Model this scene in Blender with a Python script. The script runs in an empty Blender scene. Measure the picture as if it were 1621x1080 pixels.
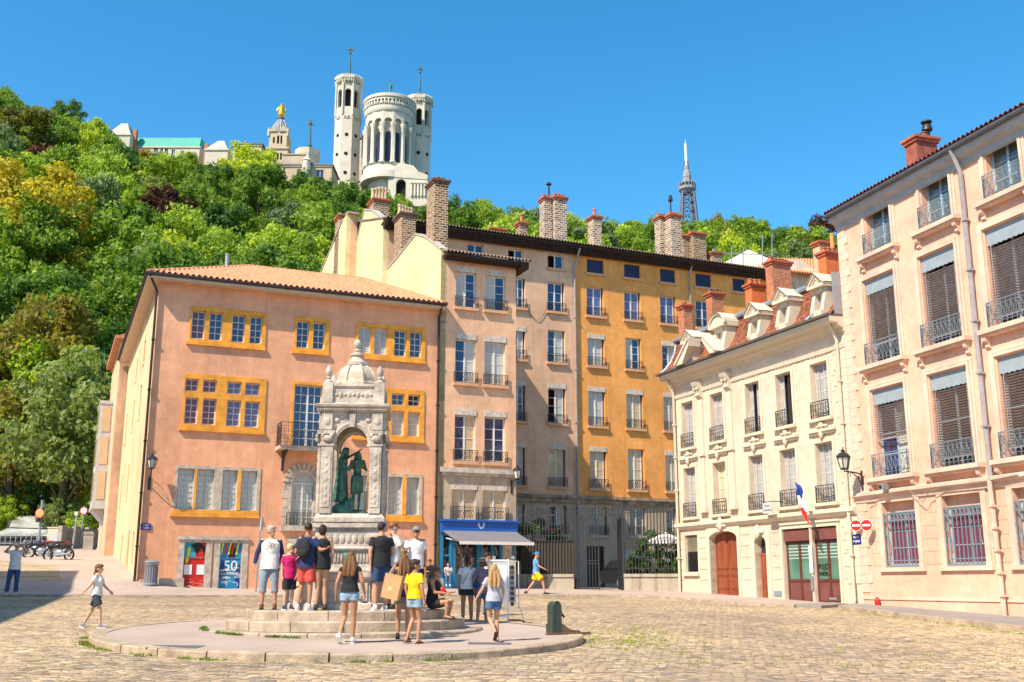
import bpy, bmesh, math, random
from mathutils import Vector, Matrix
random.seed(7)
R = math.radians
sc = bpy.context.scene
# ---------------------------------------------------------------- camera, sky, sun, exposure
F_PX, PITCH, CX, CY, EYE = 1678.0, R(12.9), 810.5, 540.0, 1.59
cam = bpy.data.objects.new('camera', bpy.data.cameras.new('camera'))
sc.collection.objects.link(cam)
cam.location = (0, 0, EYE); cam.rotation_euler = (R(90) + PITCH, 0, 0)
cam.data.sensor_width = 36; cam.data.lens = F_PX / 1621 * 36
cam.data.clip_start = .1; cam.data.clip_end = 4000
sc.camera = cam
SUN_DIR = Vector((-.7, -.714, 0)).normalized(); SUN_EL = R(48)      # towards the sun
to_sun = Vector((SUN_DIR.x * math.cos(SUN_EL), SUN_DIR.y * math.cos(SUN_EL), math.sin(SUN_EL)))
world = bpy.data.worlds.new('World'); sc.world = world; world.use_nodes = True
wn = world.node_tree; bg = wn.nodes['Background']
sky = wn.nodes.new('ShaderNodeTexSky'); sky.sky_type = 'NISHITA'; sky.sun_disc = False
sky.sun_elevation = SUN_EL; sky.sun_rotation = math.atan2(SUN_DIR.x, SUN_DIR.y)
sky.air_density = 1.0; sky.dust_density = .4; sky.ozone_density = 4.0; sky.altitude = 200
hs = wn.nodes.new('ShaderNodeHueSaturation'); hs.inputs['Saturation'].default_value = 1.3; hs.inputs['Hue'].default_value = .487; hs.inputs['Value'].default_value = .8
wn.links.new(sky.outputs[0], hs.inputs['Color']); wn.links.new(hs.outputs[0], bg.inputs[0]); bg.inputs[1].default_value = .15
sl = bpy.data.lights.new('sun', 'SUN'); sl.energy = 4.0; sl.angle = R(.5); sl.color = (1, .88, .71)
so = bpy.data.objects.new('sun', sl); sc.collection.objects.link(so)
so.rotation_euler = to_sun.to_track_quat('Z', 'Y').to_euler()
sc.view_settings.view_transform = 'Standard'; sc.view_settings.look = 'None'
sc.view_settings.exposure = 1.0; sc.view_settings.gamma = 1
# ---------------------------------------------------------------- picture measurements -> metres
def ray(px, py):
    x = (px - CX) / F_PX; y = -(py - CY) / F_PX
    c, s = math.cos(PITCH), math.sin(PITCH)
    return Vector((x, c - s * y, s + c * y))
def at(px, py, Y):
    r = ray(px, py); r = r * (Y / r.y); return Vector((r.x, r.y, r.z + EYE))
def proj(p):
    q = Vector(p) - Vector((0, 0, EYE)); c, s = math.cos(PITCH), math.sin(PITCH)
    d = q.y * c + q.z * s; h = -q.y * s + q.z * c
    return CX + F_PX * q.x / d, CY - F_PX * h / d
def ss(a, b, x):
    t = min(1, max(0, (x - a) / (b - a))); return t * t * (3 - 2 * t)
def gz(x, y):                                   # height of the ground of the square
    z = -.22 + .0295 * min(y, 54) - .011 * max(-24, min(x, 24))
    z += ss(-12.5, -16.5, x) * (.33 * ss(41.5, 46, y) + .062 * max(0, min(y, 92) - 45))
    return z
def G(px, py, lift=0):
    Y = 5.
    r = ray(px, py)
    lo, hi = 3., 120.
    fn = lambda Y: r.z * Y / r.y + EYE - gz(r.x * Y / r.y, Y) - lift
    for k in range(400):
        Y2 = lo + (hi - lo) * (k + 1) / 400
        if fn(Y2) <= 0: break
    a, b = Y2 - (hi - lo) / 400, Y2
    for _ in range(30):
        m = (a + b) / 2
        if fn(m) > 0: a = m
        else: b = m
    return Vector((r.x * a / r.y, a, gz(r.x * a / r.y, a) + lift))
# ---------------------------------------------------------------- materials
MATS = {}
def newmat(name):
    m = bpy.data.materials.new(name); m.use_nodes = True
    return m, m.node_tree.nodes, m.node_tree.links, m.node_tree.nodes['Principled BSDF']
def rgb(c, k=1): return (c[0] * k, c[1] * k, c[2] * k, 1)
def noise(N, L, co, scale, detail=4, rough=.55, stretch=None, dist=0):
    n = N.new('ShaderNodeTexNoise'); n.inputs['Scale'].default_value = scale
    n.inputs['Detail'].default_value = detail; n.inputs['Roughness'].default_value = rough
    n.inputs['Distortion'].default_value = dist
    if stretch:
        mp = N.new('ShaderNodeMapping'); mp.inputs['Scale'].default_value = stretch
        L.new(co, mp.inputs[0]); co = mp.outputs[0]
    L.new(co, n.inputs['Vector']); return n.outputs['Fac']
def ramp(N, L, fac, stops):
    r = N.new('ShaderNodeValToRGB'); e = r.color_ramp.elements
    while len(e) < len(stops): e.new(.5)
    for i, (p, c) in enumerate(stops):
        e[i].position = p; e[i].color = c if len(c) == 4 else (*c, 1)
    L.new(fac, r.inputs[0]); return r.outputs[0]
def mix(N, L, fac, a, b, mode='MIX'):
    m = N.new('ShaderNodeMix'); m.data_type = 'RGBA'; m.blend_type = mode
    for s, v in ((0, fac), (6, a), (7, b)):
        if isinstance(v, (int, float, tuple)): m.inputs[s].default_value = v
        else: L.new(v, m.inputs[s])
    return m.outputs[2]
def bumpn(N, L, bs, h, strength=.4, dist=.02):
    b = N.new('ShaderNodeBump'); b.inputs['Strength'].default_value = strength
    b.inputs['Distance'].default_value = dist; L.new(h, b.inputs['Height'])
    L.new(b.outputs[0], bs.inputs['Normal'])
def mat(name, col, rough=.8, var=.15, scale=3., bump=0., bscale=30., metal=0., spec=.35, stretch=None, rand=0.):
    if name in MATS: return MATS[name]
    m, N, L, bs = newmat(name)
    co = N.new('ShaderNodeTexCoord').outputs['Object']
    bs.inputs['Roughness'].default_value = rough; bs.inputs['Metallic'].default_value = metal
    bs.inputs['Specular IOR Level'].default_value = spec
    c = None
    if var:
        f = noise(N, L, co, scale, 5, .6, stretch)
        c = ramp(N, L, f, [(.3, rgb(col, 1 - var)), (.7, rgb(col, 1 + var))])
    if rand:
        oi = N.new('ShaderNodeObjectInfo').outputs['Random']
        k = ramp(N, L, oi, [(0, (1 - rand,) * 3), (1, (1 + rand,) * 3)])
        c = mix(N, L, 1., c if c else rgb(col), k, 'MULTIPLY')
    if c: L.new(c, bs.inputs['Base Color'])
    else: bs.inputs['Base Color'].default_value = rgb(col)
    if bump: bumpn(N, L, bs, noise(N, L, co, bscale, 4), bump, .02)
    MATS[name] = m; return m
def plaster(name, col, stain=(.3, .24, .18), amt=.5, patch=None, bump=.35):
    """painted render: cloudy tone, vertical rain streaks, blotches of wear"""
    m, N, L, bs = newmat(name)
    co = N.new('ShaderNodeTexCoord').outputs['Object']
    bs.inputs['Roughness'].default_value = .92; bs.inputs['Specular IOR Level'].default_value = .2
    a = ramp(N, L, noise(N, L, co, .35, 6, .62), [(.28, rgb(col, .76)), (.72, rgb(col, 1.18))])
    b = ramp(N, L, noise(N, L, co, 2.6, 6, .7), [(.35, (.88, .88, .88)), (.65, (1.08, 1.08, 1.08))])
    c = mix(N, L, 1., a, b, 'MULTIPLY')
    st = ramp(N, L, noise(N, L, co, 1., 5, .7, (2.2, 2.2, .16)), [(.5, (0, 0, 0)), (.78, (min(1, amt * 1.5),) * 3)])
    c = mix(N, L, st, c, rgb(stain))
    if patch:
        pt = ramp(N, L, noise(N, L, co, .8, 7, .62), [(.6, (0, 0, 0)), (.68, (.45,) * 3)])
        c = mix(N, L, pt, c, rgb(patch))
    gr = ramp(N, L, noise(N, L, co, 5.5, 8, .75), [(.58, (0, 0, 0)), (.72, (.35,) * 3)])
    c = mix(N, L, gr, c, rgb(col, .62))
    L.new(c, bs.inputs['Base Color'])
    bumpn(N, L, bs, noise(N, L, co, 9, 8, .7), bump, .03)
    MATS[name] = m; return m
def brick(name, c1, c2, mortar, bw=.24, bh=.075, mort=.012, bump=.6, axis='XZ', irregular=.0):
    m, N, L, bs = newmat(name)
    co = N.new('ShaderNodeTexCoord').outputs['Object']
    sx = N.new('ShaderNodeSeparateXYZ'); L.new(co, sx.inputs[0])
    ad = N.new('ShaderNodeMath'); ad.operation = 'ADD'
    L.new(sx.outputs['X'], ad.inputs[0]); L.new(sx.outputs['Y'], ad.inputs[1])
    cb = N.new('ShaderNodeCombineXYZ'); L.new(ad.outputs[0], cb.inputs[0]); L.new(sx.outputs['Z'], cb.inputs[1])
    t = N.new('ShaderNodeTexBrick'); t.inputs['Scale'].default_value = 1
    t.inputs['Brick Width'].default_value = bw; t.inputs['Row Height'].default_value = bh
    t.inputs['Mortar Size'].default_value = mort; t.inputs['Bias'].default_value = 0
    t.inputs['Color1'].default_value = rgb(c1); t.inputs['Color2'].default_value = rgb(c2); t.inputs['Mortar'].default_value = rgb(mortar)
    L.new(cb.outputs[0], t.inputs['Vector'])
    v = ramp(N, L, noise(N, L, co, 6, 5, .7), [(.3, (.6,) * 3), (.7, (1.25,) * 3)])
    L.new(mix(N, L, 1., t.outputs['Color'], v, 'MULTIPLY'), bs.inputs['Base Color'])
    bs.inputs['Roughness'].default_value = .92; bs.inputs['Specular IOR Level'].default_value = .2
    b = N.new('ShaderNodeBump'); b.inputs['Strength'].default_value = bump; b.inputs['Distance'].default_value = .015; b.invert = True
    L.new(t.outputs['Fac'], b.inputs['Height']); L.new(b.outputs[0], bs.inputs['Normal'])
    MATS[name] = m; return m
def glass(name, col, rough=.06, spec=.9, wav=.25):
    m, N, L, bs = newmat(name)
    co = N.new('ShaderNodeTexCoord').outputs['Object']
    c = ramp(N, L, noise(N, L, co, .9, 3, .5), [(.3, rgb(col, .55)), (.7, rgb(col, 1.35))])
    L.new(c, bs.inputs['Base Color']); bs.inputs['Roughness'].default_value = rough
    bs.inputs['Specular IOR Level'].default_value = spec; bs.inputs['IOR'].default_value = 1.55
    bumpn(N, L, bs, noise(N, L, co, 1.6, 2), wav, .05)
    MATS[name] = m; return m
def curtain(name, col, col2, freq=34.):  # distorted folds also stand in for curved reflections on the glass
    m, N, L, bs = newmat(name)
    co = N.new('ShaderNodeTexCoord').outputs['Object']
    w = N.new('ShaderNodeTexWave'); w.inputs['Scale'].default_value = freq / 6.28; w.inputs['Distortion'].default_value = 2.5
    w.inputs['Detail'].default_value = 2; w.bands_direction = 'X'; L.new(co, w.inputs[0])
    c = mix(N, L, noise(N, L, co, 1.3, 3), rgb(col), rgb(col2)); w2 = ramp(N, L, w.outputs['Fac'], [(.1, (.45,) * 3), (.7, (1.1,) * 3)]); c = mix(N, L, 1., c, w2, 'MULTIPLY')
    L.new(c, bs.inputs['Base Color']); bs.inputs['Roughness'].default_value = .9
    bs.inputs['Coat Weight'].default_value = .9; bs.inputs['Coat Roughness'].default_value = .03; bs.inputs['Coat IOR'].default_value = 1.6
    bumpn(N, L, bs, w.outputs['Fac'], .5, .03)
    MATS[name] = m; return m
def leafmat(name, c1, c2, c3):
    m, N, L, bs = newmat(name)
    tc = N.new('ShaderNodeTexCoord').outputs['Object']
    oi = N.new('ShaderNodeObjectInfo').outputs['Random']
    f = noise(N, L, tc, .45, 4, .7)
    c = ramp(N, L, f, [(.32, rgb(c1)), (.5, rgb(c2)), (.68, rgb(c3))])
    f2 = ramp(N, L, noise(N, L, tc, 3.5, 2, .6), [(.3, (.75,) * 3), (.7, (1.3,) * 3)])
    c = mix(N, L, 1., c, f2, 'MULTIPLY')
    k = ramp(N, L, oi, [(0, (.6, .72, .8)), (.5, (1, 1, 1)), (1, (1.35, 1.18, .75))])
    c = mix(N, L, 1., c, k, 'MULTIPLY')
    L.new(c, bs.inputs['Base Color']); bs.inputs['Roughness'].default_value = .6; bs.inputs['Specular IOR Level'].default_value = .25
    tr = N.new('ShaderNodeBsdfTranslucent'); L.new(mix(N, L, 1., c, (1.3, 1.35, .5, 1), 'MULTIPLY'), tr.inputs[0])
    ms = N.new('ShaderNodeMixShader'); ms.inputs[0].default_value = .42
    L.new(bs.outputs[0], ms.inputs[1]); L.new(tr.outputs[0], ms.inputs[2])
    L.new(ms.outputs[0], N['Material Output'].inputs[0]); MATS[name] = m; return m
def emit(name, col, st):
    m, N, L, bs = newmat(name); bs.inputs['Base Color'].default_value = rgb(col)
    bs.inputs['Emission Color'].default_value = rgb(col); bs.inputs['Emission Strength'].default_value = st
    MATS[name] = m; return m
IRON = mat('wrought iron', (.02, .02, .024), .5, .2, 8, spec=.5)
IRONB = mat('grey blue painted iron', (.17, .23, .27), .5, .1, 8, spec=.5)
WOODW = mat('white window paint', (.7, .64, .58), .55, .12, 5)
WOODG = mat('weathered shutter paint', (.48, .47, .46), .7, .15, 5)
ZINC = mat('zinc', (.33, .36, .4), .45, .15, 4, metal=.5)
PIPEG = mat('grey rainwater pipe', (.34, .31, .32), .6, .2, 3)
PIPED = mat('dark rainwater pipe', (.035, .02, .016), .5, .2, 3)
OCHRE = mat('ochre painted stone', (.76, .33, .045), .85, .26, 2.2, .8, 14)
STONE = mat('pale limestone', (.5, .42, .32), .9, .3, 4, .6, 22)
STONEW = mat('worn grey limestone', (.5, .42, .34), .9, .35, 3, .8, 14)
SILLM = mat('rendered window sill', (.6, .34, .19), .9, .15, 4, .3, 20)
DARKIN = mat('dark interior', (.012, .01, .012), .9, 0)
TILE = mat('orange clay roof tiles', (.5, .22, .11), .85, .45, 4, .8, 18)  # mottled orange brown clay colour
TILEB = mat('old brown roof tiles', (.2, .145, .105), .9, .45, 6, .6, 18)
EAVEW = mat('dark oak eave boards', (.045, .028, .02), .85, .45, 3, .5, 12, stretch=(1, 1, 6))
BRK = brick('dark weathered brick', (.34, .2, .12), (.03, .022, .02), (.62, .46, .3), .3, .13, .022)
BRKR = brick('red brick', (.6, .16, .06), (.38, .09, .04), (.5, .34, .22), .24, .08, .012)
POTM = mat('terracotta chimney pot', (.5, .17, .08), .85, .25, 6)
POTB = mat('buff chimney pot', (.55, .42, .25), .85, .25, 6)
GBLUE = glass('dark blue window glass', (.012, .03, .1))  # blue base colour stands in for sky reflected in the panes
GDARK = glass('dark window glass', (.018, .016, .02))
CURTW = curtain('white curtain with painted reflections', (.8, .74, .62), (.5, .48, .42))
CURTY = curtain('cream curtain with painted reflections', (.9, .66, .36), (.6, .44, .26))
CURTR = curtain('plum curtain', (.25, .03, .07), (.13, .02, .07))
CURTB = curtain('lilac curtain', (.2, .2, .42), (.1, .14, .34))
# ---------------------------------------------------------------- mesh helpers
class MB:
    def __init__(s): s.v = []; s.f = []; s.m = []; s.cur = 0
    def add(s, vs, fs):
        n = len(s.v); s.v += [tuple(v) for v in vs]
        for f in fs: s.f.append([i + n for i in f]); s.m.append(s.cur)
    def box(s, x0, x1, y0, y1, z0, z1):
        s.add([(x, y, z) for z in (z0, z1) for y in (y0, y1) for x in (x0, x1)],
              [(0, 2, 3, 1), (4, 5, 7, 6), (0, 1, 5, 4), (2, 6, 7, 3), (0, 4, 6, 2), (1, 3, 7, 5)])
    def bar(s, p, q, w, h=None, up=(0, 0, 1)):
        h = h or w; p, q = Vector(p), Vector(q); d = (q - p).normalized()
        a = d.cross(Vector(up)); a = a.normalized() if a.length > 1e-4 else Vector((1, 0, 0)); b = a.cross(d)
        s.add([o + a * i * w / 2 + b * j * h / 2 for o in (p, q) for i, j in ((-1, -1), (1, -1), (1, 1), (-1, 1))],
              [(0, 1, 2, 3), (7, 6, 5, 4), (0, 4, 5, 1), (1, 5, 6, 2), (2, 6, 7, 3), (3, 7, 4, 0)])
    def prism(s, pts, a, b, ax='y'):
        """2D outline extruded from a to b along an axis; outline is in the two remaining axes"""
        n = len(pts)
        mk = {'y': lambda p, t: (p[0], t, p[1]), 'x': lambda p, t: (t, p[0], p[1]), 'z': lambda p, t: (p[0], p[1], t)}[ax]
        s.add([mk(p, a) for p in pts] + [mk(p, b) for p in pts],
              [list(range(n)), list(range(2 * n - 1, n - 1, -1))] + [(i, i + n, (i + 1) % n + n, (i + 1) % n) for i in range(n)])
    def tube(s, pts, r, seg=6, closed=False, cap=True):
        pts = [Vector(p) for p in pts]; n = len(pts); rs = r if isinstance(r, (list, tuple)) else [r] * n
        vs = []; prev = None
        for i, p in enumerate(pts):
            d = (pts[min(i + 1, n - 1)] - pts[max(i - 1, 0)])
            d = d.normalized() if d.length > 1e-9 else Vector((0, 0, 1))
            a = (prev - d * prev.dot(d)) if prev else d.orthogonal()
            a = a.normalized() if a.length > 1e-6 else d.orthogonal().normalized(); prev = a; b = d.cross(a)
            vs += [p + (a * math.cos(t) + b * math.sin(t)) * rs[i] for t in [2 * math.pi * k / seg for k in range(seg)]]
        fs = [(i * seg + k, i * seg + (k + 1) % seg, (i + 1) * seg + (k + 1) % seg, (i + 1) * seg + k) for i in range(n - 1) for k in range(seg)]
        if cap: fs += [list(range(seg))[::-1], [(n - 1) * seg + k for k in range(seg)]]
        s.add(vs, fs)
    def lathe(s, prof, c=(0, 0, 0), seg=16, a0=0., a1=2 * math.pi, sx=1, sy=1, rot=0.):
        full = abs(a1 - a0 - 2 * math.pi) < 1e-6; m = seg if full else seg + 1; vs = []
        for r, z in prof:
            for k in range(m):
                t = a0 + (a1 - a0) * k / seg; x, y = r * sx * math.cos(t), r * sy * math.sin(t)
                vs.append((c[0] + x * math.cos(rot) - y * math.sin(rot), c[1] + x * math.sin(rot) + y * math.cos(rot), c[2] + z))
        fs = [(i * m + k, i * m + (k + 1) % m, (i + 1) * m + (k + 1) % m, (i + 1) * m + k) for i in range(len(prof) - 1) for k in range(seg)]
        if full and prof[0][0] > 1e-6: fs.append(list(range(seg))[::-1])
        if full and prof[-1][0] > 1e-6: fs.append([(len(prof) - 1) * m + k for k in range(seg)])
        s.add(vs, fs)
    def ell(s, c, r, seg=10, rings=7, M=None):
        vs = []
        for i in range(rings + 1):
            ph = math.pi * i / rings
            for k in range(seg):
                t = 2 * math.pi * k / seg
                p = Vector((r[0] * math.sin(ph) * math.cos(t), r[1] * math.sin(ph) * math.sin(t), r[2] * math.cos(ph)))
                if M: p = M @ p
                vs.append(p + Vector(c))
        s.add(vs, [(i * seg + k, (i + 1) * seg + k, (i + 1) * seg + (k + 1) % seg, i * seg + (k + 1) % seg) for i in range(rings) for k in range(seg)])
    def build(s, name, m=None, parent=None, smooth=False, label=None):
        me = bpy.data.meshes.new(name); me.from_pydata(s.v, [], s.f)
        for k in (m if isinstance(m, (list, tuple)) else [m]):
            if k: me.materials.append(k)
        if any(s.m): me.polygons.foreach_set('material_index', s.m)
        me.validate(); me.update()
        if smooth:
            me.polygons.foreach_set('use_smooth', [True] * len(me.polygons))
            if smooth != 2: me.set_sharp_from_angle(angle=R(40))
        o = bpy.data.objects.new(name, me); sc.collection.objects.link(o)
        if parent: o.parent = parent
        if label: o['label'] = label
        return o
def thing(name, label, cat, loc=(0, 0, 0), rz=0, group=None):
    o = bpy.data.objects.new(name, None); sc.collection.objects.link(o)
    o.location = loc; o.rotation_euler = (0, 0, rz); o['label'] = label; o['category'] = cat
    if group: o['group'] = group
    return o
def tag(o, label, cat, group=None, kind=None):
    o['label'] = label; o['category'] = cat
    if group: o['group'] = group
    if kind: o['kind'] = kind
    return o
def copy_tree(o, parent=None):
    c = o.copy(); sc.collection.objects.link(c); c.parent = parent
    for ch in [q for q in sc.objects if q.parent == o]: copy_tree(ch, c)
    return c
def text(parent, body, size, M, m, name='lettering', depth=.004, align='CENTER'):
    """lettering as a mesh, M places it (x right, y up, z towards the viewer)"""
    cu = bpy.data.curves.new(name, 'FONT'); cu.body = body; cu.size = size; cu.extrude = depth
    cu.align_x = align; cu.align_y = 'CENTER'
    t = bpy.data.objects.new(name, cu)
    me = bpy.data.meshes.new_from_object(t); bpy.data.objects.remove(t)
    me.transform(M); me.materials.clear(); me.materials.append(m)
    o = bpy.data.objects.new(name, me); sc.collection.objects.link(o); o.parent = parent
    return o
def TM(u, y, z):          # text matrix on a facade in local coordinates, facing -y
    return Matrix.Translation((u, y, z)) @ Matrix.Rotation(R(90), 4, 'X')
# a facade: origin, direction of u (left to right in the picture), local +y goes into the building
class Facade:
    def __init__(s, o, az):
        s.o = Vector((o[0], o[1], 0)); s.az = az
        s.U = Vector((math.cos(az), math.sin(az), 0)); s.V = Vector((-math.sin(az), math.cos(az), 0))
    def uz(s, px, py, y=0.):
        r = ray(px, py); q = s.o + s.V * y
        t = (q - Vector((0, 0, 0))).dot(s.V) / r.dot(s.V)
        p = r * t; return (p - q).dot(s.U), p.z + EYE
    def vz(s, px, py, u=0.):     # on the side plane at u: returns (depth into the building, z)
        r = ray(px, py); q = s.o + s.U * u
        t = q.dot(s.U) / r.dot(s.U); p = r * t
        return (p - q).dot(s.V), p.z + EYE
    def w(s, u, y, z=0): return s.o + s.U * u + s.V * y + Vector((0, 0, z))
    def rows(s, rects, y=0.):
        """rects of one row given as (x0, ytop, x1, ybottom) in the photo -> [(u0, u1, z0, z1)] with shared heights"""
        out = []
        for x0, yt, x1, yb in rects:
            xm = (x0 + x1) / 2; ym = (yt + yb) / 2
            out.append([s.uz(x0, ym, y)[0], s.uz(x1, ym, y)[0], s.uz(xm, yb, y)[1], s.uz(xm, yt, y)[1]])
        a = sum(o[2] for o in out) / len(out); b = sum(o[3] for o in out) / len(out)
        return [(o[0], o[1], a, b) for o in out]
def facade_mesh(mb, u0, u1, z0, z1, ops, dep=.22, y=0.):
    """wall sheet with real openings and reveals"""
    us = sorted({u0, u1} | {o[0] for o in ops} | {o[1] for o in ops}); us = [u for u in us if u0 <= u <= u1]
    zs = sorted({z0, z1} | {o[2] for o in ops} | {o[3] for o in ops}); zs = [z for z in zs if z0 <= z <= z1]
    for i in range(len(us) - 1):
        for j in range(len(zs) - 1):
            a, b, c, d = us[i], us[i + 1], zs[j], zs[j + 1]
            if b - a < 1e-6 or d - c < 1e-6: continue
            mu, mz = (a + b) / 2, (c + d) / 2
            if any(o[0] < mu < o[1] and o[2] < mz < o[3] for o in ops): continue
            mb.add([(a, y, c), (b, y, c), (b, y, d), (a, y, d)], [(0, 1, 2, 3)])
    for a, b, c, d in [o[:4] for o in ops]:
        e = y + dep
        mb.add([(a, y, c), (a, y, d), (a, e, d), (a, e, c)], [(0, 1, 2, 3)])
        mb.add([(b, y, c), (b, e, c), (b, e, d), (b, y, d)], [(0, 1, 2, 3)])
        mb.add([(a, y, d), (b, y, d), (b, e, d), (a, e, d)], [(0, 1, 2, 3)])
        mb.add([(a, y, c), (a, e, c), (b, e, c), (b, y, c)], [(0, 1, 2, 3)])
def casement(root, u0, u1, z0, z1, y=.16, leaves=2, rows=3, cols=1, fm=WOODW, pane=GBLUE, fw=.055, mw=.028, top=0, dark=None, panel=0.):
    """window: frame and glazing bars as one part, panes as its sub-part"""
    m = MB()
    m.box(u0, u0 + fw, y, y + .07, z0, z1); m.box(u1 - fw, u1, y, y + .07, z0, z1)
    m.box(u0 + fw, u1 - fw, y, y + .07, z1 - fw, z1); m.box(u0 + fw, u1 - fw, y, y + .07, z0, z0 + fw + .02)
    a, b = u0 + fw, u1 - fw; lw = (b - a) / leaves
    for i in range(1, leaves): m.box(a + i * lw - .04, a + i * lw + .04, y - .012, y + .06, z0 + fw + .02, z1 - fw)
    for i in range(leaves):
        p, q = a + i * lw + (.04 if i else 0), a + (i + 1) * lw - (.04 if i < leaves - 1 else 0)
        for c in range(1, cols): m.box(p + (q - p) * c / cols - mw / 2, p + (q - p) * c / cols + mw / 2, y + .006, y + .05, z0 + fw + .02, z1 - fw)
        for r in range(1, rows):
            z = z0 + fw + (z1 - z0 - 2 * fw) * r / rows
            m.box(p, q, y + .01, y + .052, z - mw / 2, z + mw / 2)
        if panel: m.box(p, q, y + .012, y + .05, z0 + fw + .02, z0 + fw + panel)
    w = m.build('window', fm, root)
    g = MB()
    for i in range(leaves):
        tl = random.uniform(-.012, .012); p, q = a + i * lw, a + (i + 1) * lw
        if dark is not None and i == dark: continue
        g.cur = 1 if pane in (CURTW, CURTY) and leaves == 2 and random.random() < .2 else 0
        g.add([(p, y + .03 + tl, z0 + fw), (q, y + .03 - tl, z0 + fw), (q, y + .03 - tl, z1 - fw), (p, y + .03 + tl, z1 - fw)], [(0, 1, 2, 3)])
    if g.v: g.build('pane', [pane, GBLUE] if any(g.m) else pane, w)
    if dark is not None:
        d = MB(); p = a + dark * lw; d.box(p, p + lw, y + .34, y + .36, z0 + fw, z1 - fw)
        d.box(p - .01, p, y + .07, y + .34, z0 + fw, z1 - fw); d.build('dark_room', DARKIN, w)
    return w
def railing(root, u0, u1, z0, h, y=-.06, m=IRON, pitch=.11, style='x', name='railing', sides=0.):
    r = MB(); z1 = z0 + h
    def run(P, Q):
        P, Q = Vector(P), Vector(Q); d = (Q - P); n = max(2, round(d.length / pitch)); W = d.normalized()
        for z in (0, h * .16, h * .84, h): r.bar(P + Vector((0, 0, z)), Q + Vector((0, 0, z)), .022, .026 if z in (0, h) else .014)
        for k in range(n + 1):
            c = P + d * k / n; r.bar(c, c + Vector((0, 0, h)), .012 if 0 < k < n else .026)
        for k in range(n):
            a, b = P + d * k / n, P + d * (k + 1) / n; l, u = Vector((0, 0, h * .18)), Vector((0, 0, h * .82))
            if style == 'x': r.bar(a + l, b + u, .012); r.bar(a + u, b + l, .012)
            elif style == 'o':
                cc = (a + b) / 2; R_ = d.length / n * .46
                for zz in (h * .36, h * .66):
                    r.tube([cc + W * R_ * math.cos(t) + Vector((0, 0, zz + R_ * 1.25 * math.sin(t))) for t in [math.pi * 2 * q / 8 for q in range(9)]], .0075, 4)
    if sides:
        run((u0, y + sides, z0), (u0, y, z0)); run((u1, y, z0), (u1, y + sides, z0))
    run((u0, y, z0), (u1, y, z0))
    return r.build(name, m, root)
def tiles_strip(mb, ufun, n, ncol=6, amp=.035, rows=1):
    """corrugated tile field: ufun(s)->(lower point, upper point) for s in 0..1, n tile courses across"""
    N_ = n * ncol; base = len(mb.v); vs = []; fs = []; rr = rows
    lo0, hi0 = ufun(0.); lo1, hi1 = ufun(.5)
    for i in range(N_ + 1):
        s = i / N_; lo, hi = ufun(s); lo, hi = Vector(lo), Vector(hi)
        h = abs(math.sin(math.pi * i / ncol)) * amp * 2 - amp * .4
        for j in range(rr + 1): vs.append(lo.lerp(hi, j / rr) + Vector((0, 0, h)))
    for i in range(N_):
        for j in range(rr):
            a = i * (rr + 1) + j; fs.append((a, a + rr + 1, a + rr + 2, a + 1))
    mb.add(vs, fs)
def chimney(root, x0, x1, y0, y1, z0, z1, m=BRK, pots=3, pm=POTM, cap=None, pot_h=.45, along='x'):
    c = MB(); c.box(x0, x1, y0, y1, z0, z1 - .22)
    ch = c.build('chimney', m, root)
    k = MB(); e = .06
    k.box(x0 - e, x1 + e, y0 - e, y1 + e, z1 - .22, z1 - .1); k.box(x0 - e * 2, x1 + e * 2, y0 - e * 2, y1 + e * 2, z1 - .1, z1)
    k.build('chimney_cap', cap or mat('brick cap', (.42, .12, .06), .9, .3, 5), ch)
    for i in range(pots):
        t = (i + .5) / pots; px = x0 + (x1 - x0) * (t if along == 'x' else .5); py = y0 + (y1 - y0) * (t if along == 'y' else .5)
        h = pot_h * random.uniform(.8, 1.1); p = MB()
        p.lathe([(.13, 0), (.1, h * .8), (.13, h * .82), (.13, h), (.09, h), (.08, h * .5)], (px, py, z1), 10); p.build('chimney_pot', pm, ch, True)
    return ch
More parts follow.
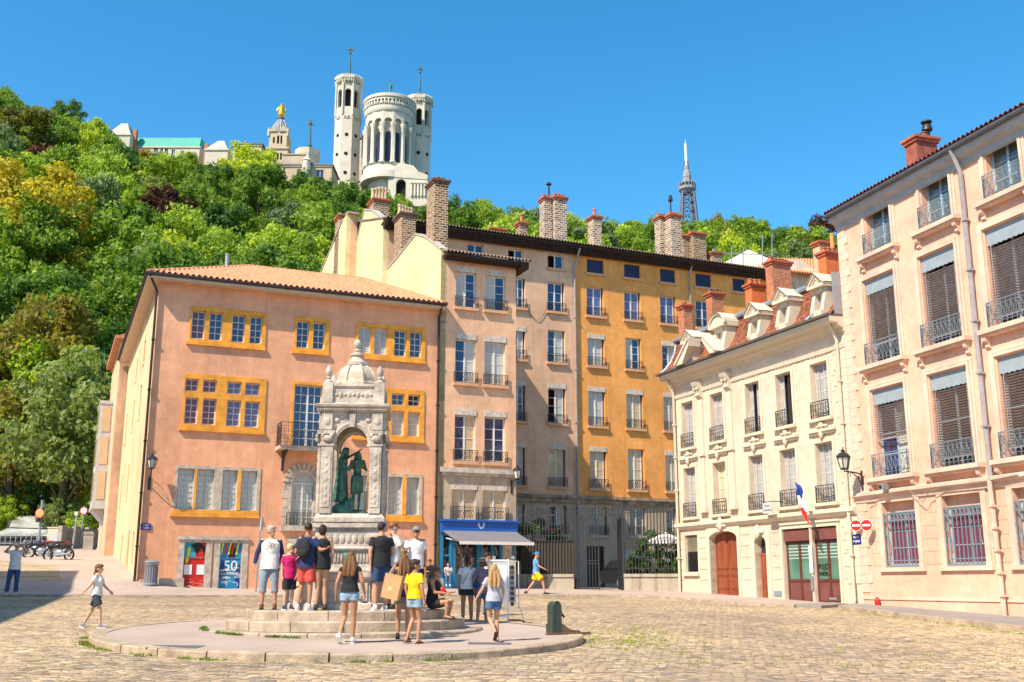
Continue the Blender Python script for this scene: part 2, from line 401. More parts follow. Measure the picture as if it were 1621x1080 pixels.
# ================================================================ GROUND
def cobblemat():
    m, N, L, bs = newmat('cobbles'); co = N.new('ShaderNodeTexCoord').outputs['Object']
    mp = N.new('ShaderNodeMapping'); mp.inputs['Scale'].default_value = (1, 1, 0); L.new(co, mp.inputs[0]); co2 = mp.outputs[0]
    dn = N.new('ShaderNodeTexNoise'); dn.inputs['Scale'].default_value = .35; L.new(co2, dn.inputs[0])
    md = mix(N, L, .06, co2, dn.outputs['Color'])
    def vor(feat):
        v = N.new('ShaderNodeTexVoronoi'); v.voronoi_dimensions = '2D'; v.feature = feat; v.inputs['Scale'].default_value = 8.2
        v.inputs['Randomness'].default_value = .78
        q = N.new('ShaderNodeMapping'); q.inputs['Scale'].default_value = (.72, 1.15, 1); q.inputs['Rotation'].default_value = (0, 0, .12)
        L.new(md, q.inputs[0]); L.new(q.outputs[0], v.inputs['Vector']); return v
    e = vor('DISTANCE_TO_EDGE'); f = vor('F1')
    sp = N.new('ShaderNodeSeparateColor'); L.new(f.outputs['Color'], sp.inputs[0])
    c = ramp(N, L, sp.outputs[0], [(.0, (.2, .15, .115)), (.28, (.48, .36, .23)), (.5, (.62, .48, .3)), (.68, (.3, .26, .23)), (.85, (.55, .38, .26)), (1, (.72, .6, .43))])
    big = ramp(N, L, noise(N, L, co2, .12, 5, .6), [(.35, (.7, .68, .7)), (.65, (1.25, 1.2, 1.05))])
    c = mix(N, L, 1., c, big, 'MULTIPLY')
    c = mix(N, L, 1., c, ramp(N, L, noise(N, L, co2, 22, 4, .7), [(.3, (.82,) * 3), (.7, (1.12,) * 3)]), 'MULTIPLY')
    joint = ramp(N, L, e.outputs['Distance'], [(.015, (1, 1, 1)), (.07, (0, 0, 0))])
    moss = ramp(N, L, noise(N, L, co2, .22, 5, .65), [(.5, (.36, .3, .2)), (.62, (.2, .21, .07))])
    c = mix(N, L, joint, c, moss)
    L.new(c, bs.inputs['Base Color'])
    rr = ramp(N, L, sp.outputs[1], [(0, (.55,) * 3), (1, (.85,) * 3)]); L.new(rr, bs.inputs['Roughness'])
    bs.inputs['Specular IOR Level'].default_value = .3
    h = ramp(N, L, e.outputs['Distance'], [(0, (0, 0, 0)), (.06, (.7,) * 3), (.3, (1, 1, 1))])
    hh = mix(N, L, .35, h, noise(N, L, co2, 14, 5, .7))
    bumpn(N, L, bs, hh, 1., .05); return m
def settmat():      # straight rows of setts
    m = brick('sett paving', (.5, .42, .27), (.42, .33, .22), (.24, .2, .12), .17, .27, .018, .9)
    return m
def pavemat(name, col, sp=.25):
    m, N, L, bs = newmat(name); co = N.new('ShaderNodeTexCoord').outputs['Object']
    a = ramp(N, L, noise(N, L, co, .5, 6, .65), [(.3, rgb(col, .82)), (.7, rgb(col, 1.12))])
    b = ramp(N, L, noise(N, L, co, 60, 3, .8), [(.3, (.8,) * 3), (.7, (1.2,) * 3)])
    s = ramp(N, L, noise(N, L, co, 1.7, 6, .7), [(.62, (0, 0, 0)), (.75, (.5,) * 3)])
    c = mix(N, L, 1., a, b, 'MULTIPLY'); c = mix(N, L, s, c, rgb(col, .6))
    L.new(c, bs.inputs['Base Color']); bs.inputs['Roughness'].default_value = .9; bs.inputs['Specular IOR Level'].default_value = .25
    bumpn(N, L, bs, noise(N, L, co, 45, 4, .7), .5, .01); return m
COB = cobblemat(); PAVE = pavemat('pinkish asphalt', (.42, .33, .275)); PAVEG = pavemat('grey asphalt', (.27, .24, .22)); ROADM = pavemat('pale worn asphalt', (.4, .33, .27))
KERBM = mat('granite kerb', (.4, .31, .22), .85, .35, 3, .9, 18)
def gridmesh(name, xs, ys, zf, m):
    v = [(x, y, zf(x, y)) for y in ys for x in xs]; n = len(xs)
    f = [(j * n + i, j * n + i + 1, (j + 1) * n + i + 1, (j + 1) * n + i) for j in range(len(ys) - 1) for i in range(n - 1)]
    mb = MB(); mb.add(v, f); return mb.build(name, m, smooth=2)
def frange(a, b, s):
    out = []; x = a
    while x < b - 1e-6: out.append(x); x += s
    return out + [b]
# the whole square: from behind the camera to the foot of the hill, beyond it the hill takes over
o = gridmesh('square_ground', frange(-80, 80, 1.6), frange(-20, 96, 1.2), gz, COB); o['kind'] = 'structure'
def drape(name, pts, lift, m, skirt=.2, step=1.2, kind='structure', smf=None):
    """sheet that follows the ground, with a kerb face round its edge"""
    bm = bmesh.new(); vs = [bm.verts.new((p[0], p[1], 0)) for p in pts]; bm.faces.new(vs)
    x0, x1 = min(p[0] for p in pts), max(p[0] for p in pts); y0, y1 = min(p[1] for p in pts), max(p[1] for p in pts)
    for x in frange(x0 + step, x1, step): bmesh.ops.bisect_plane(bm, geom=bm.verts[:] + bm.edges[:] + bm.faces[:], plane_co=(x, 0, 0), plane_no=(1, 0, 0))
    for y in frange(y0 + step, y1, step): bmesh.ops.bisect_plane(bm, geom=bm.verts[:] + bm.edges[:] + bm.faces[:], plane_co=(0, y, 0), plane_no=(0, 1, 0))
    for v in bm.verts: v.co.z = gz(v.co.x, v.co.y) + lift
    ed = [e for e in bm.edges if e.is_boundary]
    r = bmesh.ops.extrude_edge_only(bm, edges=ed)
    for v in [g for g in r['geom'] if isinstance(g, bmesh.types.BMVert)]: v.co.z -= skirt
    bmesh.ops.recalc_face_normals(bm, faces=bm.faces[:])
    me = bpy.data.meshes.new(name); bm.to_mesh(me); bm.free(); me.materials.append(m)
    o = bpy.data.objects.new(name, me); sc.collection.objects.link(o); o['kind'] = kind; return o
def gp(px, py): p = G(px, py); return (p.x, p.y)
FAC_O = at(690, 935, 51)
FA = Facade(FAC_O, R(23.2)); FB = Facade(FA.w(0, 9.5), R(23.2))
F4 = Facade(at(1077, 938, 50), R(-68.3)); F5 = Facade(F4.w(12.55, 0), R(-71.9))
def w2(F, u, y): p = F.w(u, y); return (p.x, p.y)
# pavement in front of the houses on the far side, and up the side street
front = [gp(-60, 943), gp(100, 944.5), gp(200, 945), gp(420, 945), gp(600, 944), gp(820, 943.5), gp(960, 944), gp(1039, 946), gp(1098, 950), gp(1157, 956), gp(1257, 961)]
back = [w2(F4, 10.7, -.02) , w2(F4, 12.6, .5), w2(F4, -1, 2), w2(FA, 12, 8), w2(FA, 4, 6), w2(FA, 1, 1.5), w2(FA, -12.8, 1.5), w2(FA, -13, 40), (-62, 92), (-70, 60)]
drape('pavement', front + back, .07, PAVE)
drape('side_pavement', [gp(1257, 961.2), gp(1300, 963.5), gp(1378, 957.5), w2(F4, 12.7, .6), w2(F4, 10.65, .3)], .10, PAVEG)
drape('road', [gp(1, 922), gp(96, 921), gp(92, 899), (-27.5, 58), (-40, 70), (-60, 60), (-40, 40)], .074, settmat())
drape('right_pavement', [gp(1327, 964.5), gp(1460, 981.5), gp(1621, 1000), gp(1900, 1040), w2(F5, 26, .5), w2(F5, .02, .5), gp(1385, 957)], .13, PAVEG)
# kerb stones along the two pavements
def kerbline(name, pts, w, lift, m=KERBM, n=1.1):
    mb = MB()
    for (a, b) in zip(pts[:-1], pts[1:]):
        A, B = Vector((*a, 0)), Vector((*b, 0)); L_ = (B - A).length; k = max(1, round(L_ / n)); D = (B - A) / k
        s = Vector((-D.y, D.x, 0)).normalized() * w
        for i in range(k):
            P, Q = A + D * i + D.normalized() * .006, A + D * (i + 1) - D.normalized() * .006
            c = []
            dz = random.uniform(-.006, .006)
            for X in (P, Q, Q + s, P + s): c.append((X.x, X.y, gz(X.x, X.y) + lift + dz))
            mb.add([(x, y, z - .3) for x, y, z in c] + c, [(0, 1, 5, 4), (1, 2, 6, 5), (2, 3, 7, 6), (3, 0, 4, 7), (4, 5, 6, 7)])
    o = mb.build(name, m); o['kind'] = 'structure'; return o
kerbline('kerb', [gp(x, y) for x, y in ((-60, 943.8), (100, 945.3), (200, 945.8), (420, 945.8), (600, 944.8), (820, 944.3), (960, 944.8), (1039, 946.8), (1098, 950.8), (1157, 956.8), (1257, 961.8))], .16, .076)
kerbline('right_kerb', [gp(x, y) for x, y in ((1327, 965.2), (1460, 982.3), (1621, 1001), (1900, 1041))], .2, .137)
# bare sett strip with straight rows between the pavement and the island
# round island of the fountain
ISL = Vector((-3.5, 22.95, 0)); IA, IB = 4.98, 5.0
ring = [(ISL.x + IA * math.cos(t), ISL.y + IB * math.sin(t)) for t in [2 * math.pi * k / 64 for k in range(64)]]
drape('fountain_island', [(ISL.x + (IA - .3) * math.cos(t), ISL.y + (IB - .3) * math.sin(t)) for t in [2 * math.pi * k / 64 for k in range(64)]], .125, PAVE, .1, .8)
mb = MB(); nk = 30
for i in range(nk):
    a0, a1 = 2 * math.pi * i / nk + .003, 2 * math.pi * (i + 1) / nk - .003; sub = 4; dz = random.uniform(-.008, .008)
    top = []; 
    for k in range(sub + 1):
        t = a0 + (a1 - a0) * k / sub
        for rr, zz in ((0, -.25), (0, -.02), (.02, 0), (.3, 0)):
            x, y = ISL.x + (IA - rr) * math.cos(t), ISL.y + (IB - rr) * math.sin(t)
            top.append((x, y, gz(x, y) + .13 + dz + zz))
    fs = [(k * 4 + j, (k + 1) * 4 + j, (k + 1) * 4 + j + 1, k * 4 + j + 1) for k in range(sub) for j in range(3)] + [(0, 1, 2, 3), (sub * 4 + 3, sub * 4 + 2, sub * 4 + 1, sub * 4)]
    mb.add(top, fs)
o = mb.build('island_kerb', KERBM); o['kind'] = 'structure'
# drain covers let into the island and the paving
DRAIN = mat('cast iron cover', (.16, .17, .17), .6, .2, 20, .8, 60, metal=.3)
for k, (px, py, w_, d_, lb) in enumerate([(278, 1024, .9, .55, 'flat cover plate set in the island left of the fountain steps'), (578, 1016, .75, .22, 'slotted drain grate below the fountain steps'), (775, 1019, .8, .45, 'steel cover plate beside the blonde girl')]):
    p = G(px, py, .125); dm = MB()
    dm.add([(p.x + a * w_, p.y + b * d_, gz(p.x + a * w_, p.y + b * d_) + .129) for a, b in ((-.5, -.5), (.5, -.5), (.5, .5), (-.5, .5))], [(0, 1, 2, 3)])
    if k == 1:
        dm.cur = 1
        for i in range(12): x = p.x - w_ / 2 + (i + .5) * w_ / 12; dm.add([(x + a, p.y + b * d_ * .8, gz(x, p.y) + .133) for a, b in ((-.012, -.5), (.012, -.5), (.012, .5), (-.012, .5))], [(0, 1, 2, 3)])
    tag(dm.build('drain_cover', [DRAIN, DARKIN]), lb, 'drain cover')
# weeds and grass: along the kerb, at the steps, between the setts
GRASS = leafmat('weed grass', (.16, .22, .03), (.22, .3, .04), (.34, .36, .07))
def tufts(name, spots, h=.09, per=14, lift=0., spread=.09):
    mb = MB()
    for x, y in spots:
        for _ in range(per):
            a = random.uniform(0, 6.28); r = abs(random.gauss(0, spread)); X, Y = x + r * math.cos(a), y + r * math.sin(a) * .6
            hh = h * random.uniform(.4, 1.3); z = gz(X, Y) + lift; b = random.uniform(0, 6.28); w_ = .008 + random.random() * .012
            dx, dy = math.cos(b) * w_, math.sin(b) * w_; lx, ly = random.uniform(-.5, .5) * hh, random.uniform(-.5, .5) * hh
            mb.add([(X - dx, Y - dy, z - .01), (X + dx, Y + dy, z - .01), (X + lx, Y + ly, z + hh)], [(0, 1, 2)])
    o = mb.build(name, GRASS); o['kind'] = 'stuff'
    return o
sp = []
for _ in range(260):
    t = random.uniform(math.pi * .93, math.pi * 1.78); k = 1 if random.random() < .75 else 1 + random.random() * .03
    if math.sin(t * 9) + math.sin(t * 23 + 1) + (1.2 if t < 4.1 else 0) < .3: continue
    sp.append((ISL.x + IA * (k + .004) * math.cos(t), ISL.y + IB * (k + .004) * math.sin(t)))
tufts('weeds', sp, .045, 10)
sp = []
for _ in range(260):
    p = G(random.gauss(985, 55), random.gauss(1010, 11)); sp.append((p.x, p.y))
for _ in range(130):
    px = random.uniform(1330, 1621); p = G(px, 966 + (px - 1330) * .125 + random.uniform(-1, 3)); sp.append((p.x, p.y))
for _ in range(110):
    p = G(random.uniform(845, 1150), random.uniform(944, 948)); sp.append((p.x, p.y))
for _ in range(200):
    p = G(random.uniform(1000, 1621), random.uniform(985, 1060)); sp.append((p.x, p.y))
tufts('weeds', sp, .035, 6, spread=.12)
# ================================================================ BUILDINGS OF THE SQUARE
P_B1 = plaster('salmon render', (.8, .4, .23), (.52, .24, .13), .4, (.86, .5, .32))
P_B1S = plaster('cream render', (.76, .52, .3), (.5, .34, .18), .25)
P_B2 = plaster('pink beige render', (.78, .46, .28), (.36, .24, .18), .4, (.84, .55, .38))
P_B2G = plaster('yellow gable render', (.76, .62, .34), (.5, .38, .2), .3)
P_B2L = plaster('bare grey stone base', (.5, .39, .27), (.22, .16, .1), .7, (.58, .46, .33))
P_B3P = plaster('rose beige render', (.74, .45, .28), (.42, .27, .2), .35)
P_B3O = plaster('orange ochre render', (.82, .36, .1), (.52, .2, .05), .4, (.84, .44, .17))
P_B4 = plaster('cream lime render', (.66, .53, .4), (.5, .42, .32), .2, None, .2)
P_B5 = plaster('apricot render', (.75, .44, .31), (.56, .4, .3), .22, (.74, .5, .35), .3)
P_B5T = plaster('apricot white trim', (.74, .5, .38), (.6, .46, .35), .15, None, .1)
P_B4T = mat('cream stone trim', (.62, .53, .4), .8, .08, 3, .2, 20)
COPE = mat('grey zinc coping', (.42, .37, .34), .7, .2, 4)
def surround(root, outer, ops, m, proud=.05, dep=.2, name='window_surround', sill=.07):
    mb = MB(); a, b, c, d = outer
    facade_mesh(mb, a, b, c, d, ops, dep + proud, -proud)
    for q in ([(a, -proud, c), (a, -proud, d), (a, 0, d), (a, 0, c)], [(b, -proud, c), (b, 0, c), (b, 0, d), (b, -proud, d)],
              [(a, -proud, d), (b, -proud, d), (b, 0, d), (a, 0, d)]): mb.add(q, [(0, 1, 2, 3)])
    if sill: mb.box(a - .1, b + .02, -proud - sill, .0, c - .14, c - .002)
    return mb.build(name, m, root)
def arch_plate(mb, u0, u1, z0, z1, a, b, zs, rise, y0, y1, n=12):
    cx_ = (a + b) / 2; hw = (b - a) / 2
    arc = [(cx_ - hw * math.cos(math.pi * i / n), zs + rise * math.sin(math.pi * i / n)) for i in range(n + 1)]
    for y in (y0, y1):
        mb.add([(u0, y, z0), (a, y, z0), (a, y, z1), (u0, y, z1)], [(0, 1, 2, 3)])
        mb.add([(b, y, z0), (u1, y, z0), (u1, y, z1), (b, y, z1)], [(0, 1, 2, 3)])
        for (p, q) in zip(arc[:-1], arc[1:]):
            mb.add([(p[0], y, p[1]), (q[0], y, q[1]), (q[0], y, z1), (p[0], y, z1)], [(0, 1, 2, 3)])
    inn = [(a, z0)] + arc + [(b, z0)]
    for (p, q) in zip(inn[:-1], inn[1:]):
        mb.add([(p[0], y0, p[1]), (q[0], y0, q[1]), (q[0], y1, q[1]), (p[0], y1, p[1])], [(0, 1, 2, 3)])
    mb.add([(u0, y0, z0), (u0, y0, z1), (u0, y1, z1), (u0, y1, z0)], [(0, 1, 2, 3)]); mb.add([(u1, y0, z0), (u1, y1, z0), (u1, y1, z1), (u1, y0, z1)], [(0, 1, 2, 3)])
    mb.add([(u0, y0, z1), (u1, y0, z1), (u1, y1, z1), (u0, y1, z1)], [(0, 1, 2, 3)])
def shell(mb, u0, u1, y1, z0, z1, front=False, left=True, right=True, y0=0.):
    if left: mb.add([(u0, y0, z0), (u0, y0, z1), (u0, y1, z1), (u0, y1, z0)], [(0, 1, 2, 3)])
    if right: mb.add([(u1, y0, z0), (u1, y1, z0), (u1, y1, z1), (u1, y0, z1)], [(0, 1, 2, 3)])
    mb.add([(u1, y1, z0), (u0, y1, z0), (u0, y1, z1), (u1, y1, z1)], [(0, 1, 2, 3)])
    mb.add([(u0, y0, z1), (u1, y0, z1), (u1, y1, z1), (u0, y1, z1)], [(0, 1, 2, 3)])
def root_of(name, label, F): return thing(name, label, 'building', (F.o.x, F.o.y, 0), F.az)
def pipe(root, pts, r=.055, m=PIPED, brackets=True):
    mb = MB(); mb.tube(pts, r, 8)
    if brackets:
        a, b = Vector(pts[-2]), Vector(pts[-1])
        for k in range(1, 6): c = a.lerp(b, k / 6); mb.box(c.x - r * 1.35, c.x + r * 1.35, c.y - r * 1.35, c.y + r * 1.35, c.z - .03, c.z + .03)
    return mb.build('drainpipe', m, root, True)

# ---------------------------------------------------------------- 1: salmon house with ochre windows
F = FA; B = root_of('salmon_house', 'three storey salmon house with ochre window surrounds and hipped tile roof behind the fountain', F)
UL, UR, ZT = -13.33, 0., 14.95
g3 = F.rows([(300, 490, 421, 544), (466, 503, 521, 558), (563, 515, 673, 569)])
w3 = F.rows([(303, 492, 324.5, 536), (331, 495, 352, 539), (367, 498, 388, 542), (395.5, 501, 415, 544.5), (469.5, 507, 489, 551), (495.5, 510, 514.5, 554),
             (567, 517, 586.7, 559), (592, 519, 612, 562), (624, 523, 643, 565), (648.6, 526.7, 667, 567)])
g2 = F.rows([(289, 596, 420, 681), (560, 614, 671, 694)])
w2u = F.rows([(293, 600, 314, 619), (321, 602, 343, 621), (359.5, 605, 382, 624), (388, 608, 411, 627), (564, 618, 583, 637), (591, 620, 610, 640), (620, 622.5, 640, 643), (646, 625, 665, 645)])
w2l = F.rows([(292, 629, 313, 671), (320, 631, 342, 673), (358.5, 634, 381, 675), (387, 637, 410, 677), (564, 646, 583, 686), (591, 648, 610, 688), (620, 652, 639.5, 690.5), (645, 653, 664, 692)])
gd = F.rows([(460, 605, 513, 710)])[0]
g1 = F.rows([(275, 739, 411, 814), (556, 749, 668, 821)])
w1 = F.rows([(280, 741.7, 306.7, 805), (311, 743, 338, 806), (351, 744.5, 375, 808), (381, 746, 406, 809), (560, 752, 580, 812), (587, 753, 607, 813), (614, 755, 636, 815), (643, 757, 663, 817)])
ga = F.rows([(456, 744, 501, 832)])[0]
gp1 = F.rows([(285, 853, 330, 933), (342, 855, 387, 935)]); door = F.rows([(452, 853, 505, 936)])[0]; shopw = F.rows([(556, 851, 652, 920)])[0]
zg = .2
wall_ops = g3 + g2 + [gd] + g1 + [ga, shopw, door] + gp1
for i, o_ in enumerate(wall_ops):
    if o_ in gp1 or o_ == door: wall_ops[i] = (o_[0], o_[1], zg, o_[3])
mb = MB(); facade_mesh(mb, UL, UR, zg - .5, ZT, wall_ops, .3)
mb.build('wall', P_B1, B)
sops = [(-17.2, -16.3, 9.5, 11.2), (-11.6, -10.7, 9.5, 11.2), (-6.8, -5.9, 9.5, 11.2), (-17, -16.2, 5.9, 7.7), (-11.5, -10.7, 5.9, 7.7), (-6.5, -5.7, 12.2, 13.4), (-11.5, -10.7, 12.2, 13.4), (-7.2, -6.3, 2.4, 4.1), (-12.4, -11.6, 2.4, 4.1), (-4.1, -3.3, 2.6, 3.9)]
mb = MB()                                        # the long sunlit side wall up the side street
us = MB(); facade_mesh(us, -19.2, 0, zg, ZT, sops, .18)
us.v = [(UL + y, -x, z) for x, y, z in us.v]; mb.add(us.v, us.f)
mb.add([(UL, 19.2, zg), (UR, 19.2, zg), (UR, 19.2, ZT), (UL, 19.2, ZT)], [(0, 1, 2, 3)])
mb.build('side_wall', P_B1S, B)
for a, b, c, d in sops:
    s_ = MB(); s_.box(UL + .09, UL + .15, -b, -a, c, d); s_.cur = 1; s_.box(UL - .03, UL + .03, -b - .08, -a + .08, c - .1, c - .01); s_.build('side_shutter', [mat('ochre shutter', (.5, .3, .14), .8, .2, 5), P_B1S], B)
def glazed(ws, rows_, **k):
    for j, (a, b, c, d) in enumerate(ws): casement(B, a, b, c, d, y=.14, leaves=1, rows=rows_, cols=2, fw=.05, mw=.03, **({kk: (v[j] if isinstance(v, list) else v) for kk, v in k.items()}))
for o_ in g3: surround(B, o_, [w for w in w3 if o_[0] < w[0] < o_[1]], OCHRE)
for o_ in g2: surround(B, o_, [w for w in w2u + w2l if o_[0] < w[0] < o_[1]], OCHRE)
for o_ in g1: surround(B, o_, [w for w in w1 if o_[0] < w[0] < o_[1]], STONE, .04)
sm = MB()
for o_ in g1:                                   # ochre mullions and sills set into the stone surrounds
    ws = [w for w in w1 if o_[0] < w[0] < o_[1]]
    for i in (0, 2): sm.box(ws[i][1] + .012, ws[i + 1][0] - .012, -.075, -.041, ws[0][2], ws[0][3])
    sm.box(o_[0] - .1, o_[1] + .02, -.125, -.1151, o_[2] - .14, o_[2]); sm.box(o_[0], o_[1], -.06, -.042, o_[2] + .01, ws[0][2] - .02)
sm.build('ochre_mullion', OCHRE, B)
glazed(w3[:2], 4, pane=[curtain('dusky red pane', (.2, .04, .06), (.05, .06, .13)), GBLUE]); glazed(w3[2:6] + w3[8:], 4, pane=GBLUE)
for a, b, c, d in w3[6:8]:
    s_ = MB(); s_.box(a, a + .05, .1, .15, c, d); s_.box(b - .05, b, .1, .15, c, d); s_.box(a + .05, b - .05, .1, .15, d - .05, d); s_.box(a + .05, b - .05, .1, .15, c, c + .05); s_.box((a + b) / 2 - .02, (a + b) / 2 + .02, .1, .15, c + .05, d - .05)
    n = 14
    for k in range(n): z = c + .06 + (d - c - .12) * (k + .5) / n; s_.add([(a + .05, .14, z + .04), (b - .05, .14, z + .04), (b - .05, .11, z - .035), (a + .05, .11, z - .035)], [(0, 1, 2, 3)])
    s_.build('louvred_shutter', WOODW, B)
glazed(w2u[:2], 2, pane=CURTR); glazed(w2u[2:4], 2, pane=CURTB); glazed(w2u[4:], 2, pane=GDARK)
glazed(w2l[:2], 4, pane=CURTR); glazed(w2l[2:4], 4, pane=CURTB); glazed(w2l[4:], 4, pane=CURTW)
glazed(w1, 7, pane=CURTW, fm=WOODG)
# tall balcony door
di = (gd[0] + .12, gd[1] - .12, gd[2], gd[3] - .14); surround(B, gd, [di], OCHRE, sill=0)
casement(B, di[0], di[1], di[2], di[3], y=.12, leaves=2, rows=7, cols=2, fw=.06, mw=.03)
bal = MB(); bz = gd[2] - .02; bu0, bu1 = gd[0] - .62, gd[1] + .62
bal.prism([(-.95, bz - .16), (-.95, bz - .03), (-1.0, bz), (0, bz), (0, bz - .16)], bu0, bu1, 'x')
bl = bal.build('balcony', STONEW, B)
railing(bl, bu0 + .05, bu1 - .05, bz, 1.05, -.93, IRON, .16, 'o', sides=.9)
for u in (bu0 + .35, bu1 - .35):
    k = MB(); k.prism([(0, bz - .17), (-.8, bz - .17), (-.78, bz - .3), (-.3, bz - .42), (-.14, bz - .7), (-.1, bz - 1.0), (0, bz - 1.05)], u - .05, u + .05, 'x'); k.build('bracket', IRON, bl)
# arched stone window
a, b, c, d = ga; ia, ib = a + .14, b - .14; rise = (ib - ia) / 2
mb = MB(); arch_plate(mb, a, b, c, d, ia, ib, d - rise - .1, rise, -.04, .26, 14)
for k in range(11):
    t = math.pi * (k + .5) / 11; r1, r2 = rise + .14, rise + .42; cxx, czz = (a + b) / 2, d - rise - .1
    mb.bar((cxx + r1 * math.cos(t), -.03, czz + r1 * math.sin(t)), (cxx + r2 * math.cos(t), -.03, czz + r2 * math.sin(t)), .13, .1, (0, 1, 0))
for k in range(5): mb.box(a - .2 - .07 * (k % 2), a - .003, -.035, .01, c + .4 * k, c + .4 * k + .37); mb.box(b + .003, b + .2 + .07 * (k % 2), -.035, .01, c + .4 * k, c + .4 * k + .37)
mb.box(a - .3, b + .3, -.16, -.001, c - .25, c - .01)
mb.build('arched_surround', STONEW, B)
m_ = MB(); zs = d - rise - .1
m_.box(ia, ib, .1, .16, zs - .05, zs + .03); m_.box((ia + ib) / 2 - .04, (ia + ib) / 2 + .04, .1, .16, c, zs - .05)
for i in range(4): m_.box(ia + (ib - ia) * i / 4 - .015, ia + (ib - ia) * i / 4 + .015, .11, .15, c, zs - .05)
for j in range(1, 5): m_.box(ia, ib, .115, .145, c + (zs - c) * j / 5 - .015, c + (zs - c) * j / 5 + .015)
for r_, w_ in ((rise - .03, .06), (rise * .5, .03)):
    m_.tube([((a + b) / 2 + r_ * math.cos(math.pi * k / 12), .13, zs + r_ * math.sin(math.pi * k / 12)) for k in range(13)], w_ / 2, 4)
for k in range(1, 5): t = math.pi * k / 5; m_.bar(((a + b) / 2 + rise * .5 * math.cos(t), .13, zs + rise * .5 * math.sin(t)), ((a + b) / 2 + rise * math.cos(t), .13, zs + rise * math.sin(t)), .03)
w_ = m_.build('window', WOODW, B); m_ = MB(); m_.box(ia, ib, .18, .2, c, d); m_.build('pane', CURTW, w_)
railing(B, a - .05, b + .05, c, .55, -.12, IRON, .16, 'o')
# painted panels in stone doorways
RED = mat('red poster', (.55, .015, .01), .5, .12, 2, spec=.4); CYAN = mat('blue poster', (.01, .22, .42), .5, .2, 2, spec=.4)
YEL = mat('yellow green print', (.6, .7, .02), .5, 0); BLK = mat('black print', (.02, .015, .01), .5, 0); WHT = mat('white print', (.8, .8, .78), .5, .03, 5)
REDP = mat('red print', (.6, .02, .01), .5, 0); BLUP = mat('turquoise print', (.03, .32, .42), .5, 0); ORP = mat('salmon print', (.7, .3, .2), .5, 0)
WB = mat('dark blue print', (.01, .05, .2), .5, 0)
def blob(mb, cx_, cz_, rx, rz_, y, n=11, j=.35):
    mb.add([(cx_ + rx * math.cos(2 * math.pi * k / n) * random.uniform(1 - j, 1 + j), y, cz_ + rz_ * math.sin(2 * math.pi * k / n) * random.uniform(1 - j, 1 + j)) for k in range(n)], [list(range(n))])
def stroke(mb, pts, w_, y):
    for p, q in zip(pts[:-1], pts[1:]):
        d = Vector((q[0] - p[0], q[1] - p[1])); n_ = Vector((-d.y, d.x)).normalized() * w_ / 2
        mb.add([(p[0] - n_.x, y, p[1] - n_.y), (q[0] - n_.x, y, q[1] - n_.y), (q[0] + n_.x, y, q[1] + n_.y), (p[0] + n_.x, y, p[1] + n_.y)], [(0, 1, 2, 3)])
def swirl(mb, cx_, cz_, n, w_, h_, y):
    for _ in range(n):
        x, z, a_ = cx_ + random.uniform(-w_, w_), cz_ + random.uniform(-h_, h_), random.uniform(-.5, 1.2); r_ = random.uniform(.06, .2)
        stroke(mb, [(x + r_ * math.cos(a_ + t * .5) * (1 + t * .15), z + r_ * .6 * math.sin(a_ + t * .5)) for t in range(5)], .022, y)
for i, (a, b, c, d) in enumerate(gp1):
    c = zg; ia, ib, zt = a + .13, b - .13, d - .14
    mb = MB(); facade_mesh(mb, a - .12, b + .12, c, d + .06, [(ia, ib, c, zt)], .22, -.035); mb.box(a - .16, b + .16, -.09, -.036, d - .02, d + .12)
    mb.build('door_surround', STONEW, B)
    z0 = 1.36 if i == 0 else 1.3
    mb = MB(); mb.box(ia, ib, .1, .14, z0, zt); pn = mb.build('door_panel', RED if i == 0 else CYAN, B)
    mb = MB(); mb.box(ia + .0, ia + .03, .07, .099, z0, zt); mb.box(ib - .03, ib, .07, .099, z0, zt); mb.box(ia + .03, ib - .03, .07, .099, zt - .66, zt - .64); mb.build('panel_frame', ZINC, pn)
    def P(m_, fn):
        q = MB(); fn(q); q.build('poster_print', m_, pn)
    random.seed(30 + i)
    if i == 0:
        P(BLUP, lambda q: q.box(ia + .031, ia + .5, .094, .0975, zt - .62, zt)); P(BLK, lambda q: (blob(q, ia + .62, zt - .22, .26, .22, .0925), blob(q, ia + .95, zt - .35, .12, .28, .0925)))
        P(YEL, lambda q: (blob(q, ia + .22, zt - .42, .08, .2, .0905), blob(q, ia + .17, zt - .72, .07, .16, .0905), blob(q, ia + .72, zt - .62, .08, .07, .0905)))
        P(REDP, lambda q: blob(q, ia + .72, zt - .5, .12, .2, .0885))
        P(WHT, lambda q: (q.box(ia + .06, ia + .38, .084, .0865, zt - 1.36, zt - .94), q.box(ia + .58, ia + .9, .084, .0865, zt - 1.36, zt - .94)))
        P(ORP, lambda q: swirl(q, ia + .6, zt - 1.85, 16, .38, .3, .0925))
    else:
        P(BLK, lambda q: blob(q, ia + .55, zt - .4, .2, .3, .0925)); P(REDP, lambda q: [q.add([(ia + x, .0905, zt), (ia + x + .1, .0905, zt), (ia + x + .02, .0905, zt - .45), (ia + x - .06, .0905, zt - .45)], [(0, 1, 2, 3)]) for x in (.25, .55, .95)])
        P(YEL, lambda q: [q.add([(ia + x, .0885, zt), (ia + x + .08, .0885, zt), (ia + x, .0885, zt - .5), (ia + x - .07, .0885, zt - .5)], [(0, 1, 2, 3)]) for x in (.1, .42, .75)])
        P(WB, lambda q: (blob(q, ia + .15, z0 + .9, .14, .35, .0925), blob(q, ia + .9, z0 + .6, .2, .4, .0925)))
        text(pn, '50', .62, TM((ia + ib) / 2 + .02, .085, zt - 1.0), WHT); text(pn, 'LA MAIRIE', .17, TM((ia + ib) / 2, .085, zt - 1.32), WHT)
        P(WHT, lambda q: swirl(q, ia + .58, z0 + .55, 20, .42, .4, .0905))
random.seed(11)
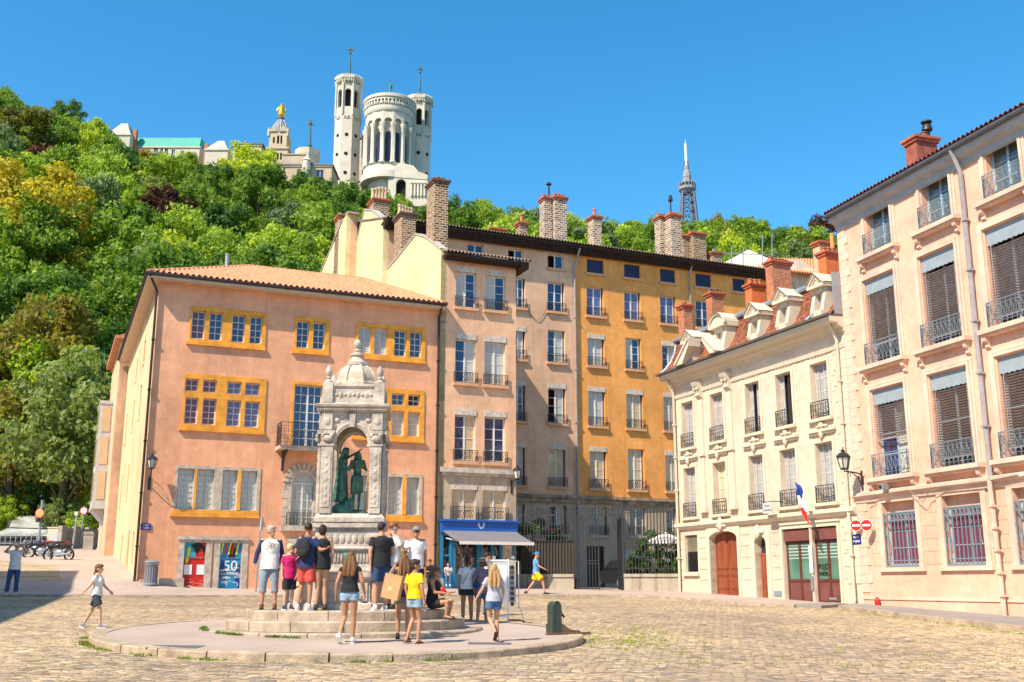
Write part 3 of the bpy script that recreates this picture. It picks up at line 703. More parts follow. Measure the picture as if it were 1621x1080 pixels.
a, b, c, d = door; mb = MB(); facade_mesh(mb, a, b, zg, d, [(a + .2, b - .2, zg, d - .25)], .28, -.04); mb.build('door_surround', STONEW, B)
mb = MB(); mb.box(a + .2, b - .2, .15, .2, zg, d - .25); mb.build('door', mat('dark green door', (.03, .05, .04), .5, .2, 4), B)
a, b, c, d = shopw; mb = MB(); facade_mesh(mb, a, b, c, d, [(a + .2, b - .2, c + .15, d - .2)], .28, -.04); mb.build('shop_window_surround', STONEW, B)
casement(B, a + .2, b - .2, c + .15, d - .2, leaves=3, rows=1, pane=curtain('poster behind glass', (.5, .55, .1), (.12, .2, .2), 3), fm=WOODG)
# eaves, roof
OV = .55; EZ = 15.05; ru0, ru1, ry0, ry1 = UL - OV, UR + .12, -OV, 19.2 + OV
mb = MB(); t_ = .2
mb.prism([(ru0, ry0), (ru1, ry0), (ru1, ry1), (ru0, ry1)], EZ - .25, EZ - .1, 'z'); mb.build('soffit', mat('cream soffit', (.62, .46, .33), .8, .12, 4), B)
mb = MB(); mb.tube([(ru1, ry0 - .06, EZ - .06), (ru0 - .06, ry0 - .06, EZ - .06), (ru0 - .06, ry1, EZ - .06)], .08, 8); mb.build('gutter', PIPED, B, True)
pipe(B, [(ru0 + .1, ry0, EZ - .12), (UL - .08, -.1, EZ - .7), (UL - .08, -.1, .9)], .055); pipe(B, [(-.1, ry0, EZ - .15), (-.09, -.1, EZ - .6), (-.09, -.1, 1.2)], .06)
ymid = (ry0 + ry1) / 2
aL = F.uz(395, 421, ymid); aR = F.uz(636, 450, ymid); RZ = (aL[1] + aR[1]) / 2; uaL, uaR = aL[0], aR[0]
uaL = max(uaL, ru0 + 3.5)
uaL, uaR, RZ, EZ2 = uaL, min(uaR, ru1 - 1.5), RZ, EZ
def hip(P00, P10, h0, h1, n, rows_=1):
    """tile field between eave P00-P10 and the ridge span h0-h1 above it"""
    P00, P10, h0, h1 = map(Vector, (P00, P10, h0, h1)); E_ = (P10 - P00).normalized(); Lh = (P10 - P00).length
    t0, t1 = (h0 - P00).dot(E_) / Lh, (h1 - P00).dot(E_) / Lh
    def fn(s):
        lo = P00.lerp(P10, s); k = min(1, s / t0 if t0 > 1e-6 else 1, (1 - s) / (1 - t1) if t1 < 1 - 1e-6 else 1)
        up = (h0 - (P00 + E_ * t0 * Lh)); return lo, lo + up * max(0, k)
    m2 = MB(); tiles_strip(m2, fn, n, 6, .075, 10); return m2
A_, B_, C_, D_ = (ru0, ry0, EZ), (ru1, ry0, EZ), (ru1, ry1, EZ), (ru0, ry1, EZ); H0, H1 = (uaL, ymid, RZ), (uaR, ymid, RZ)
rt = hip(A_, B_, H0, H1, 54).build('roof', TILE, B, True)
hip(D_, A_, H0, H0, 92).build('roof_side', TILE, B, True); hip(B_, C_, H1, H1, 92).build('roof_side', TILE, B, True); hip(C_, D_, H1, H0, 66).build('roof_side', TILE, B, True)
mb = MB(); mb.tube([A_, H0, H1, B_], .12, 8); mb.build('ridge_tiles', TILE, rt, True)
q = F.uz(359, 420, 8); mb = MB(); mb.lathe([(.1, -1.2), (.1, .55), (.13, .56), (.13, .62)], (q[0], 8, q[1]), 10); mb.build('flue', ZINC, B)
# stone bench/low step at the corner
mb = MB(); q0 = F.uz(233, 920)[0]; q1 = F.uz(287, 925)[0]
mb.box(UL + .1, q1 - 1.0, -.5, 0, .9, 1.78); mb.box(q1 - .99, q1, -.9, 0, .9, 1.82); mb.build('stone_step', STONE, B)
# projecting rear wing with the enclosed oriel, up the side street
W = root_of('rear_wing', 'tall narrow peach coloured wing with an enclosed oriel up the side street', F)
mb = MB(); mb.box(UL - .5, UL + 6, 19.9, 30, 0, 16.3); mb.build('wall', plaster('peach render', (.72, .44, .27)), W)
mb = MB(); mb.box(UL - 1.3, UL - .502, 24, 28, 6.2, 6.4); mb.box(UL - 1.3, UL - .502, 24, 28, 12.9, 13.1); mb.box(UL - 1.25, UL - .502, 24.05, 27.95, 6.4, 12.9); mb.prism([(UL - 1.25, 6.2), (UL - .502, 6.2), (UL - .502, 5.4)], 24.3, 27.7, 'y'); mb.cur = 1
for z0, z1 in ((6.8, 8.6), (9., 10.8), (11.1, 12.7)): mb.box(UL - 1.28, UL - 1.26, 24.3, 27.7, z0, z1); mb.box(UL - 1.1, UL - .6, 24.02, 24.04, z0, z1)
mb.build('oriel', [WOODG, CURTY], W)
mb = MB(); mb.prism([(UL - .9, 19.5), (UL + 6.4, 19.5), (UL + 6.4, 30.5), (UL - .9, 30.5)], 16.3, 16.5, 'z'); mb.prism([(UL - .7, 16.5), (UL + 6.2, 16.5), (UL + 2.7, 18)], 19.6, 30.4, 'y'); mb.build('roof', TILE, W)

# ---------------------------------------------------------------- 2: narrow pink house with blue shop, and the yellow gable above the salmon house
B = root_of('narrow_pink_house', 'narrow pink beige house with four pairs of windows above the blue shopfront', F)
U1 = 4.1; ZW = 17.55
r4 = F.rows([(722, 423, 753.5, 488), (768.5, 428.5, 800, 491)]); r3 = F.rows([(720.5, 529, 753, 606.7), (767, 533, 800, 610)])
r2 = F.rows([(719.5, 648, 753, 730), (767, 652, 800, 733)]); r1 = F.rows([(715, 768, 754, 824.5), (764, 770.7, 801, 825.5)])
zl = F.uz(755, 749)[1]; zsh = F.uz(760, 828)[1]
shop = (.15, 4.0, zg, zsh)
mb = MB(); facade_mesh(mb, 0.002, U1, zl, ZW, r4 + r3 + r2, .24); mb.build('wall', P_B2, B)
mb = MB(); facade_mesh(mb, 0.002, U1, zg, zl, r1 + [shop], .24); mb.build('stone_base', P_B2L, B)
mb = MB(); mb.box(.1, U1 + .02, -.2, -.004, zl - .02, zl + .22); mb.box(.2, U1, -.12, -.003, zl - .16, zl - .02); mb.build('string_course', STONEW, B)
LINT = mat('pale stone lintel', (.56, .48, .4), .9, .3, 6, .6, 16)
for row, cur in ((r4, [CURTW, CURTW]), (r3, [CURTW, CURTW]), (r2, [CURTY, CURTW]), (r1, [CURTY, CURTY])):
    for (a, b, c, d), cm in zip(row, cur):
        lh = .28 if row is not r1 else .2
        k = MB(); k.box(a - .02, b + .02, -.035, .12, d - lh, d + .02); k.build('lintel', LINT, B)
        casement(B, a, b, c + .02, d - lh, y=.15, leaves=2, rows=4 if row is not r1 else 3, pane=cm, fw=.07)
        railing(B, a - .08, b + .08, c + .03, .5 if row is not r1 else .62, -.1, pitch=.14)
        k = MB(); k.box(a - .12, b + .12, -.15, -.001, c - .16, c); k.build('sill', SILLM if row is not r1 else STONEW, B)
# gable: outline measured on the side plane, shared with the tall house behind
gz_ = lambda *p: F.vz(*p, 0)
mb = MB(); zt = 18.3
pr = [(0, zg), (0, zt - .3), (1.3, 18.75), (2.6, 19.45), (4.0, 19.6), (7.3, 19.55), (9.48, 19.6), (9.48, zg)]
pr[4:6] = [(4.2, 20.1), (7.3, 19.75)]
mb.prism([(p[0], p[1]) for p in pr], -.0, .32, 'x'); mb.build('gable_wall', P_B2G, B)
cp = MB()
for p, q in zip(pr[1:6], pr[2:7]): cp.bar((.16, p[0], p[1] + .03), (.16, q[0], q[1] + .03), .42, .09)
cp.build('coping', COPE, B)
mb = MB(); mb.add([(.32, .3, 18.1), (U1 + .2, .3, 17.9), (U1 + .2, 9.4, 20.), (.32, 9.4, 19.5)], [(0, 1, 2, 3)]); mb.build('roof_deck', TILEB, B)
mb = MB(); mb.add([(U1, 0, zg), (U1, 9.48, zg), (U1, 9.48, 19.4), (U1, 0, ZW)], [(0, 1, 2, 3)]); mb.build('side_wall', P_B2, B)
mb = MB()
mb.box(.05, U1 + .45, -.62, .3, ZW + .02, ZW + .12)
for k in range(5): mb.box(.04, U1 + .45 - .0 * k, -.64 + .08 * k, -.6 + .08 * k, ZW - .04 * k, ZW + .14)
mb.box(U1 + .02, U1 + .47, -.6, 1.4, ZW - .2, ZW + .02); mb.build('eave', EAVEW, B)
mb = MB(); tiles_strip(mb, lambda s: ((.05 + s * (U1 + .5), -.75, ZW + .17), (.05 + s * (U1 + .5), .9, ZW + .75)), 24, 6, .06, 5); mb.build('roof', TILEB, B, True)
ca = chimney(B, .02, .8, 1.3, 2.5, 18.4, F.uz(685, 282, 1.3)[1], BRK, 3, mat('dark pot', (.2, .12, .08), .9, .3, 5), pot_h=.3, cap=mat('sooty cap', (.16, .09, .07), .9, .3, 5))
c7 = F.uz(633.8, 335, 7.)[1]; cb_ = chimney(B, .02, .88, 7., 8.4, 19., c7, BRK, 5, POTB, pot_h=.65, cap=mat('sooty cap', (.16, .09, .07), .9, .3, 5))
# shopfront
BLU = mat('bright blue shop paint', (.006, .1, .42), .45, .06, 4, spec=.5); BLU2 = mat('teal blue shop paint', (.012, .2, .4), .45, .1, 4, spec=.5)
zf = F.uz(760, 845)[1]
mb = MB(); mb.box(.12, 4.04, -.3, .02, zf, zsh + .02); mb.box(.06, 4.08, -.4, .02, zsh + .025, zsh + .12); fa = mb.build('fascia', BLU, B)
mb = MB(); cuu, cz_ = 2.15, (zf + zsh) / 2 + .1
stroke(mb, [(cuu - .14, cz_ + .14), (cuu - .12, cz_ - .02), (cuu, cz_ - .12), (cuu + .12, cz_ - .02), (cuu + .14, cz_ + .14)], .07, -.304); mb.build('emblem', WHT, fa)
mb = MB(); gb = 1.1; bw = .13
ups = [.16, .62, .78, 2.02, 2.18, 2.75, 3.2, 3.86]
for u in ups: mb.box(u, u + bw, -.14, .1, gb, zf)
for u0_, u1_ in ((.29, .62), (.91, 2.02), (3.33, 3.86)):
    mb.box(u0_, u1_, -.1, .08, gb, gb + .95); mb.box(u0_, u1_, -.1, .08, zf - .12, zf)
mb.box(.29, .62, -.1, .08, gb + 1.75, gb + 1.85)
mb.build('shopfront_frame', BLU2, B)
mb = MB(); mb.box(.16, 3.98, .12, .16, gb, zf); mb.build('shop_glass', GDARK, B)
mb = MB()
for k in range(26): x = .98 + .95 * random.random(); z = gb + 1.05 + 1.5 * random.random(); stroke(mb, [(x, z), (x + .03, z + .12), (x - .02, z + .24), (x + .05, z + .36)], .05, .1)
for k in range(12): x = 2.85 + .33 * random.random(); z = gb + 1.6 + .9 * random.random(); stroke(mb, [(x, z), (x + .1, z + .06), (x + .02, z + .14)], .04, .1)
mb.build('window_decoration', curtain('pale paper display', (.55, .5, .38), (.4, .35, .26), 8), B)
mb = MB(); mb.box(3.33, 3.86, -.08, .06, gb + .96, zf - .13); mb.build('shop_panel', LINT, B)
AWN = mat('grey awning canvas', (.17, .165, .18), .85, .08, 3)
p0_, p1_ = F.uz(706, 842, -.35), F.uz(822, 842, -.35); mb = MB(); n = 8; vs = []
zr = zf + .1; ze = F.uz(790, 858.5, -1.9)[1]; ue0, ue1 = F.uz(727, 858, -1.9)[0], F.uz(845, 860, -1.9)[0]
for i in range(n + 1):
    t = i / n; y = -.34 - 1.56 * t; z = zr + (ze - zr) * (t ** .85)
    vs += [(.2 + (ue0 - .2) * t, y, z), (4.0 + (ue1 - 4.0) * t, y, z), (4.0 + (ue1 - 4.0) * t, y, z - .02), (.2 + (ue0 - .2) * t, y, z - .02)]
mb.add(vs, [(i * 4 + a, i * 4 + b, i * 4 + 4 + b, i * 4 + 4 + a) for i in range(n) for a, b in ((0, 1), (1, 2), (2, 3), (3, 0))])
mb.box(ue0, ue1, -1.94, -1.9, ze - .1, ze + .01); aw = mb.build('awning', AWN, B)
mb = MB(); mb.box(ue0, ue1, -1.96, -1.942, ze - .12, ze + .02)
for u, v in ((.35, ue0 + .15), (3.85, ue1 - .15)): mb.bar((u, -.35, zr - .35), ((u + v) / 2, -1.2, ze + .1), .04); mb.bar(((u + v) / 2, -1.2, ze + .1), (v, -1.88, ze), .035)
mb.build('awning_bar', WOODW, aw)

# ---------------------------------------------------------------- 3: long tall house behind the courtyard, rose left part and orange right part
F = FB; B = root_of('tall_courtyard_house', 'long house, rose left half and orange ochre right half, behind the iron fence', F)
UJ = 12.2; UE = 27.2; ZE = F.uz(929, 405)[1]
zb = F.uz(990, 792)[1]
at_ = F.rows([(740, 384, 765.5, 397), (804.5, 391, 828, 405.5), (867, 399, 892, 421), (929, 411.5, 955.5, 433), (988, 419, 1013, 440), (1045, 426, 1069, 447), (1101, 433, 1125.5, 454), (1160, 441, 1180, 460)])
at_ = [(a, b, at_[3][2] - .0, F.uz(942, 411.5)[1]) for a, b, c, d in at_]; at_ = [(a, b, F.uz(942, 433)[1], d) for a, b, c, d in at_]
ra = F.rows([(812, 442, 831.5, 487), (867, 447, 893.5, 493), (929, 455, 955.5, 500), (988.5, 462, 1014, 507), (1045.5, 469, 1070, 513), (1102, 476, 1127, 520)])
rb = F.rows([(812, 520, 831.5, 570), (867.5, 524.5, 894.5, 574.5), (930.7, 529, 956.7, 580), (990.7, 535.5, 1015, 585), (1048.5, 540.5, 1072, 589), (1104, 546, 1128, 594)])
rc = F.rows([(812, 604.5, 831.5, 666.7), (868, 608.5, 895.5, 670.7), (931.8, 613, 958, 674.5), (992, 618, 1018, 679), (1051, 621.5, 1073, 682)])
rd = F.rows([(812, 701.5, 831.5, 768), (868.5, 704.5, 895.5, 770.7), (933.8, 708, 960, 773), (994.5, 710.7, 1020, 775.5), (1054, 714.5, 1078, 778)])
re_ = F.rows([(812, 798, 831, 845), (871, 799, 896.7, 846), (935.5, 803, 961, 847), (996.7, 804.5, 1022, 848), (1056.7, 807, 1070, 850)])
dr = F.rows([(928, 864, 957, 928), (876, 864, 909, 912), (988, 866, 1018, 905), (838, 864, 862, 908)])
dr = [(a, b, (.4 if i == 0 else c), d) for i, (a, b, c, d) in enumerate(dr)]
al = at_ + ra + rb + rc + rd
mb = MB(); facade_mesh(mb, -.0, UJ, zb, ZE, [w for w in al if w[0] < UJ], .24); mb.build('rose_wall', P_B3P, B)
mb = MB(); facade_mesh(mb, UJ, UE, zb, ZE, [w for w in al if w[0] > UJ], .24); mb.build('orange_wall', P_B3O, B)
mb = MB(); facade_mesh(mb, -.0, UE, zg, zb, re_ + dr, .3); mb.build('stone_base', P_B2L, B)
mb = MB(); mb.box(0, UE, -.22, -.004, zb - .02, zb + .16); mb.box(0, UE, -.12, -.003, zb - .3, zb - .03); mb.build('string_course', mat('soot stained ledge', (.3, .22, .15), .95, .6, 3, 1., 9), B)
mb = MB(); shell(mb, 0, UE, 13.5, zg, ZE, left=False); mb.build('rear_wall', P_B3O, B)
for w in at_:
    a, b, c, d = w; open_ = 2 <= at_.index(w) <= 2
    if at_.index(w) < 3: casement(B, a, b, c, d, y=.15, leaves=2, rows=1, pane=GBLUE, fw=.06, dark=0 if open_ or at_.index(w) == 1 else None)
    else:
        s_ = MB(); s_.box(a, b, .14, .17, c, d)
        for k in range(6): z = c + (d - c) * (k + .5) / 6; s_.box(a + .01, b - .01, .115, .139, z - .03, z + .02)
        s_.build('blind', mat('navy roller shutter', (.02, .035, .1), .6, .2, 4), B)
    k = MB(); k.box(a - .14, b + .14, -.12, -.001, c - .16, c - .01); k.build('sill', SILLM, B)
dk = {(id(rc), 1): 0}
for row, cs in ((ra, [GBLUE, GBLUE, CURTB, CURTB, CURTB, GBLUE]), (rb, [CURTW, CURTW, CURTW, CURTW, CURTY, CURTW]), (rc, [CURTW, CURTW, CURTW, CURTY, CURTY]), (rd, [CURTW, CURTY, CURTY, CURTY, CURTY]), (re_, [CURTW, CURTW, CURTY, GDARK, GDARK])):
    for i, ((a, b, c, d), cm) in enumerate(zip(row, cs)):
        lh = 0 if row is ra or row is re_ or (row is rb and i in (1, 3)) or (row is rd and i == 3) else .28
        if lh:
            k = MB(); k.box(a - .02, b + .02, -.03, .12, d - lh, d + .02); k.build('lintel', LINT, B)
        casement(B, a, b - .1, c + .02, d - lh, y=.15, leaves=2, rows=3 if row in (ra, re_) else 4, pane=cm, fw=.065, dark=dk.get((id(row), i)))
        railing(B, a - .06, b + .06, c + .03, .52, -.1, pitch=.16)
        k = MB(); k.box(a - .13, b + .13, -.15, -.001, c - .16, c); k.build('sill', SILLM if row is not re_ else STONEW, B)
DOORB = mat('dark brown door', (.045, .02, .014), .5, .3, 3)
for i, (a, b, c, d) in enumerate(dr):
    k = MB(); k.box(a, b, .16, .2, c, d)
    if i == 0:
        for q in (.08, .55): k.box(a + q * (b - a), a + (q + .37) * (b - a), .13, .159, c + .2, c + 1.0); k.box(a + q * (b - a), a + (q + .37) * (b - a), .13, .159, c + 1.1, d - .2)
    k.build('door' if i == 0 else 'shutter', DOORB if i in (0, 1, 3) else WOODG, B)
# eave of dark oak, tile roof
mb = MB(); mb.box(-.4, UE + .1, -.75, .3, ZE + .3, ZE + .38)
for k in range(5): mb.box(-.4, UE + .1, -.78 + .13 * k, -.7 + .13 * k, ZE + .26 - .09 * k, ZE + .4 - .002 * k)
n = 60
for k in range(n): u = -.3 + (UE + .3) * k / n; mb.box(u, u + .12, -.7, .0, ZE + .12, ZE + .29)
mb.build('eave', EAVEW, B)
mb = MB(); tiles_strip(mb, lambda s: ((-.4 + s * (UE + .5), -.92, ZE + .42), (-.4 + s * (UE + .5), 6.2, ZE + 2.45)), 135, 6, .055, 10); mb.build('roof', TILEB, B, True)
mb = MB(); mb.add([(-.4, 6.2, ZE + 2.4), (UE + .1, 6.2, ZE + 2.4), (UE + .1, 14, ZE + .3), (-.4, 14, ZE + .3)], [(0, 1, 2, 3)]); mb.build('rear_roof', TILEB, B)
mb = MB(); e = F.o; dz_ = FA.vz
pr = [(0.001, 8.), (0.001, 22.6), (2.6, 24.05), (4.4, 24.7), (6.3, 23.), (6.35, 8.)]
mb.prism(pr, 0, .3, 'x') if False else mb.prism(pr, -.32, -.001, 'x'); mb.build('gable_wall', P_B2G, B)
cp = MB()
for p, q in zip(pr[1:4], pr[2:5]): cp.bar((-.16, p[0], p[1] + .03), (-.16, q[0], q[1] + .03), .42, .09)
cp.build('coping', COPE, B)
# party wall block further back, with its own sunlit gable
u3 = F.uz(555, 380, 6.05)[0]
pa = [F.vz(x, y, u3) for x, y in ((555.5, 341), (514, 435))]
mb = MB(); mb.add([(u3, 6.1, 8), (-.322, 6.1, 8), (-.322, 6.1, F.uz(582, 345, 6.1)[1]), (u3, 6.1, F.uz(556, 337, 6.1)[1])], [(0, 1, 2, 3)]); mb.build('recessed_wall', P_B3P, B)
zt3 = pa[0][1]; mb = MB(); mb.prism([(6.1, 8.), (6.1, zt3), (7.0, zt3 - .1), (pa[1][0], pa[1][1]), (pa[1][0] + .1, 8)], u3 - .3, u3 - .001, 'x'); mb.build('far_gable_wall', P_B2G, B)
cp = MB(); cp.bar((u3 - .15, 7.0, zt3 - .05), (u3 - .15, pa[1][0], pa[1][1] + .05), .42, .09); cp.bar((u3 - .3, 6.05, zt3 + .08), (-.3, 6.05, zt3 + .05), .5, .1); cp.build('coping', COPE, B)
chimney(B, .0, 1.02, 3.5, 4.7, 23.9, F.uz(591, 313, 3.5)[1], BRK, 5, POTB, pot_h=.95)
zz = F.uz(545, 340, 8.)[1]; q0, q1 = F.uz(537, 350, 8.)[0], F.uz(554, 350, 8.)[0]; chimney(B, max(q0, u3 - .3), max(q0, u3 - .3) + .8, 8., 9.2, 20, zz, BRK, 2, ZINC, pot_h=.3)
def roofch(px0, px1, pyt, y, dep, m=BRK, pots=2, ph=.3, pm=POTM, n=1):
    a, zt_ = F.uz(px0, pyt, y); b = F.uz(px1, pyt, y)[0]
    return chimney(B, a, b, y, y + dep, ZE + .3, zt_, m, pots, pm, pot_h=ph)
LBRK = brick('light weathered brick', (.42, .29, .2), (.05, .035, .035), (.74, .6, .46), .32, .15, .025)
roofch(862, 873, 311, 2.0, .8, LBRK, 3); roofch(879, 897, 310, 1.6, .8, LBRK, 3); roofch(938.7, 952, 341, 1.2, .8, LBRK, 1, .55)
roofch(1045, 1056, 341, 2.0, .8, LBRK, 3); roofch(1062, 1077.6, 338, 1.2, .8, LBRK, 3); roofch(1081.5, 1095, 372, 3.6, 1.2, BRK, 2); roofch(1096.6, 1117, 367, 3.2, 1.3, BRK, 3)
roofch(823, 835, 351, 1.8, .7, BRK, 1, .7); roofch(1128, 1142, 398, 3, .9, BRK, 1, .4, ZINC); roofch(778, 800, 360, 4.2, .7, BRK, 3, .12)
q = F.uz(869, 311, 2.5); mb = MB(); mb.lathe([(.06, 0), (.06, .8), (.2, .82), (.2, .86), (.05, 1.0)], (q[0], 2.5, q[1]), 8); mb.lathe([(.05, 0), (.05, .9), (.17, .9), (.17, 1.), (.1, 1.3), (.05, 1.35)], (F.uz(1062, 338, 1.7)[0], 1.7, F.uz(1062, 338, 1.7)[1]), 8); mb.build('cowl', IRON, B)
pipe(B, [(UJ + .12, -.7, ZE + .2), (UJ + .02, -.12, ZE - .9), (UJ + .02, -.12, 1.3)], .07, PIPEG)
q = F.uz(1090, 440); pipe(B, [(q[0], -.5, ZE + .2), (q[0], -.12, ZE - .5), (q[0] + .05, -.12, ZE - 5.5)], .06, PIPEG)
mb = MB(); a = Vector((ra[0][1] + .05, -.05, ra[0][2] + .3)); b = Vector((ra[1][0] - .05, -.05, ra[1][2] + .3)); mb.tube([a.lerp(b, t / 10) - Vector((0, 0, 1.0 * (1 - (2 * t / 10 - 1) ** 2))) for t in range(11)], .015, 4); mb.build('hanging_cable', IRON, B)
# the orange roofs and sheeted attic that look over the courtyard house
q = at(1215, 425, 84); X = thing('sheeted_attic', 'attic under white plastic sheeting beside a new orange tile roof beyond the courtyard house', 'building', (q.x, q.y, 0))
def pa_(pts, Y, m_, name, th=.3):
    mb = MB(); w_ = [at(x, y, Y) - Vector((q.x, q.y, 0)) for x, y in pts]; mb.prism([(p.x, p.z) for p in w_], Y - q.y, Y - q.y + th, 'y'); return mb.build(name, m_, X)
pa_([(1130, 440), (1142, 418), (1185, 395), (1240, 420), (1262, 445), (1262, 640), (1130, 640)], 84, mat('white sheeting', (.7, .66, .58), .6, .12, 1, .5, 3), 'plastic_sheet', 5)
pa_([(1215, 410), (1270, 412), (1292, 430), (1292, 640), (1262, 640), (1262, 448), (1242, 422)], 83, plaster('pale attic wall', (.6, .5, .42)), 'attic_wall', 5)
mb = MB(); A1, A2, A3, A4 = [at(x, y, Y) - Vector((q.x, q.y, 0)) for x, y, Y in ((1200, 425, 82), (1345, 440, 82), (1345, 412, 90), (1195, 409, 90))]
tiles_strip(mb, lambda s: (A1.lerp(A2, s), A4.lerp(A3, s)), 34, 6, .08, 4); mb.build('roof', mat('new orange tiles', (.75, .3, .12), .8, .15, 3), X, True)
mb = MB()
for px, y0, y1 in ((1158, 390, 440), (1176.5, 392, 440), (1207, 372, 440), (1222, 370, 440), (1131, 392, 430)): mb.bar(at(px, y1, 81.) - q + Vector((0, 0, q.z)), at(px, y0, 81.) - q + Vector((0, 0, q.z)), .06)
mb.bar(at(1131, 400, 81.) - q + Vector((0, 0, q.z)), at(1222, 404, 81.) - q + Vector((0, 0, q.z)), .05); mb.build('scaffold_pole', ZINC, X)
# ---------------------------------------------------------------- 4: cream house with mansard roof
F = F4; B = root_of('mansard_house', 'cream two storey house with brown tiled mansard roof, five stone dormers and brown doors', F)
UW = 12.55; ZG = .3; ZC = 10.75
ru = F.rows([(1082, 639, 1099, 709), (1127.5, 623, 1146, 698), (1182, 605, 1205, 685), (1230, 590, 1256, 674), (1285, 571.7, 1314, 661)])
rl = F.rows([(1084, 742, 1101, 818), (1130, 732, 1149.6, 813), (1186.6, 721.5, 1209.5, 806.5), (1236, 711, 1262, 801.5), (1292, 701, 1321, 796.5)])
cs_ = [((a[0] + a[1]) / 2 + (b[0] + b[1]) / 2) / 2 for a, b in zip(ru, rl)]; ww = sum(w[1] - w[0] for w in ru + rl) / 10
ru = [(c - ww / 2, c + ww / 2, w[2], w[3]) for c, w in zip(cs_, ru)]; rl = [(c - ww / 2, c + ww / 2, w[2], w[3]) for c, w in zip(cs_, rl)]
gw = F.rows([(1084.5, 847, 1104.6, 906.6)])[0]; gar = F.rows([(1125, 840, 1169, 939)])[0]; dor = F.rows([(1197, 847, 1215.5, 938)])[0]
po = F.rows([(1241, 836, 1284, 942), (1287, 834, 1329, 943.6)])
zbc = (F.uz(1075.5, 835.5)[1] + F.uz(1361, 809)[1]) / 2
fz = lambda u: gz(*F.w(u, 0)[:2])
gar = (gar[0], gar[1], ZG, gar[3]); dor = (dor[0], dor[1], ZG, dor[3]); po = [(a, b, ZG, d) for a, b, c, d in po]
mb = MB(); facade_mesh(mb, 0, UW, ZG, zbc, [gw, gar, dor] + po, .3); facade_mesh(mb, 0, UW, zbc, ZC, ru + rl, .34); shell(mb, 0, UW, 12, ZG, ZC)
mb.build('wall', P_B4, B)
mb = MB(); mb.prism([(0, zbc - .12), (-.1, zbc - .1), (-.2, zbc + .02), (-.2, zbc + .14), (0, zbc + .2)], -.05, UW, 'x'); mb.build('string_course', P_B4T, B)
G_ = mat('mortar joint', (.36, .3, .22), .95, .2, 5)
spans = [(gw[1] + .12, gar[0] - .2), (gar[1] + .25, dor[0] - .35), (dor[1] + .35, po[0][0] - .25), (po[1][1] + .25, UW - .05), (.05, gw[0] - .12)]
for a, b in spans:
    z = 1.75; mb = MB()
    while z < zbc - .3:
        if b - a > .15: mb.box(a, b, -.004, .004, z - .02, z + .02)
        z += .46
    if mb.v: mb.build('joint_lines', G_, B)
# quoin strips framing the bays on the upper floors
for i, c in enumerate(cs_):
    for s in (-1, 1):
        z = zbc + .3; k = 0; mb = MB()
        while z < ZC - .75:
            w_ = .12 if k % 2 else .2; e = c + s * (ww / 2 + .14); mb.box(min(e, e + s * w_), max(e, e + s * w_), -.014, .001, z, z + .29); z += .3; k += 1
        mb.build('quoins', P_B4T, B)
for c, w1_, w2_ in zip(cs_, ru, rl):
    mb = MB()
    for w in (w1_, w2_):
        a, b, z0, z1 = w
        for e0, e1, f0, f1 in ((a - .13, a - .002, z0 - .02, z1 + .02), (b + .002, b + .13, z0 - .02, z1 + .02), (a - .13, b + .13, z1 + .022, z1 + .16)): mb.box(e0, e1, -.045, .002, f0, f1)
        mb.box(a - .2, b + .2, -.17, -.002, z0 - .14, z0 - .02)
    a, b = w1_[0], w1_[1]; zt = w2_[3]
    mb.box(a - .28, b + .28, -.16, .0, zt + .42, zt + .52); mb.box(a - .22, b + .22, -.1, .0, zt + .34, zt + .419)
    mb.ell((c, -.1, zt + .34), (.1, .1, .2)); mb.ell((c, -.08, w1_[2] - .3), (.13, .08, .13)); mb.ell((c - .22, -.06, w1_[2] - .33), (.14, .05, .05)); mb.ell((c + .22, -.06, w1_[2] - .33), (.14, .05, .05))
    for k in range(-2, 3): mb.bar((c + k * .2, -.035, w1_[3] + .17), (c + k * .24, -.035, w1_[3] + .5), .02, .03)
    mb.build('window_moulding', P_B4T, B, True)
LOUV = mat('pale louvred shutter', (.46, .44, .42), .6, .12, 4)
for j, row in enumerate((ru, rl)):
    for i, (a, b, c, d) in enumerate(row):
        op = (j == 0 and i in (2, 3)) or (j == 1 and i == 1)
        if j == 1 and i == 1: casement(B, a, b, c, d, y=.26, leaves=2, rows=4, pane=CURTY, fw=.06)
        else:
            s_ = MB(); n = 4; lw = (b - a) / n
            for k in range(n):
                if op and k == 1 or (op and i == 3 and k == 2): continue
                e0, e1 = a + k * lw + .012, a + (k + 1) * lw - .012; yy = .2 + (.03 if k % 2 else 0)
                s_.box(e0, e1, yy + .03, yy + .045, c, d)
                s_.box(e0, e0 + .04, yy, yy + .03, c, d); s_.box(e1 - .04, e1, yy, yy + .03, c, d)
                for r_ in range(5): z = c + (d - c) * r_ / 4; s_.box(e0 + .04, e1 - .04, yy + .002, yy + .03, max(c, z - .035), min(d, z + .035))
                m = 34
                for q in range(m): z = c + (d - c) * (q + .5) / m; s_.add([(e0 + .04, yy + .028, z + .03), (e1 - .04, yy + .028, z + .03), (e1 - .04, yy + .006, z - .02), (e0 + .04, yy + .006, z - .02)], [(0, 1, 2, 3)])
            sh = s_.build('shutter', LOUV, B)
            if op: k = MB(); k.box(a, b, .3, .33, c, d); k.build('pane', GDARK, sh)
        railing(B, a - .02, b + .02, c, .62, -.1, pitch=.15, style='o')
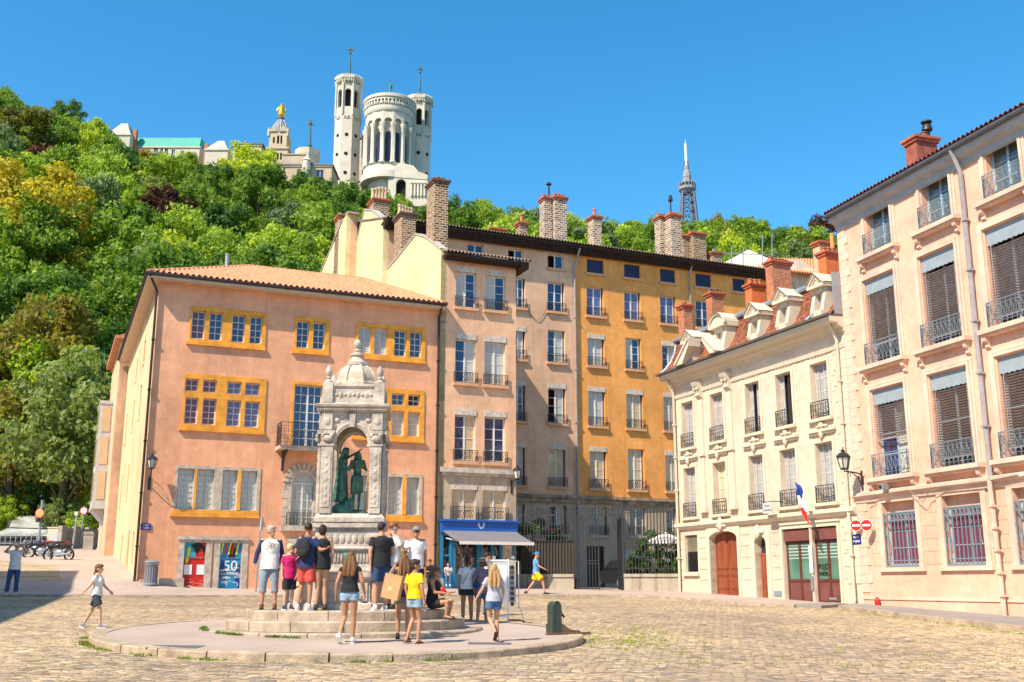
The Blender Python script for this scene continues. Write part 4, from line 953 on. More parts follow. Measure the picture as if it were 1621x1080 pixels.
# pilasters with carved brackets
mb = MB(); pc = [F.uz(x, 660)[0] for x in (1111, 1157)]
zq = F.uz(1157, 612)[1]
for u in pc:
    mb.box(u - .17, u + .17, -.09, .0, zbc + .9, ZC - .9); mb.box(u - .23, u + .23, -.14, 0, zbc + .75, zbc + .9); mb.box(u - .26, u + .26, -.2, 0, zbc + .55, zbc + .75)
    mb.box(u - .22, u + .22, -.16, 0, rl[0][3] + .42, rl[0][3] + .55)
    mb.prism([(0, ZC - .2), (-.42, ZC - .2), (-.36, ZC - .4), (-.2, ZC - .55), (-.24, ZC - .8), (0, ZC - 1.0)], u - .2, u + .2, 'x')
    for s in (-.12, .12): mb.ell((u + s, -.28, ZC - .5), (.07, .08, .1))
mb.build('pilaster', P_B4T, B, True)
# cornice and gutter
mb = MB()
prf = [(0, ZC - .02), (-.08, ZC), (-.1, ZC + .12), (-.3, ZC + .2), (-.34, ZC + .3), (-.62, ZC + .34), (-.68, ZC + .52), (0, ZC + .54)]
mb.prism(prf, -.02, UW + .05, 'x'); mb.prism([(-.0, ZC - .62), (-.06, ZC - .6), (-.09, ZC - .45), (0, ZC - .42)], 0, UW, 'x'); mb.box(-.25, 0, -.6, 8, ZC + .3, ZC + .52); mb.build('cornice', P_B4T, B)
mb = MB(); mb.box(-.3, UW + .02, -.8, -.05, ZC + .54, ZC + .63); mb.box(-.3, -.2, -.05, 8, ZC + .54, ZC + .63); mb.build('gutter', mat('brown zinc gutter', (.1, .08, .075), .6, .2, 4), B)
# mansard: curved steep lower slope, shallow upper slope
ZB = 13.0; MTILE = brick('brown plain roof tiles', (.42, .13, .055), (.15, .075, .05), (.08, .03, .02), .19, .12, .012, 1.)
prof = [(-.6, ZC + .62), (-.3, ZC + .9), (-.05, ZC + 1.3), (.1, ZC + 1.7), (.2, ZB)]
mb = MB(); nn = len(prof)
L_ = [(y, z) for y, z in prof]
vs = [(max(-.2, y * .4), y, z) for y, z in L_] + [(UW, y, z) for y, z in L_]
mb.add(vs, [(i, i + 1, nn + i + 1, nn + i) for i in range(nn - 1)])
vs = [(max(-.2, y * .4), y, z) for y, z in L_] + [(max(-.2, y * .4), 11, z) for y, z in L_]; mb.add(vs, [(i, i + 1, nn + i + 1, nn + i) for i in range(nn - 1)])
ms_ = mb.build('mansard', MTILE, B, True)
mb = MB(); ZR = 14.1
mb.add([(.2, .2, ZB + .02), (UW, .2, ZB + .02), (UW, 5.5, ZR + .1), (4.6, 5.5, ZR + .1), (.2, 11, ZB + .02)], [(0, 1, 2, 3), (0, 3, 4)])
mb.build('roof', mat('red brown tile roof', (.38, .12, .05), .9, .4, 4, 1., 16), B)
mb = MB(); mb.tube([(.12, 11, ZB), (.1, .12, ZB + .02), (UW, .12, ZB + .02)], .11, 8); mb.tube([(-.2, -.56, ZC + .66), (-.12, -.3, ZC + .92), (-.02, -.02, ZC + 1.32), (.05, .12, ZC + 1.72), (.08, .2, ZB)], .07, 6)
mb.tube([(UW - .85, .1, ZB), (UW - .9, -.06, ZC + 1.6), (UW - 1.1, -.25, ZC + 1.1), (UW - 1.45, -.62, ZC + .68)], .06, 6); mb.box(UW - .05, UW + .02, -.4, .15, ZC + .64, ZB); mb.build('zinc_roll', ZINC, B, True)
# dormers
def dormer(c, w_, zt, arch=False, z0=ZC + .62):
    mb = MB(); h = w_ / 2; y0 = -.52; zs = zt - .55; o_ = h * .52
    for s in (-1, 1):                      # curved cheeks, console shaped in side view
        cheek = [(y0 + .02, z0), (y0 - .08, z0 + .25), (y0 + .02, z0 + .7), (y0 + .12, z0 + 1.1), (y0 + .1, zs), (.5, zs), (.3, z0)]
        a, b = (c - h * .95, c - o_) if s < 0 else (c + o_, c + h * .95); mb.prism(cheek, a, b, 'x')
    mb.box(c - o_, c + o_, y0 - .04, .35, z0 - .01, z0 + .32); mb.box(c - o_, c + o_, y0 + .05, .4, zs - .18, zs)
    mb.box(c - h * 1.12, c + h * 1.12, y0 - .12, .8, zs, zs + .12)
    if arch: pd = [(c - h * 1.12 * math.cos(math.pi * k / 10), zs + .12 + .5 * math.sin(math.pi * k / 10)) for k in range(11)]
    else: pd = [(c - h * 1.15, zs + .121), (c - h * .3, zs + .5), (c + h * .3, zs + .5), (c + h * 1.15, zs + .121)] if False else [(c - h * 1.15, zs + .121), (c, zs + .56), (c + h * 1.15, zs + .121)]
    mb.prism(pd, y0 - .02, .9, 'y')
    for p, q in zip(pd[:-1], pd[1:]): mb.bar((p[0], y0 - .06, p[1]), (q[0], y0 - .06, q[1]), .1, .09, (0, 1, 0)); mb.bar((p[0], y0 + .8, p[1] + .02), (q[0], y0 + .8, q[1] + .02), 1.75, .06, (0, 0, 1)) if False else None
    for p, q in zip(pd[:-1], pd[1:]):
        mb.add([(p[0], y0 - .18, p[1] + .06), (q[0], y0 - .18, q[1] + .06), (q[0], 1.0, q[1] + .06), (p[0], 1.0, p[1] + .06)], [(0, 1, 2, 3)])
    k2 = pd if arch else [(c - h * .5, zs + .19), (c, zs + .4), (c + h * .5, zs + .19)]
    if not arch: mb.bar((k2[0][0], y0 - .04, k2[0][1]), (k2[1][0], y0 - .04, k2[1][1]), .04, .05, (0, 1, 0)); mb.bar((k2[1][0], y0 - .04, k2[1][1]), (k2[2][0], y0 - .04, k2[2][1]), .04, .05, (0, 1, 0))
    dm = mb.build('dormer', P_B4T, B)
    w = casement(B, c - o_, c + o_, z0 + .32, zs - .18, y=-.2, leaves=1, rows=1, pane=GDARK, fw=.07); w.parent = dm
    k = MB(); k.box(c - o_ + .06, c + o_ - .06, -.26, -.21, zs - .5, zs - .18); k.build('blind_box', WOODW, dm)
for x0, x1, yt, ar in ((1077, 1108, 522, 0), (1120, 1158, 496, 1), (1178, 1213, 477, 0), (1222, 1260, 454, 0), (1277, 1316, 430, 0)):
    a, zt = F.uz(x0, (yt + 50), -.55); b, _ = F.uz(x1, yt + 50, -.55); zt = F.uz((x0 + x1) / 2, yt + 2, -.55)[1]
    dormer((a + b) / 2 - .1, (b - a) * .58, min(max(zt, ZC + 2.2), ZC + 2.75), bool(ar))
# broken pediment over the pilasters
mb = MB(); a, b = pc[0] - .55, pc[1] + .55; m_ = (a + b) / 2; z0 = ZC + .63
for s, e in ((1, a), (-1, b)):
    mb = MB()
    pts = [(e, z0), (e + s * 1.15, z0 + .95), (e + s * 1.15, z0 + .72), (e + s * .55, z0)]
    mb.prism(pts, -.95, -.3, 'y'); mb.bar((e - s * .1, -.66, z0 + .04), (e + s * 1.2, -.66, z0 + 1.06), .7, .12, (0, 1, 0)) if False else mb.prism([(e - s * .15, z0), (e + s * 1.15, z0 + 1.09), (e + s * 1.15, z0 + .955), (e + s * .06, z0 + .05)], -1.02, -.28, 'y')
    mb.build('half_pediment', P_B4T, B)
# chimneys of the mansard house
def ch4(px0, px1, pyt, y, dep, z0, m, pots, pm=POTM, ph=.3, cap=None):
    a, zt_ = F.uz(px0, pyt, y); b = a + .55; dep = (px1 - px0) / 29.; chimney(B, a, b, y, y + dep, z0, zt_, m, pots, pm, cap, ph, 'y')
ch4(1073, 1087, 485, 2.2, .6, ZC, BRKR, 1, ph=.2); ch4(1117, 1138, 466, 4.0, .9, ZB - 1, BRKR, 4, mat('dark pot', (0, 0, 0)), .25); ch4(1179, 1203, 452, 4.5, .9, ZB - .5, mat('orange render', (.62, .16, .05), .9, .2, 5, .4), 3, ph=.28)
ch4(1211, 1243, 416, 4.6, 1.5, ZB - .5, BRKR, 5, BRKR, .2); ch4(1294, 1322, 402, 4.2, .8, ZB, mat('orange render', (0, 0, 0)), 4, ph=.25)
ch4(1286, 1308, 386, 7.5, .9, ZB, mat('beige render', (.5, .38, .24), .9, .2, 4), 1, mat('dark pot', (0, 0, 0)), .15); q = F.uz(1319, 405, 6); mb = MB(); mb.lathe([(.1, -1.5), (.1, 1.0), (.12, 1.02), (.1, 1.1)], (q[0], 6, q[1]), 8); mb.build('flue', mat('orange flue', (.6, .28, .08), .8, .2, 4), B, True)
# ground floor
GARM = mat('varnished chestnut door', (.27, .07, .03), .45, .3, 3, .3, 20, stretch=(1, 1, .2)); DKB = mat('dark red brown paint', (.12, .03, .02), .5, .15, 4)
def panelled(a, b, c, d, y, rows_, m, leaves=2, name='door', studs=False):
    k = MB(); k.box(a, b, y, y + .06, c, d); lw = (b - a) / leaves
    for i in range(leaves):
        p, q = a + i * lw, a + (i + 1) * lw; k.box(p + .01, p + .07, y - .025, y, c, d); k.box(q - .07, q - .01, y - .025, y, c, d)
        for z0, z1 in rows_:
            z0, z1 = c + (d - c) * z0, c + (d - c) * z1
            for g, e in ((.11, .02), (.17, .035)): k.box(p + g, q - g, y - e, y - .001, z0 + (g - .11), z1 - (g - .11))
            if studs:
                for uu in (p + .16, q - .16):
                    for zz in (z0 + .08, z1 - .08): k.ell((uu, y - .05, zz), (.03, .03, .03), 6, 4)
    return k.build(name, m, B)
a, b, c, d = gar; mb = MB(); arch_plate(mb, a - .22, b + .22, c, d + .25, a, b, d - .32, .3, -.05, .32, 12); mb.build('garage_surround', P_B4T, B)
panelled(a, b, c + .6, d, .3, [(.02, .12), (.15, .31), (.34, .4), (.44, .97)], GARM, 2, 'garage_door', True)
mb = MB(); mb.ell(((a + b) / 2, -.13, d + .28), (.16, .12, .3)); mb.ell(((a + b) / 2 - .25, -.09, d + .22), (.14, .07, .1)); mb.ell(((a + b) / 2 + .25, -.09, d + .22), (.14, .07, .1)); a2, b2, c2, d2 = dor; mb.build('keystone', P_B4T, B, True); mb = MB()
mb.ell(((a2 + b2) / 2, -.15, d2 + .12), (.15, .13, .3)); mb.ell(((a2 + b2) / 2 - .22, -.1, d2 + .15), (.12, .07, .12)); mb.ell(((a2 + b2) / 2 + .22, -.1, d2 + .15), (.12, .07, .12)); mb.build('keystone', P_B4T, B, True)
a, b, c, d = dor; hw = (b - a) / 2; mb = MB(); arch_plate(mb, a - .28, b + .28, c, d + .2, a, b, d - hw * .9, hw * .85, -.06, .32, 12); mb.build('door_surround', P_B4T, B)
panelled(a, b, c + .55, d - .75, .26, [(.04, .26), (.3, .42), (.46, .97)], GARM, 2, 'door')
k = MB(); k.box(a, b, .3, .32, d - .74, d); k.build('fanlight', GDARK, B); k = MB(); k.box(a, b, .22, .3, d - .8, d - .72); k.build('transom', GARM, B)
a, b, c, d = gw; k = MB(); k.box(a, b, .12, .15, c, d); w_ = k.build('window', WOODG, B); k = MB(); k.box(a + .05, b - .05, .1, .119, c + .05, c + (d - c) * .55); k.build('pane', GDARK, w_); k = MB(); k.box(a + .05, b - .05, .1, .119, c + (d - c) * .56, d - .05); k.build('pane', glass('smoked upper glass', (.2, .18, .12)), w_)
k = MB(); k.box(a - .12, b + .12, -.12, -.002, c - .14, c - .01); k.build('sill', P_B4T, B)
GRN = glass('frosted green glass', (.09, .2, .14), .25, .6, .02); FRO = mat('white frosting stripe', (.42, .5, .44), .5, 0)
for i, (a, b, c, d) in enumerate(po):
    c += .58; a += .03; b -= .03; hb = .42
    k = MB(); k.box(a, b, .02, .3, d - hb - .05, d - .04); k.build('shutter_box', mat('faded plum paint', (.17, .06, .05), .6, .2, 3), B)
    k = MB(); zt = d - hb - .06; m_ = (a + b) / 2
    for e0, e1 in ((a, a + .08), (m_ - .06, m_ + .06), (b - .08, b)): k.box(e0, e1, .13, .2, c, zt)
    for f0, f1 in ((c, c + .1), (c + .78, c + .88), (zt - .08, zt)):
        k.box(a + .08, m_ - .06, .135, .195, f0, f1); k.box(m_ + .06, b - .08, .135, .195, f0, f1)
    fr = k.build('glazed_door', DKB, B)
    k = MB(); k.box(a + .08, b - .08, .165, .17, c + .88, zt - .08); k.build('pane', GRN, fr)
    k = MB(); k.box(a + .08, b - .08, .155, .18, c + .1, c + .78); k.build('lower_panel', mat('faded plum paint', (0, 0, 0)), fr)
    k = MB(); 
    for j in range(5): z = c + .95 + (zt - c - .9) * (.5 + .085 * j); k.box(a + .09, m_ - .065, .158, .162, z, z + .035 + .004 * j); k.box(m_ + .065, b - .09, .158, .162, z, z + .035 + .004 * j)
    k.build('frosting_stripes', FRO, fr)
    if i == 1: text(fr, 'POLICE', .3, TM((a + m_) / 2 + .03, .15, c + 1.32) @ Matrix.Scale(.62, 4, (1, 0, 0)), BLK); text(fr, 'MUNICIPALE', .22, TM((a + m_) / 2 + .03, .15, c + 1.07) @ Matrix.Scale(.47, 4, (1, 0, 0)), BLK)
k = MB(); a = po[0][0] - .14; b = po[1][1] + .14; k.box(a, po[0][0] - .004, -.05, .0, ZG, po[0][3] + .2); k.box(po[1][1] + .004, b, -.05, 0, ZG, po[0][3] + .2); k.box(po[0][0] - .004, po[1][1] + .004, -.05, 0, po[0][3] + .004, po[0][3] + .2); k.box(a - .04, b + .04, -.1, -.051, po[0][3] + .16, po[0][3] + .24); k.box(po[0][1] + .02, po[1][0] - .02, -.03, .001, ZG, po[0][3]); k.build('police_surround', P_B4T, B)
k = MB(); m_ = (po[0][1] + po[1][0]) / 2; k.box(m_ - .09, m_ + .09, -.06, -.031, 2.0, 3.0); k.cur = 1; k.box(m_ - .07, m_ + .07, -.07, -.0605, 1.35, 1.9); k.build('notice', [WHT, ZINC], B)
for x0, x1, y0, y1 in ((1226, 1238, 935.5, 944), (1314, 1325, 946, 949.5)): a, z1 = F.uz(x0, y0); b, z0 = F.uz(x1, y1); k = MB(); k.box(a, b, -.03, -.002, z0, z1); k.build('vent_grille', mat('blue grey vent', (.2, .26, .28), .6, .15, 30), B)
k = MB(); q = F.uz(1170, 858); k.box(q[0] - .09, q[0] + .09, -.03, -.002, q[1] - .09, q[1] + .09); k.build('house_number', mat('enamel blue', (.01, .02, .2), .4, .05, 3), B)
u = F.uz(1340, 700)[0]; pipe(B, [(u, -.5, ZC + .4), (u, -.13, ZC - .25), (u, -.13, 1.0)], .06, P_B4T); pipe(B, [(.18, -.5, ZC + .3), (.18, -.12, ZC - .3), (.18, -.12, 1.2)], .06, P_B4T)
z = 1.6; k = MB(); i = 0
while z < ZC - .3: k.box(UW - .75 + (.12 if i % 2 else 0), UW - .02, -.03, .001, z, z + .29); z += .3; i += 1
k.build('corner_quoins', P_B4T, B)

# ---------------------------------------------------------------- 5: apricot house on the right
F = F5; B = root_of('apricot_house', 'tall apricot house with grey blue railings and slatted blinds, nearest on the right', F)
UE5 = 24.; Z5 = 14.85
t = F.rows([(1373, 322, 1411, 397), (1455.5, 274, 1502, 360), (1562, 216, 1618, 308)])
s2 = F.rows([(1372, 431, 1420.5, 576), (1459, 399, 1522, 543), (1566, 349, 1630, 515.5)])
s1 = F.rows([(1384, 611, 1436.5, 755.5), (1475, 586, 1542, 741), (1587, 555, 1655, 720)])
g0 = F.rows([(1402, 793, 1451, 898), (1493.5, 782, 1560.7, 894)])
pit = (t[2][0] + t[2][1] - t[0][0] - t[0][1]) / 4
def regular(r, w_=None):
    w_ = w_ or sum(q[1] - q[0] for q in r) / len(r); c0 = sum((q[0] + q[1]) / 2 - pit * i for i, q in enumerate(r)) / len(r)
    return [(c0 + pit * i - w_ / 2, c0 + pit * i + w_ / 2, r[0][2], r[0][3]) for i in range(6)]
t, s2, s1, g0 = regular(t), regular(s2), regular(s1), regular(g0)
mb = MB(); facade_mesh(mb, 0, UE5, -.3, Z5, t + s2 + s1 + g0, .32); shell(mb, 0, UE5, 12, -.3, Z5); mb.build('wall', P_B5, B)
zb5 = (F.uz(1361, 788)[1] + F.uz(1621, 755.5)[1]) / 2
mb = MB(); mb.prism([(0, zb5 - .22), (-.06, zb5 - .2), (-.08, zb5 - .05), (-.2, zb5 + .02), (-.2, zb5 + .12), (0, zb5 + .18)], -.05, UE5, 'x')
zp = (F.uz(1400, 946)[1] + F.uz(1560, 951)[1]) / 2; mb.box(0, UE5, -.035, -.001, zp - .05, zp + .03); mb.build('string_course', P_B5T, B)
for row in (t, s2, s1):
    for a, b, c, d in row:
        mb = MB()
        for g, e in ((.26, .05), (.14, .08)):
            mb.box(a - g, a - g + .1, -e, .001, c, d + g); mb.box(b + g - .1, b + g, -e, .001, c, d + g); mb.box(a - g + .1, b + g - .1, -e, .001, d + g - .1, d + g)
        mb.box(a - .4, b + .4, -.3, .001, c - .14, c - .001); mb.box(a - .36, b + .36, -.22, .001, c - .22, c - .141)
        for u in (a - .24, b + .24): mb.prism([(0, c - .22), (-.22, c - .22), (-.2, c - .34), (-.1, c - .42), (-.12, c - .52), (0, c - .58)], u - .07, u + .07, 'x')
        mb.build('window_moulding', P_B5T, B)
for a, b, c, d in g0:
    mb = MB()
    mb.box(a - .22, a - .002, -.05, .001, c - .02, d + .2); mb.box(b + .002, b + .22, -.05, .001, c - .02, d + .2); mb.box(a - .002, b + .002, -.05, .001, d + .002, d + .2); mb.box(a - .3, b + .3, -.1, .001, c - .16, c - .021); mb.build('window_moulding', P_B5T, B)
mb = MB(); z = 1.3; i = 0                                # toothed quoins at the corner
while z < Z5 - .3: mb.box(.0, .42 + (.16 if i % 2 else 0), -.03, .001, z, z + .3); z += .31; i += 1
mb.build('corner_quoins', P_B5T, B)
gaps = [(g0[k][1] + .23, g0[k + 1][0] - .23) for k in range(5)] + [(.62, g0[0][0] - .23)]
for a, b in gaps:
    mb = MB(); z = 2.2; i = 0
    while z < zb5 - .35:
        mb.box(a, b, -.003, .004, z - .013, z + .013); n = 1 if b - a < .8 else 2
        for q in range(n): u = a + (b - a) * ((q + (.5 if i % 2 else .25)) / n); mb.box(u - .012, u + .012, -.0025, .003, z + .014, z + .38)
        z += .41; i += 1
    mb.build('joint_lines', G_, B)
BF = mat('pale blue grey frames', (.34, .42, .48), .5, .1, 4); VAL = mat('pale blue blind cloth', (.27, .32, .35), .8, .1, 3); SLAT = mat('weathered grey slat', (.4, .34, .33), .6, .2, 6)
for a, b, c, d in t: casement(B, a, b, c, d, y=.24, leaves=2, rows=3, pane=glass('reflecting pane', (.1, .13, .13), .05, 1., .35), fm=BF, fw=.08); railing(B, a - .05, b + .05, c + .02, .78, -.16, IRONB, .2, 'x', sides=.16)
for j, row in enumerate((s2, s1)):
    for i, (a, b, c, d) in enumerate(row):
        casement(B, a, b, c, d, y=.26, leaves=2, rows=4, pane=CURTW if (j, i) == (1, 0) else GDARK, fm=BF, fw=.08)
        k = MB(); z1 = d - .5; n = 16
        for q in range(n): e0 = a + .02 + (b - a - .04) * q / n; e1 = a + .02 + (b - a - .04) * (q + 1) / n; k.box(e0, e1 + .0, .06, .08, z1 - (.02 if q % 2 else 0), d)
        va = k.build('blind_valance', VAL, B)
        k = MB(); zb_ = c + (1.35 if (j, i) == (1, 0) else .75 if i == 0 else .35); nn_ = int((z1 - zb_) / .085)
        for q in range(nn_): z = zb_ + .085 * q; tt = random.uniform(-.004, .004); k.add([(a + .04, .06 + tt, z + .03), (b - .04, .06 - tt, z + .03), (b - .04, .115 - tt, z - .012), (a + .04, .115 + tt, z - .012)], [(0, 1, 2, 3)]); k.add([(a + .04, .063 + tt, z + .027), (b - .04, .063 - tt, z + .027), (b - .04, .118 - tt, z - .015), (a + .04, .118 + tt, z - .015)], [(3, 2, 1, 0)])
        for u in (a + .15, b - .15): k.box(u, u + .02, .05, .055, zb_, z1)
        k.box(a + .03, b - .03, .05, .12, zb_ - .05, zb_ - .02); k.build('slatted_blind', SLAT, B)
        railing(B, a - .05, b + .05, c + .02, .78, -.16, IRONB, .2, 'x', sides=.16)
for a, b, c, d in g0:
    casement(B, a, b, c, d - .35, y=.24, leaves=2, rows=3, pane=CURTR, fm=BF, fw=.08)
    k = MB(); k.box(a, b, .2, .3, d - .36, d); k.build('blind_box', P_B5, B)
    k = MB(); z1 = d - .38; k.bar((a, .0, c + .03), (b, .0, c + .03), .05); n = 9
    for z in (c + .2, z1 - .25, z1): k.bar((a, .0, z), (b, .0, z), .035)
    for q in range(n + 1): u = a + .02 + (b - a - .04) * q / n; k.bar((u, .0, c + .03), (u, .0, z1), .028)
    for q in range(n):
        u = a + .02 + (b - a - .04) * (q + .5) / n
        k.tube([(u + .06 * math.cos(t_), 0, z1 - .125 + .1 * math.sin(t_)) for t_ in [6.283 * w / 8 for w in range(9)]], .009, 4)
    for u in (a + .05, b - .05): k.tube([(u + .1 * math.cos(t_), -.02, (c + z1) / 2 + .3 * math.sin(t_)) for t_ in [6.283 * w / 10 for w in range(11)]], .012, 4)
    k.build('window_grille', IRONB, B)
k = MB(); EZ5 = 14.85
k.prism([(0, EZ5 - .25), (-.1, EZ5 - .2), (-.1, EZ5 - .05), (-.34, EZ5 + .1), (-.38, EZ5 + .3), (0, EZ5 + .3)], .02, UE5, 'x'); k.box(-.08, .019, -.34, 11, EZ5 + .1, EZ5 + .3); k.build('cornice', mat('grey white cornice', (.34, .345, .36), .8, .15, 4), B)
k = MB(); k.tube([(-.05, -.44, EZ5 + .34), (UE5, -.44, EZ5 + .34)], .09, 8); k.tube([(-.08, -.4, EZ5 + .32), (-.08, 11, EZ5 + .32)], .07, 8); k.build('gutter', mat('dark zinc gutter', (.07, .075, .09), .5, .2, 4), B, True)
k = MB(); tiles_strip(k, lambda s: ((-.1 + s * (UE5 + .1), -.5, EZ5 + .46), (-.15 + s * (UE5 + .1), 5.5, EZ5 + 2.0)), 120, 6, .05, 8); k.build('roof', mat('dark plum roof tiles', (.22, .07, .05), .85, .35, 5), B, True)
for u, m_ in (((F.uz(1521, 238)[0] + F.uz(1598, 976)[0]) / 2, PIPEG),):
    pipe(B, [(u, -.44, EZ5 + .3), (u, -.14, EZ5 - .4), (u, -.14, zb5)], .075, m_); pipe(B, [(u, -.2, zb5), (u, -.2, zb5 - .1), (u, -.14, .6)], .075, P_B5T)
a, zt_ = F.uz(1432, 224, 1.2); b = a + .6; ch = chimney(B, a, b, 1.2, 2.1, EZ5, zt_, mat('red brown chimney render', (.3, .09, .06), .9, .35, 3, .5), 3, mat('dark pot', (0, 0, 0)), None, .2); k = MB(); k.lathe([(.1, 0), (.1, .3), (.2, .35), (.16, .55), (.08, .62), (.2, .65), (.2, .7)], ((a + b) / 2 + .1, 1.9, zt_), 10); k.build('cowl', IRON, ch, True)
k = MB(); q = F.uz(1438, 795); pts = [F.uz(x, y) for x, y in ((1380, 792), (1395, 783), (1447, 776), (1470, 795), (1478, 782), (1500, 770), (1560, 764), (1621, 752))]; k.tube([(p[0], -.22, p[1]) for p in pts], .014, 4); k.build('cable', mat('grey cable', (.25, .22, .2), .7, .1, 4), B)
# ================================================================ HILL, TREES, BASILICA
SKY_T = [(-400, 40), (-200, 90), (-80, 125), (0, 140), (60, 165), (120, 194), (160, 204), (200, 222), (215, 238), (235, 248), (300, 258), (345, 262), (365, 270), (400, 272), (470, 284), (530, 294), (620, 318), (700, 335), (760, 326), (880, 346), (1000, 366), (1100, 358), (1200, 352), (1290, 378), (1400, 400), (1700, 430), (2400, 470)]
def lerp_tab(tab, x):
    if x <= tab[0][0]: return tab[0][1]
    for (a, p), (b, q) in zip(tab[:-1], tab[1:]):
        if x <= b: return p + (q - p) * (x - a) / (b - a)
    return tab[-1][1]
def hz(X, Y):
    th = X / max(Y, 20); px = CX + th * F_PX * math.cos(PITCH) * .985
    YR = 285; zr = at(px, lerp_tab(SKY_T, px), YR).z - 12
    base = gz(X, 92) if X < 0 else 4.0
    t = (Y - 88) / (YR - 88)
    if t <= 0: return base - .2 + t * 3
    if t < 1: return base + (zr - base) * (.55 * t + .45 * ss(0, 1, t)) + 1.2 * math.sin(X * .09) * math.sin(Y * .07) * min(1, t * 4)
    return zr + (Y - YR) * .02
HILLM = mat('hillside undergrowth', (.025, .04, .012), .95, .5, .6, 1., 3)
o = gridmesh('hillside', frange(-330, 340, 7), frange(86, 520, 6), hz, HILLM); o['kind'] = 'structure'
LEAF = {
 'green': leafmat('green foliage', (.065, .125, .014), (.19, .3, .035), (.38, .47, .07)),
 'bright': leafmat('yellow green foliage', (.18, .26, .025), (.36, .47, .055), (.52, .6, .1)),
 'dark': leafmat('dark green foliage', (.035, .085, .02), (.09, .18, .035), (.19, .3, .055)),
 'grey': leafmat('grey green foliage', (.08, .13, .06), (.17, .24, .11), (.28, .35, .17)),
 'plum': leafmat('plum red foliage', (.05, .014, .012), (.1, .03, .02), (.16, .06, .03)),
 'gold': leafmat('golden yellow foliage', (.3, .25, .02), (.5, .4, .03), (.62, .52, .08)),
 'rust': leafmat('rust tinted foliage', (.14, .1, .015), (.24, .2, .03), (.32, .3, .05))}
BARK = mat('tree bark', (.1, .07, .05), .95, .3, 3, .8, 12)
def crown_mesh(name, rx, rz_, nclump, nleaf, leaf, seed, droop=0.):
    rnd = random.Random(seed); mb = MB(); cl = []
    for i in range(nclump):
        ph = math.acos(rnd.uniform(-.75, 1)); t = rnd.uniform(0, 6.283); k = rnd.uniform(.5, 1.0)
        c = Vector((rx * k * math.sin(ph) * math.cos(t), rx * k * math.sin(ph) * math.sin(t), rz_ * k * math.cos(ph)))
        cl.append((c, rnd.uniform(.17, .36) * rx))
    for c, r in cl:
        for _ in range(nleaf // nclump):
            d = Vector((rnd.gauss(0, 1), rnd.gauss(0, 1), rnd.gauss(.25, 1))).normalized(); rr = r * (rnd.random() ** .4) * rnd.uniform(.85, 1.15)
            p = c + Vector((d.x * rr, d.y * rr, d.z * rr * .75)); 
            nrm = (d + Vector((rnd.gauss(0, .55), rnd.gauss(0, .55), rnd.gauss(.1, .55)))).normalized()
            a = nrm.orthogonal().normalized(); a = Matrix.Rotation(rnd.uniform(0, 6.28), 3, nrm) @ a; b = nrm.cross(a)
            s = leaf * rnd.uniform(.55, 1.25); s2 = s * rnd.uniform(.5, .9)
            mb.add([p - a * s - b * s2 * .3, p - a * s * .1 - b * s2, p + a * s, p + b * s2 * .9 - a * s * .2], [(0, 1, 2, 3)])
    me = bpy.data.meshes.new(name); me.from_pydata(mb.v, [], mb.f); return me
def trunk_mesh(name, h, r, seed, rx=4.):
    rnd = random.Random(seed); mb = MB(); mb.tube([(0, 0, -2), (rnd.uniform(-.2, .2), 0, h * .3), (rnd.uniform(-.4, .4), rnd.uniform(-.3, .3), h * .65), (0, 0, h)], [r * 1.3, r, r * .75, r * .3], 7)
    for _ in range(6):
        t = rnd.uniform(0, 6.28); z = h * rnd.uniform(.3, .7); mb.tube([(0, 0, z), (rx * .4 * math.cos(t), rx * .4 * math.sin(t), z + h * .18), (rx * .75 * math.cos(t), rx * .75 * math.sin(t), z + h * .3)], [r * .5, r * .3, r * .1], 5)
    me = bpy.data.meshes.new(name); me.from_pydata(mb.v, [], mb.f); me.materials.append(BARK); return me
CR = [crown_mesh('crown', 5, 4.6, 46, 7600, .27, 1), crown_mesh('crown', 5, 5.6, 60, 8000, .26, 2), crown_mesh('crown', 5.4, 4.2, 38, 7400, .28, 3), crown_mesh('crown', 4.6, 6.4, 56, 7600, .26, 4), crown_mesh('crown', 5, 5, 80, 8400, .25, 5)]
TR = [trunk_mesh('trunk', 8, .3, 9), trunk_mesh('trunk', 9, .26, 10), trunk_mesh('trunk', 7, .34, 11)]
CRM = {}
def crown_of(i, kind):
    if (i, kind) not in CRM:
        m = CR[i].copy(); m.materials.clear(); m.materials.append(LEAF[kind]); CRM[(i, kind)] = m
    return CRM[(i, kind)]
KLAB = {'green': 'mid green leafy tree', 'bright': 'bright yellow green tree', 'dark': 'dark green tree', 'grey': 'greyish green tree', 'plum': 'plum red leaved tree', 'gold': 'golden yellow tree', 'rust': 'rust tinted olive tree'}
def tree(x, y, z, s, kind, label, group, name='tree', sz=1., ci=None, th=7.5):
    r = thing(name, label, 'tree', (x, y, z), random.uniform(0, 6.28), group)
    r.scale = (s, s, s * sz)
    c = bpy.data.objects.new('crown', crown_of(random.randrange(5) if ci is None else ci, kind)); sc.collection.objects.link(c); c.parent = r; c.location = (0, 0, th)
    t = bpy.data.objects.new('trunk', random.choice(TR)); sc.collection.objects.link(t); t.parent = r
    return r
MASK = [(-50, 900), (178, 900), (181, 640), (243, 432), (520, 432), (560, 340), (620, 350), (700, 372), (1210, 430), (1340, 420), (1345, 330), (1700, 150)]
spots = []
def hill_at(px, py):
    r = ray(px, py)
    for k in range(900):
        Y = 89 + k * .35; 
        if EYE + r.z * Y / r.y < hz(r.x * Y / r.y, Y) + 5: return Vector((r.x * Y / r.y, Y, 0))
    return None
random.seed(5)
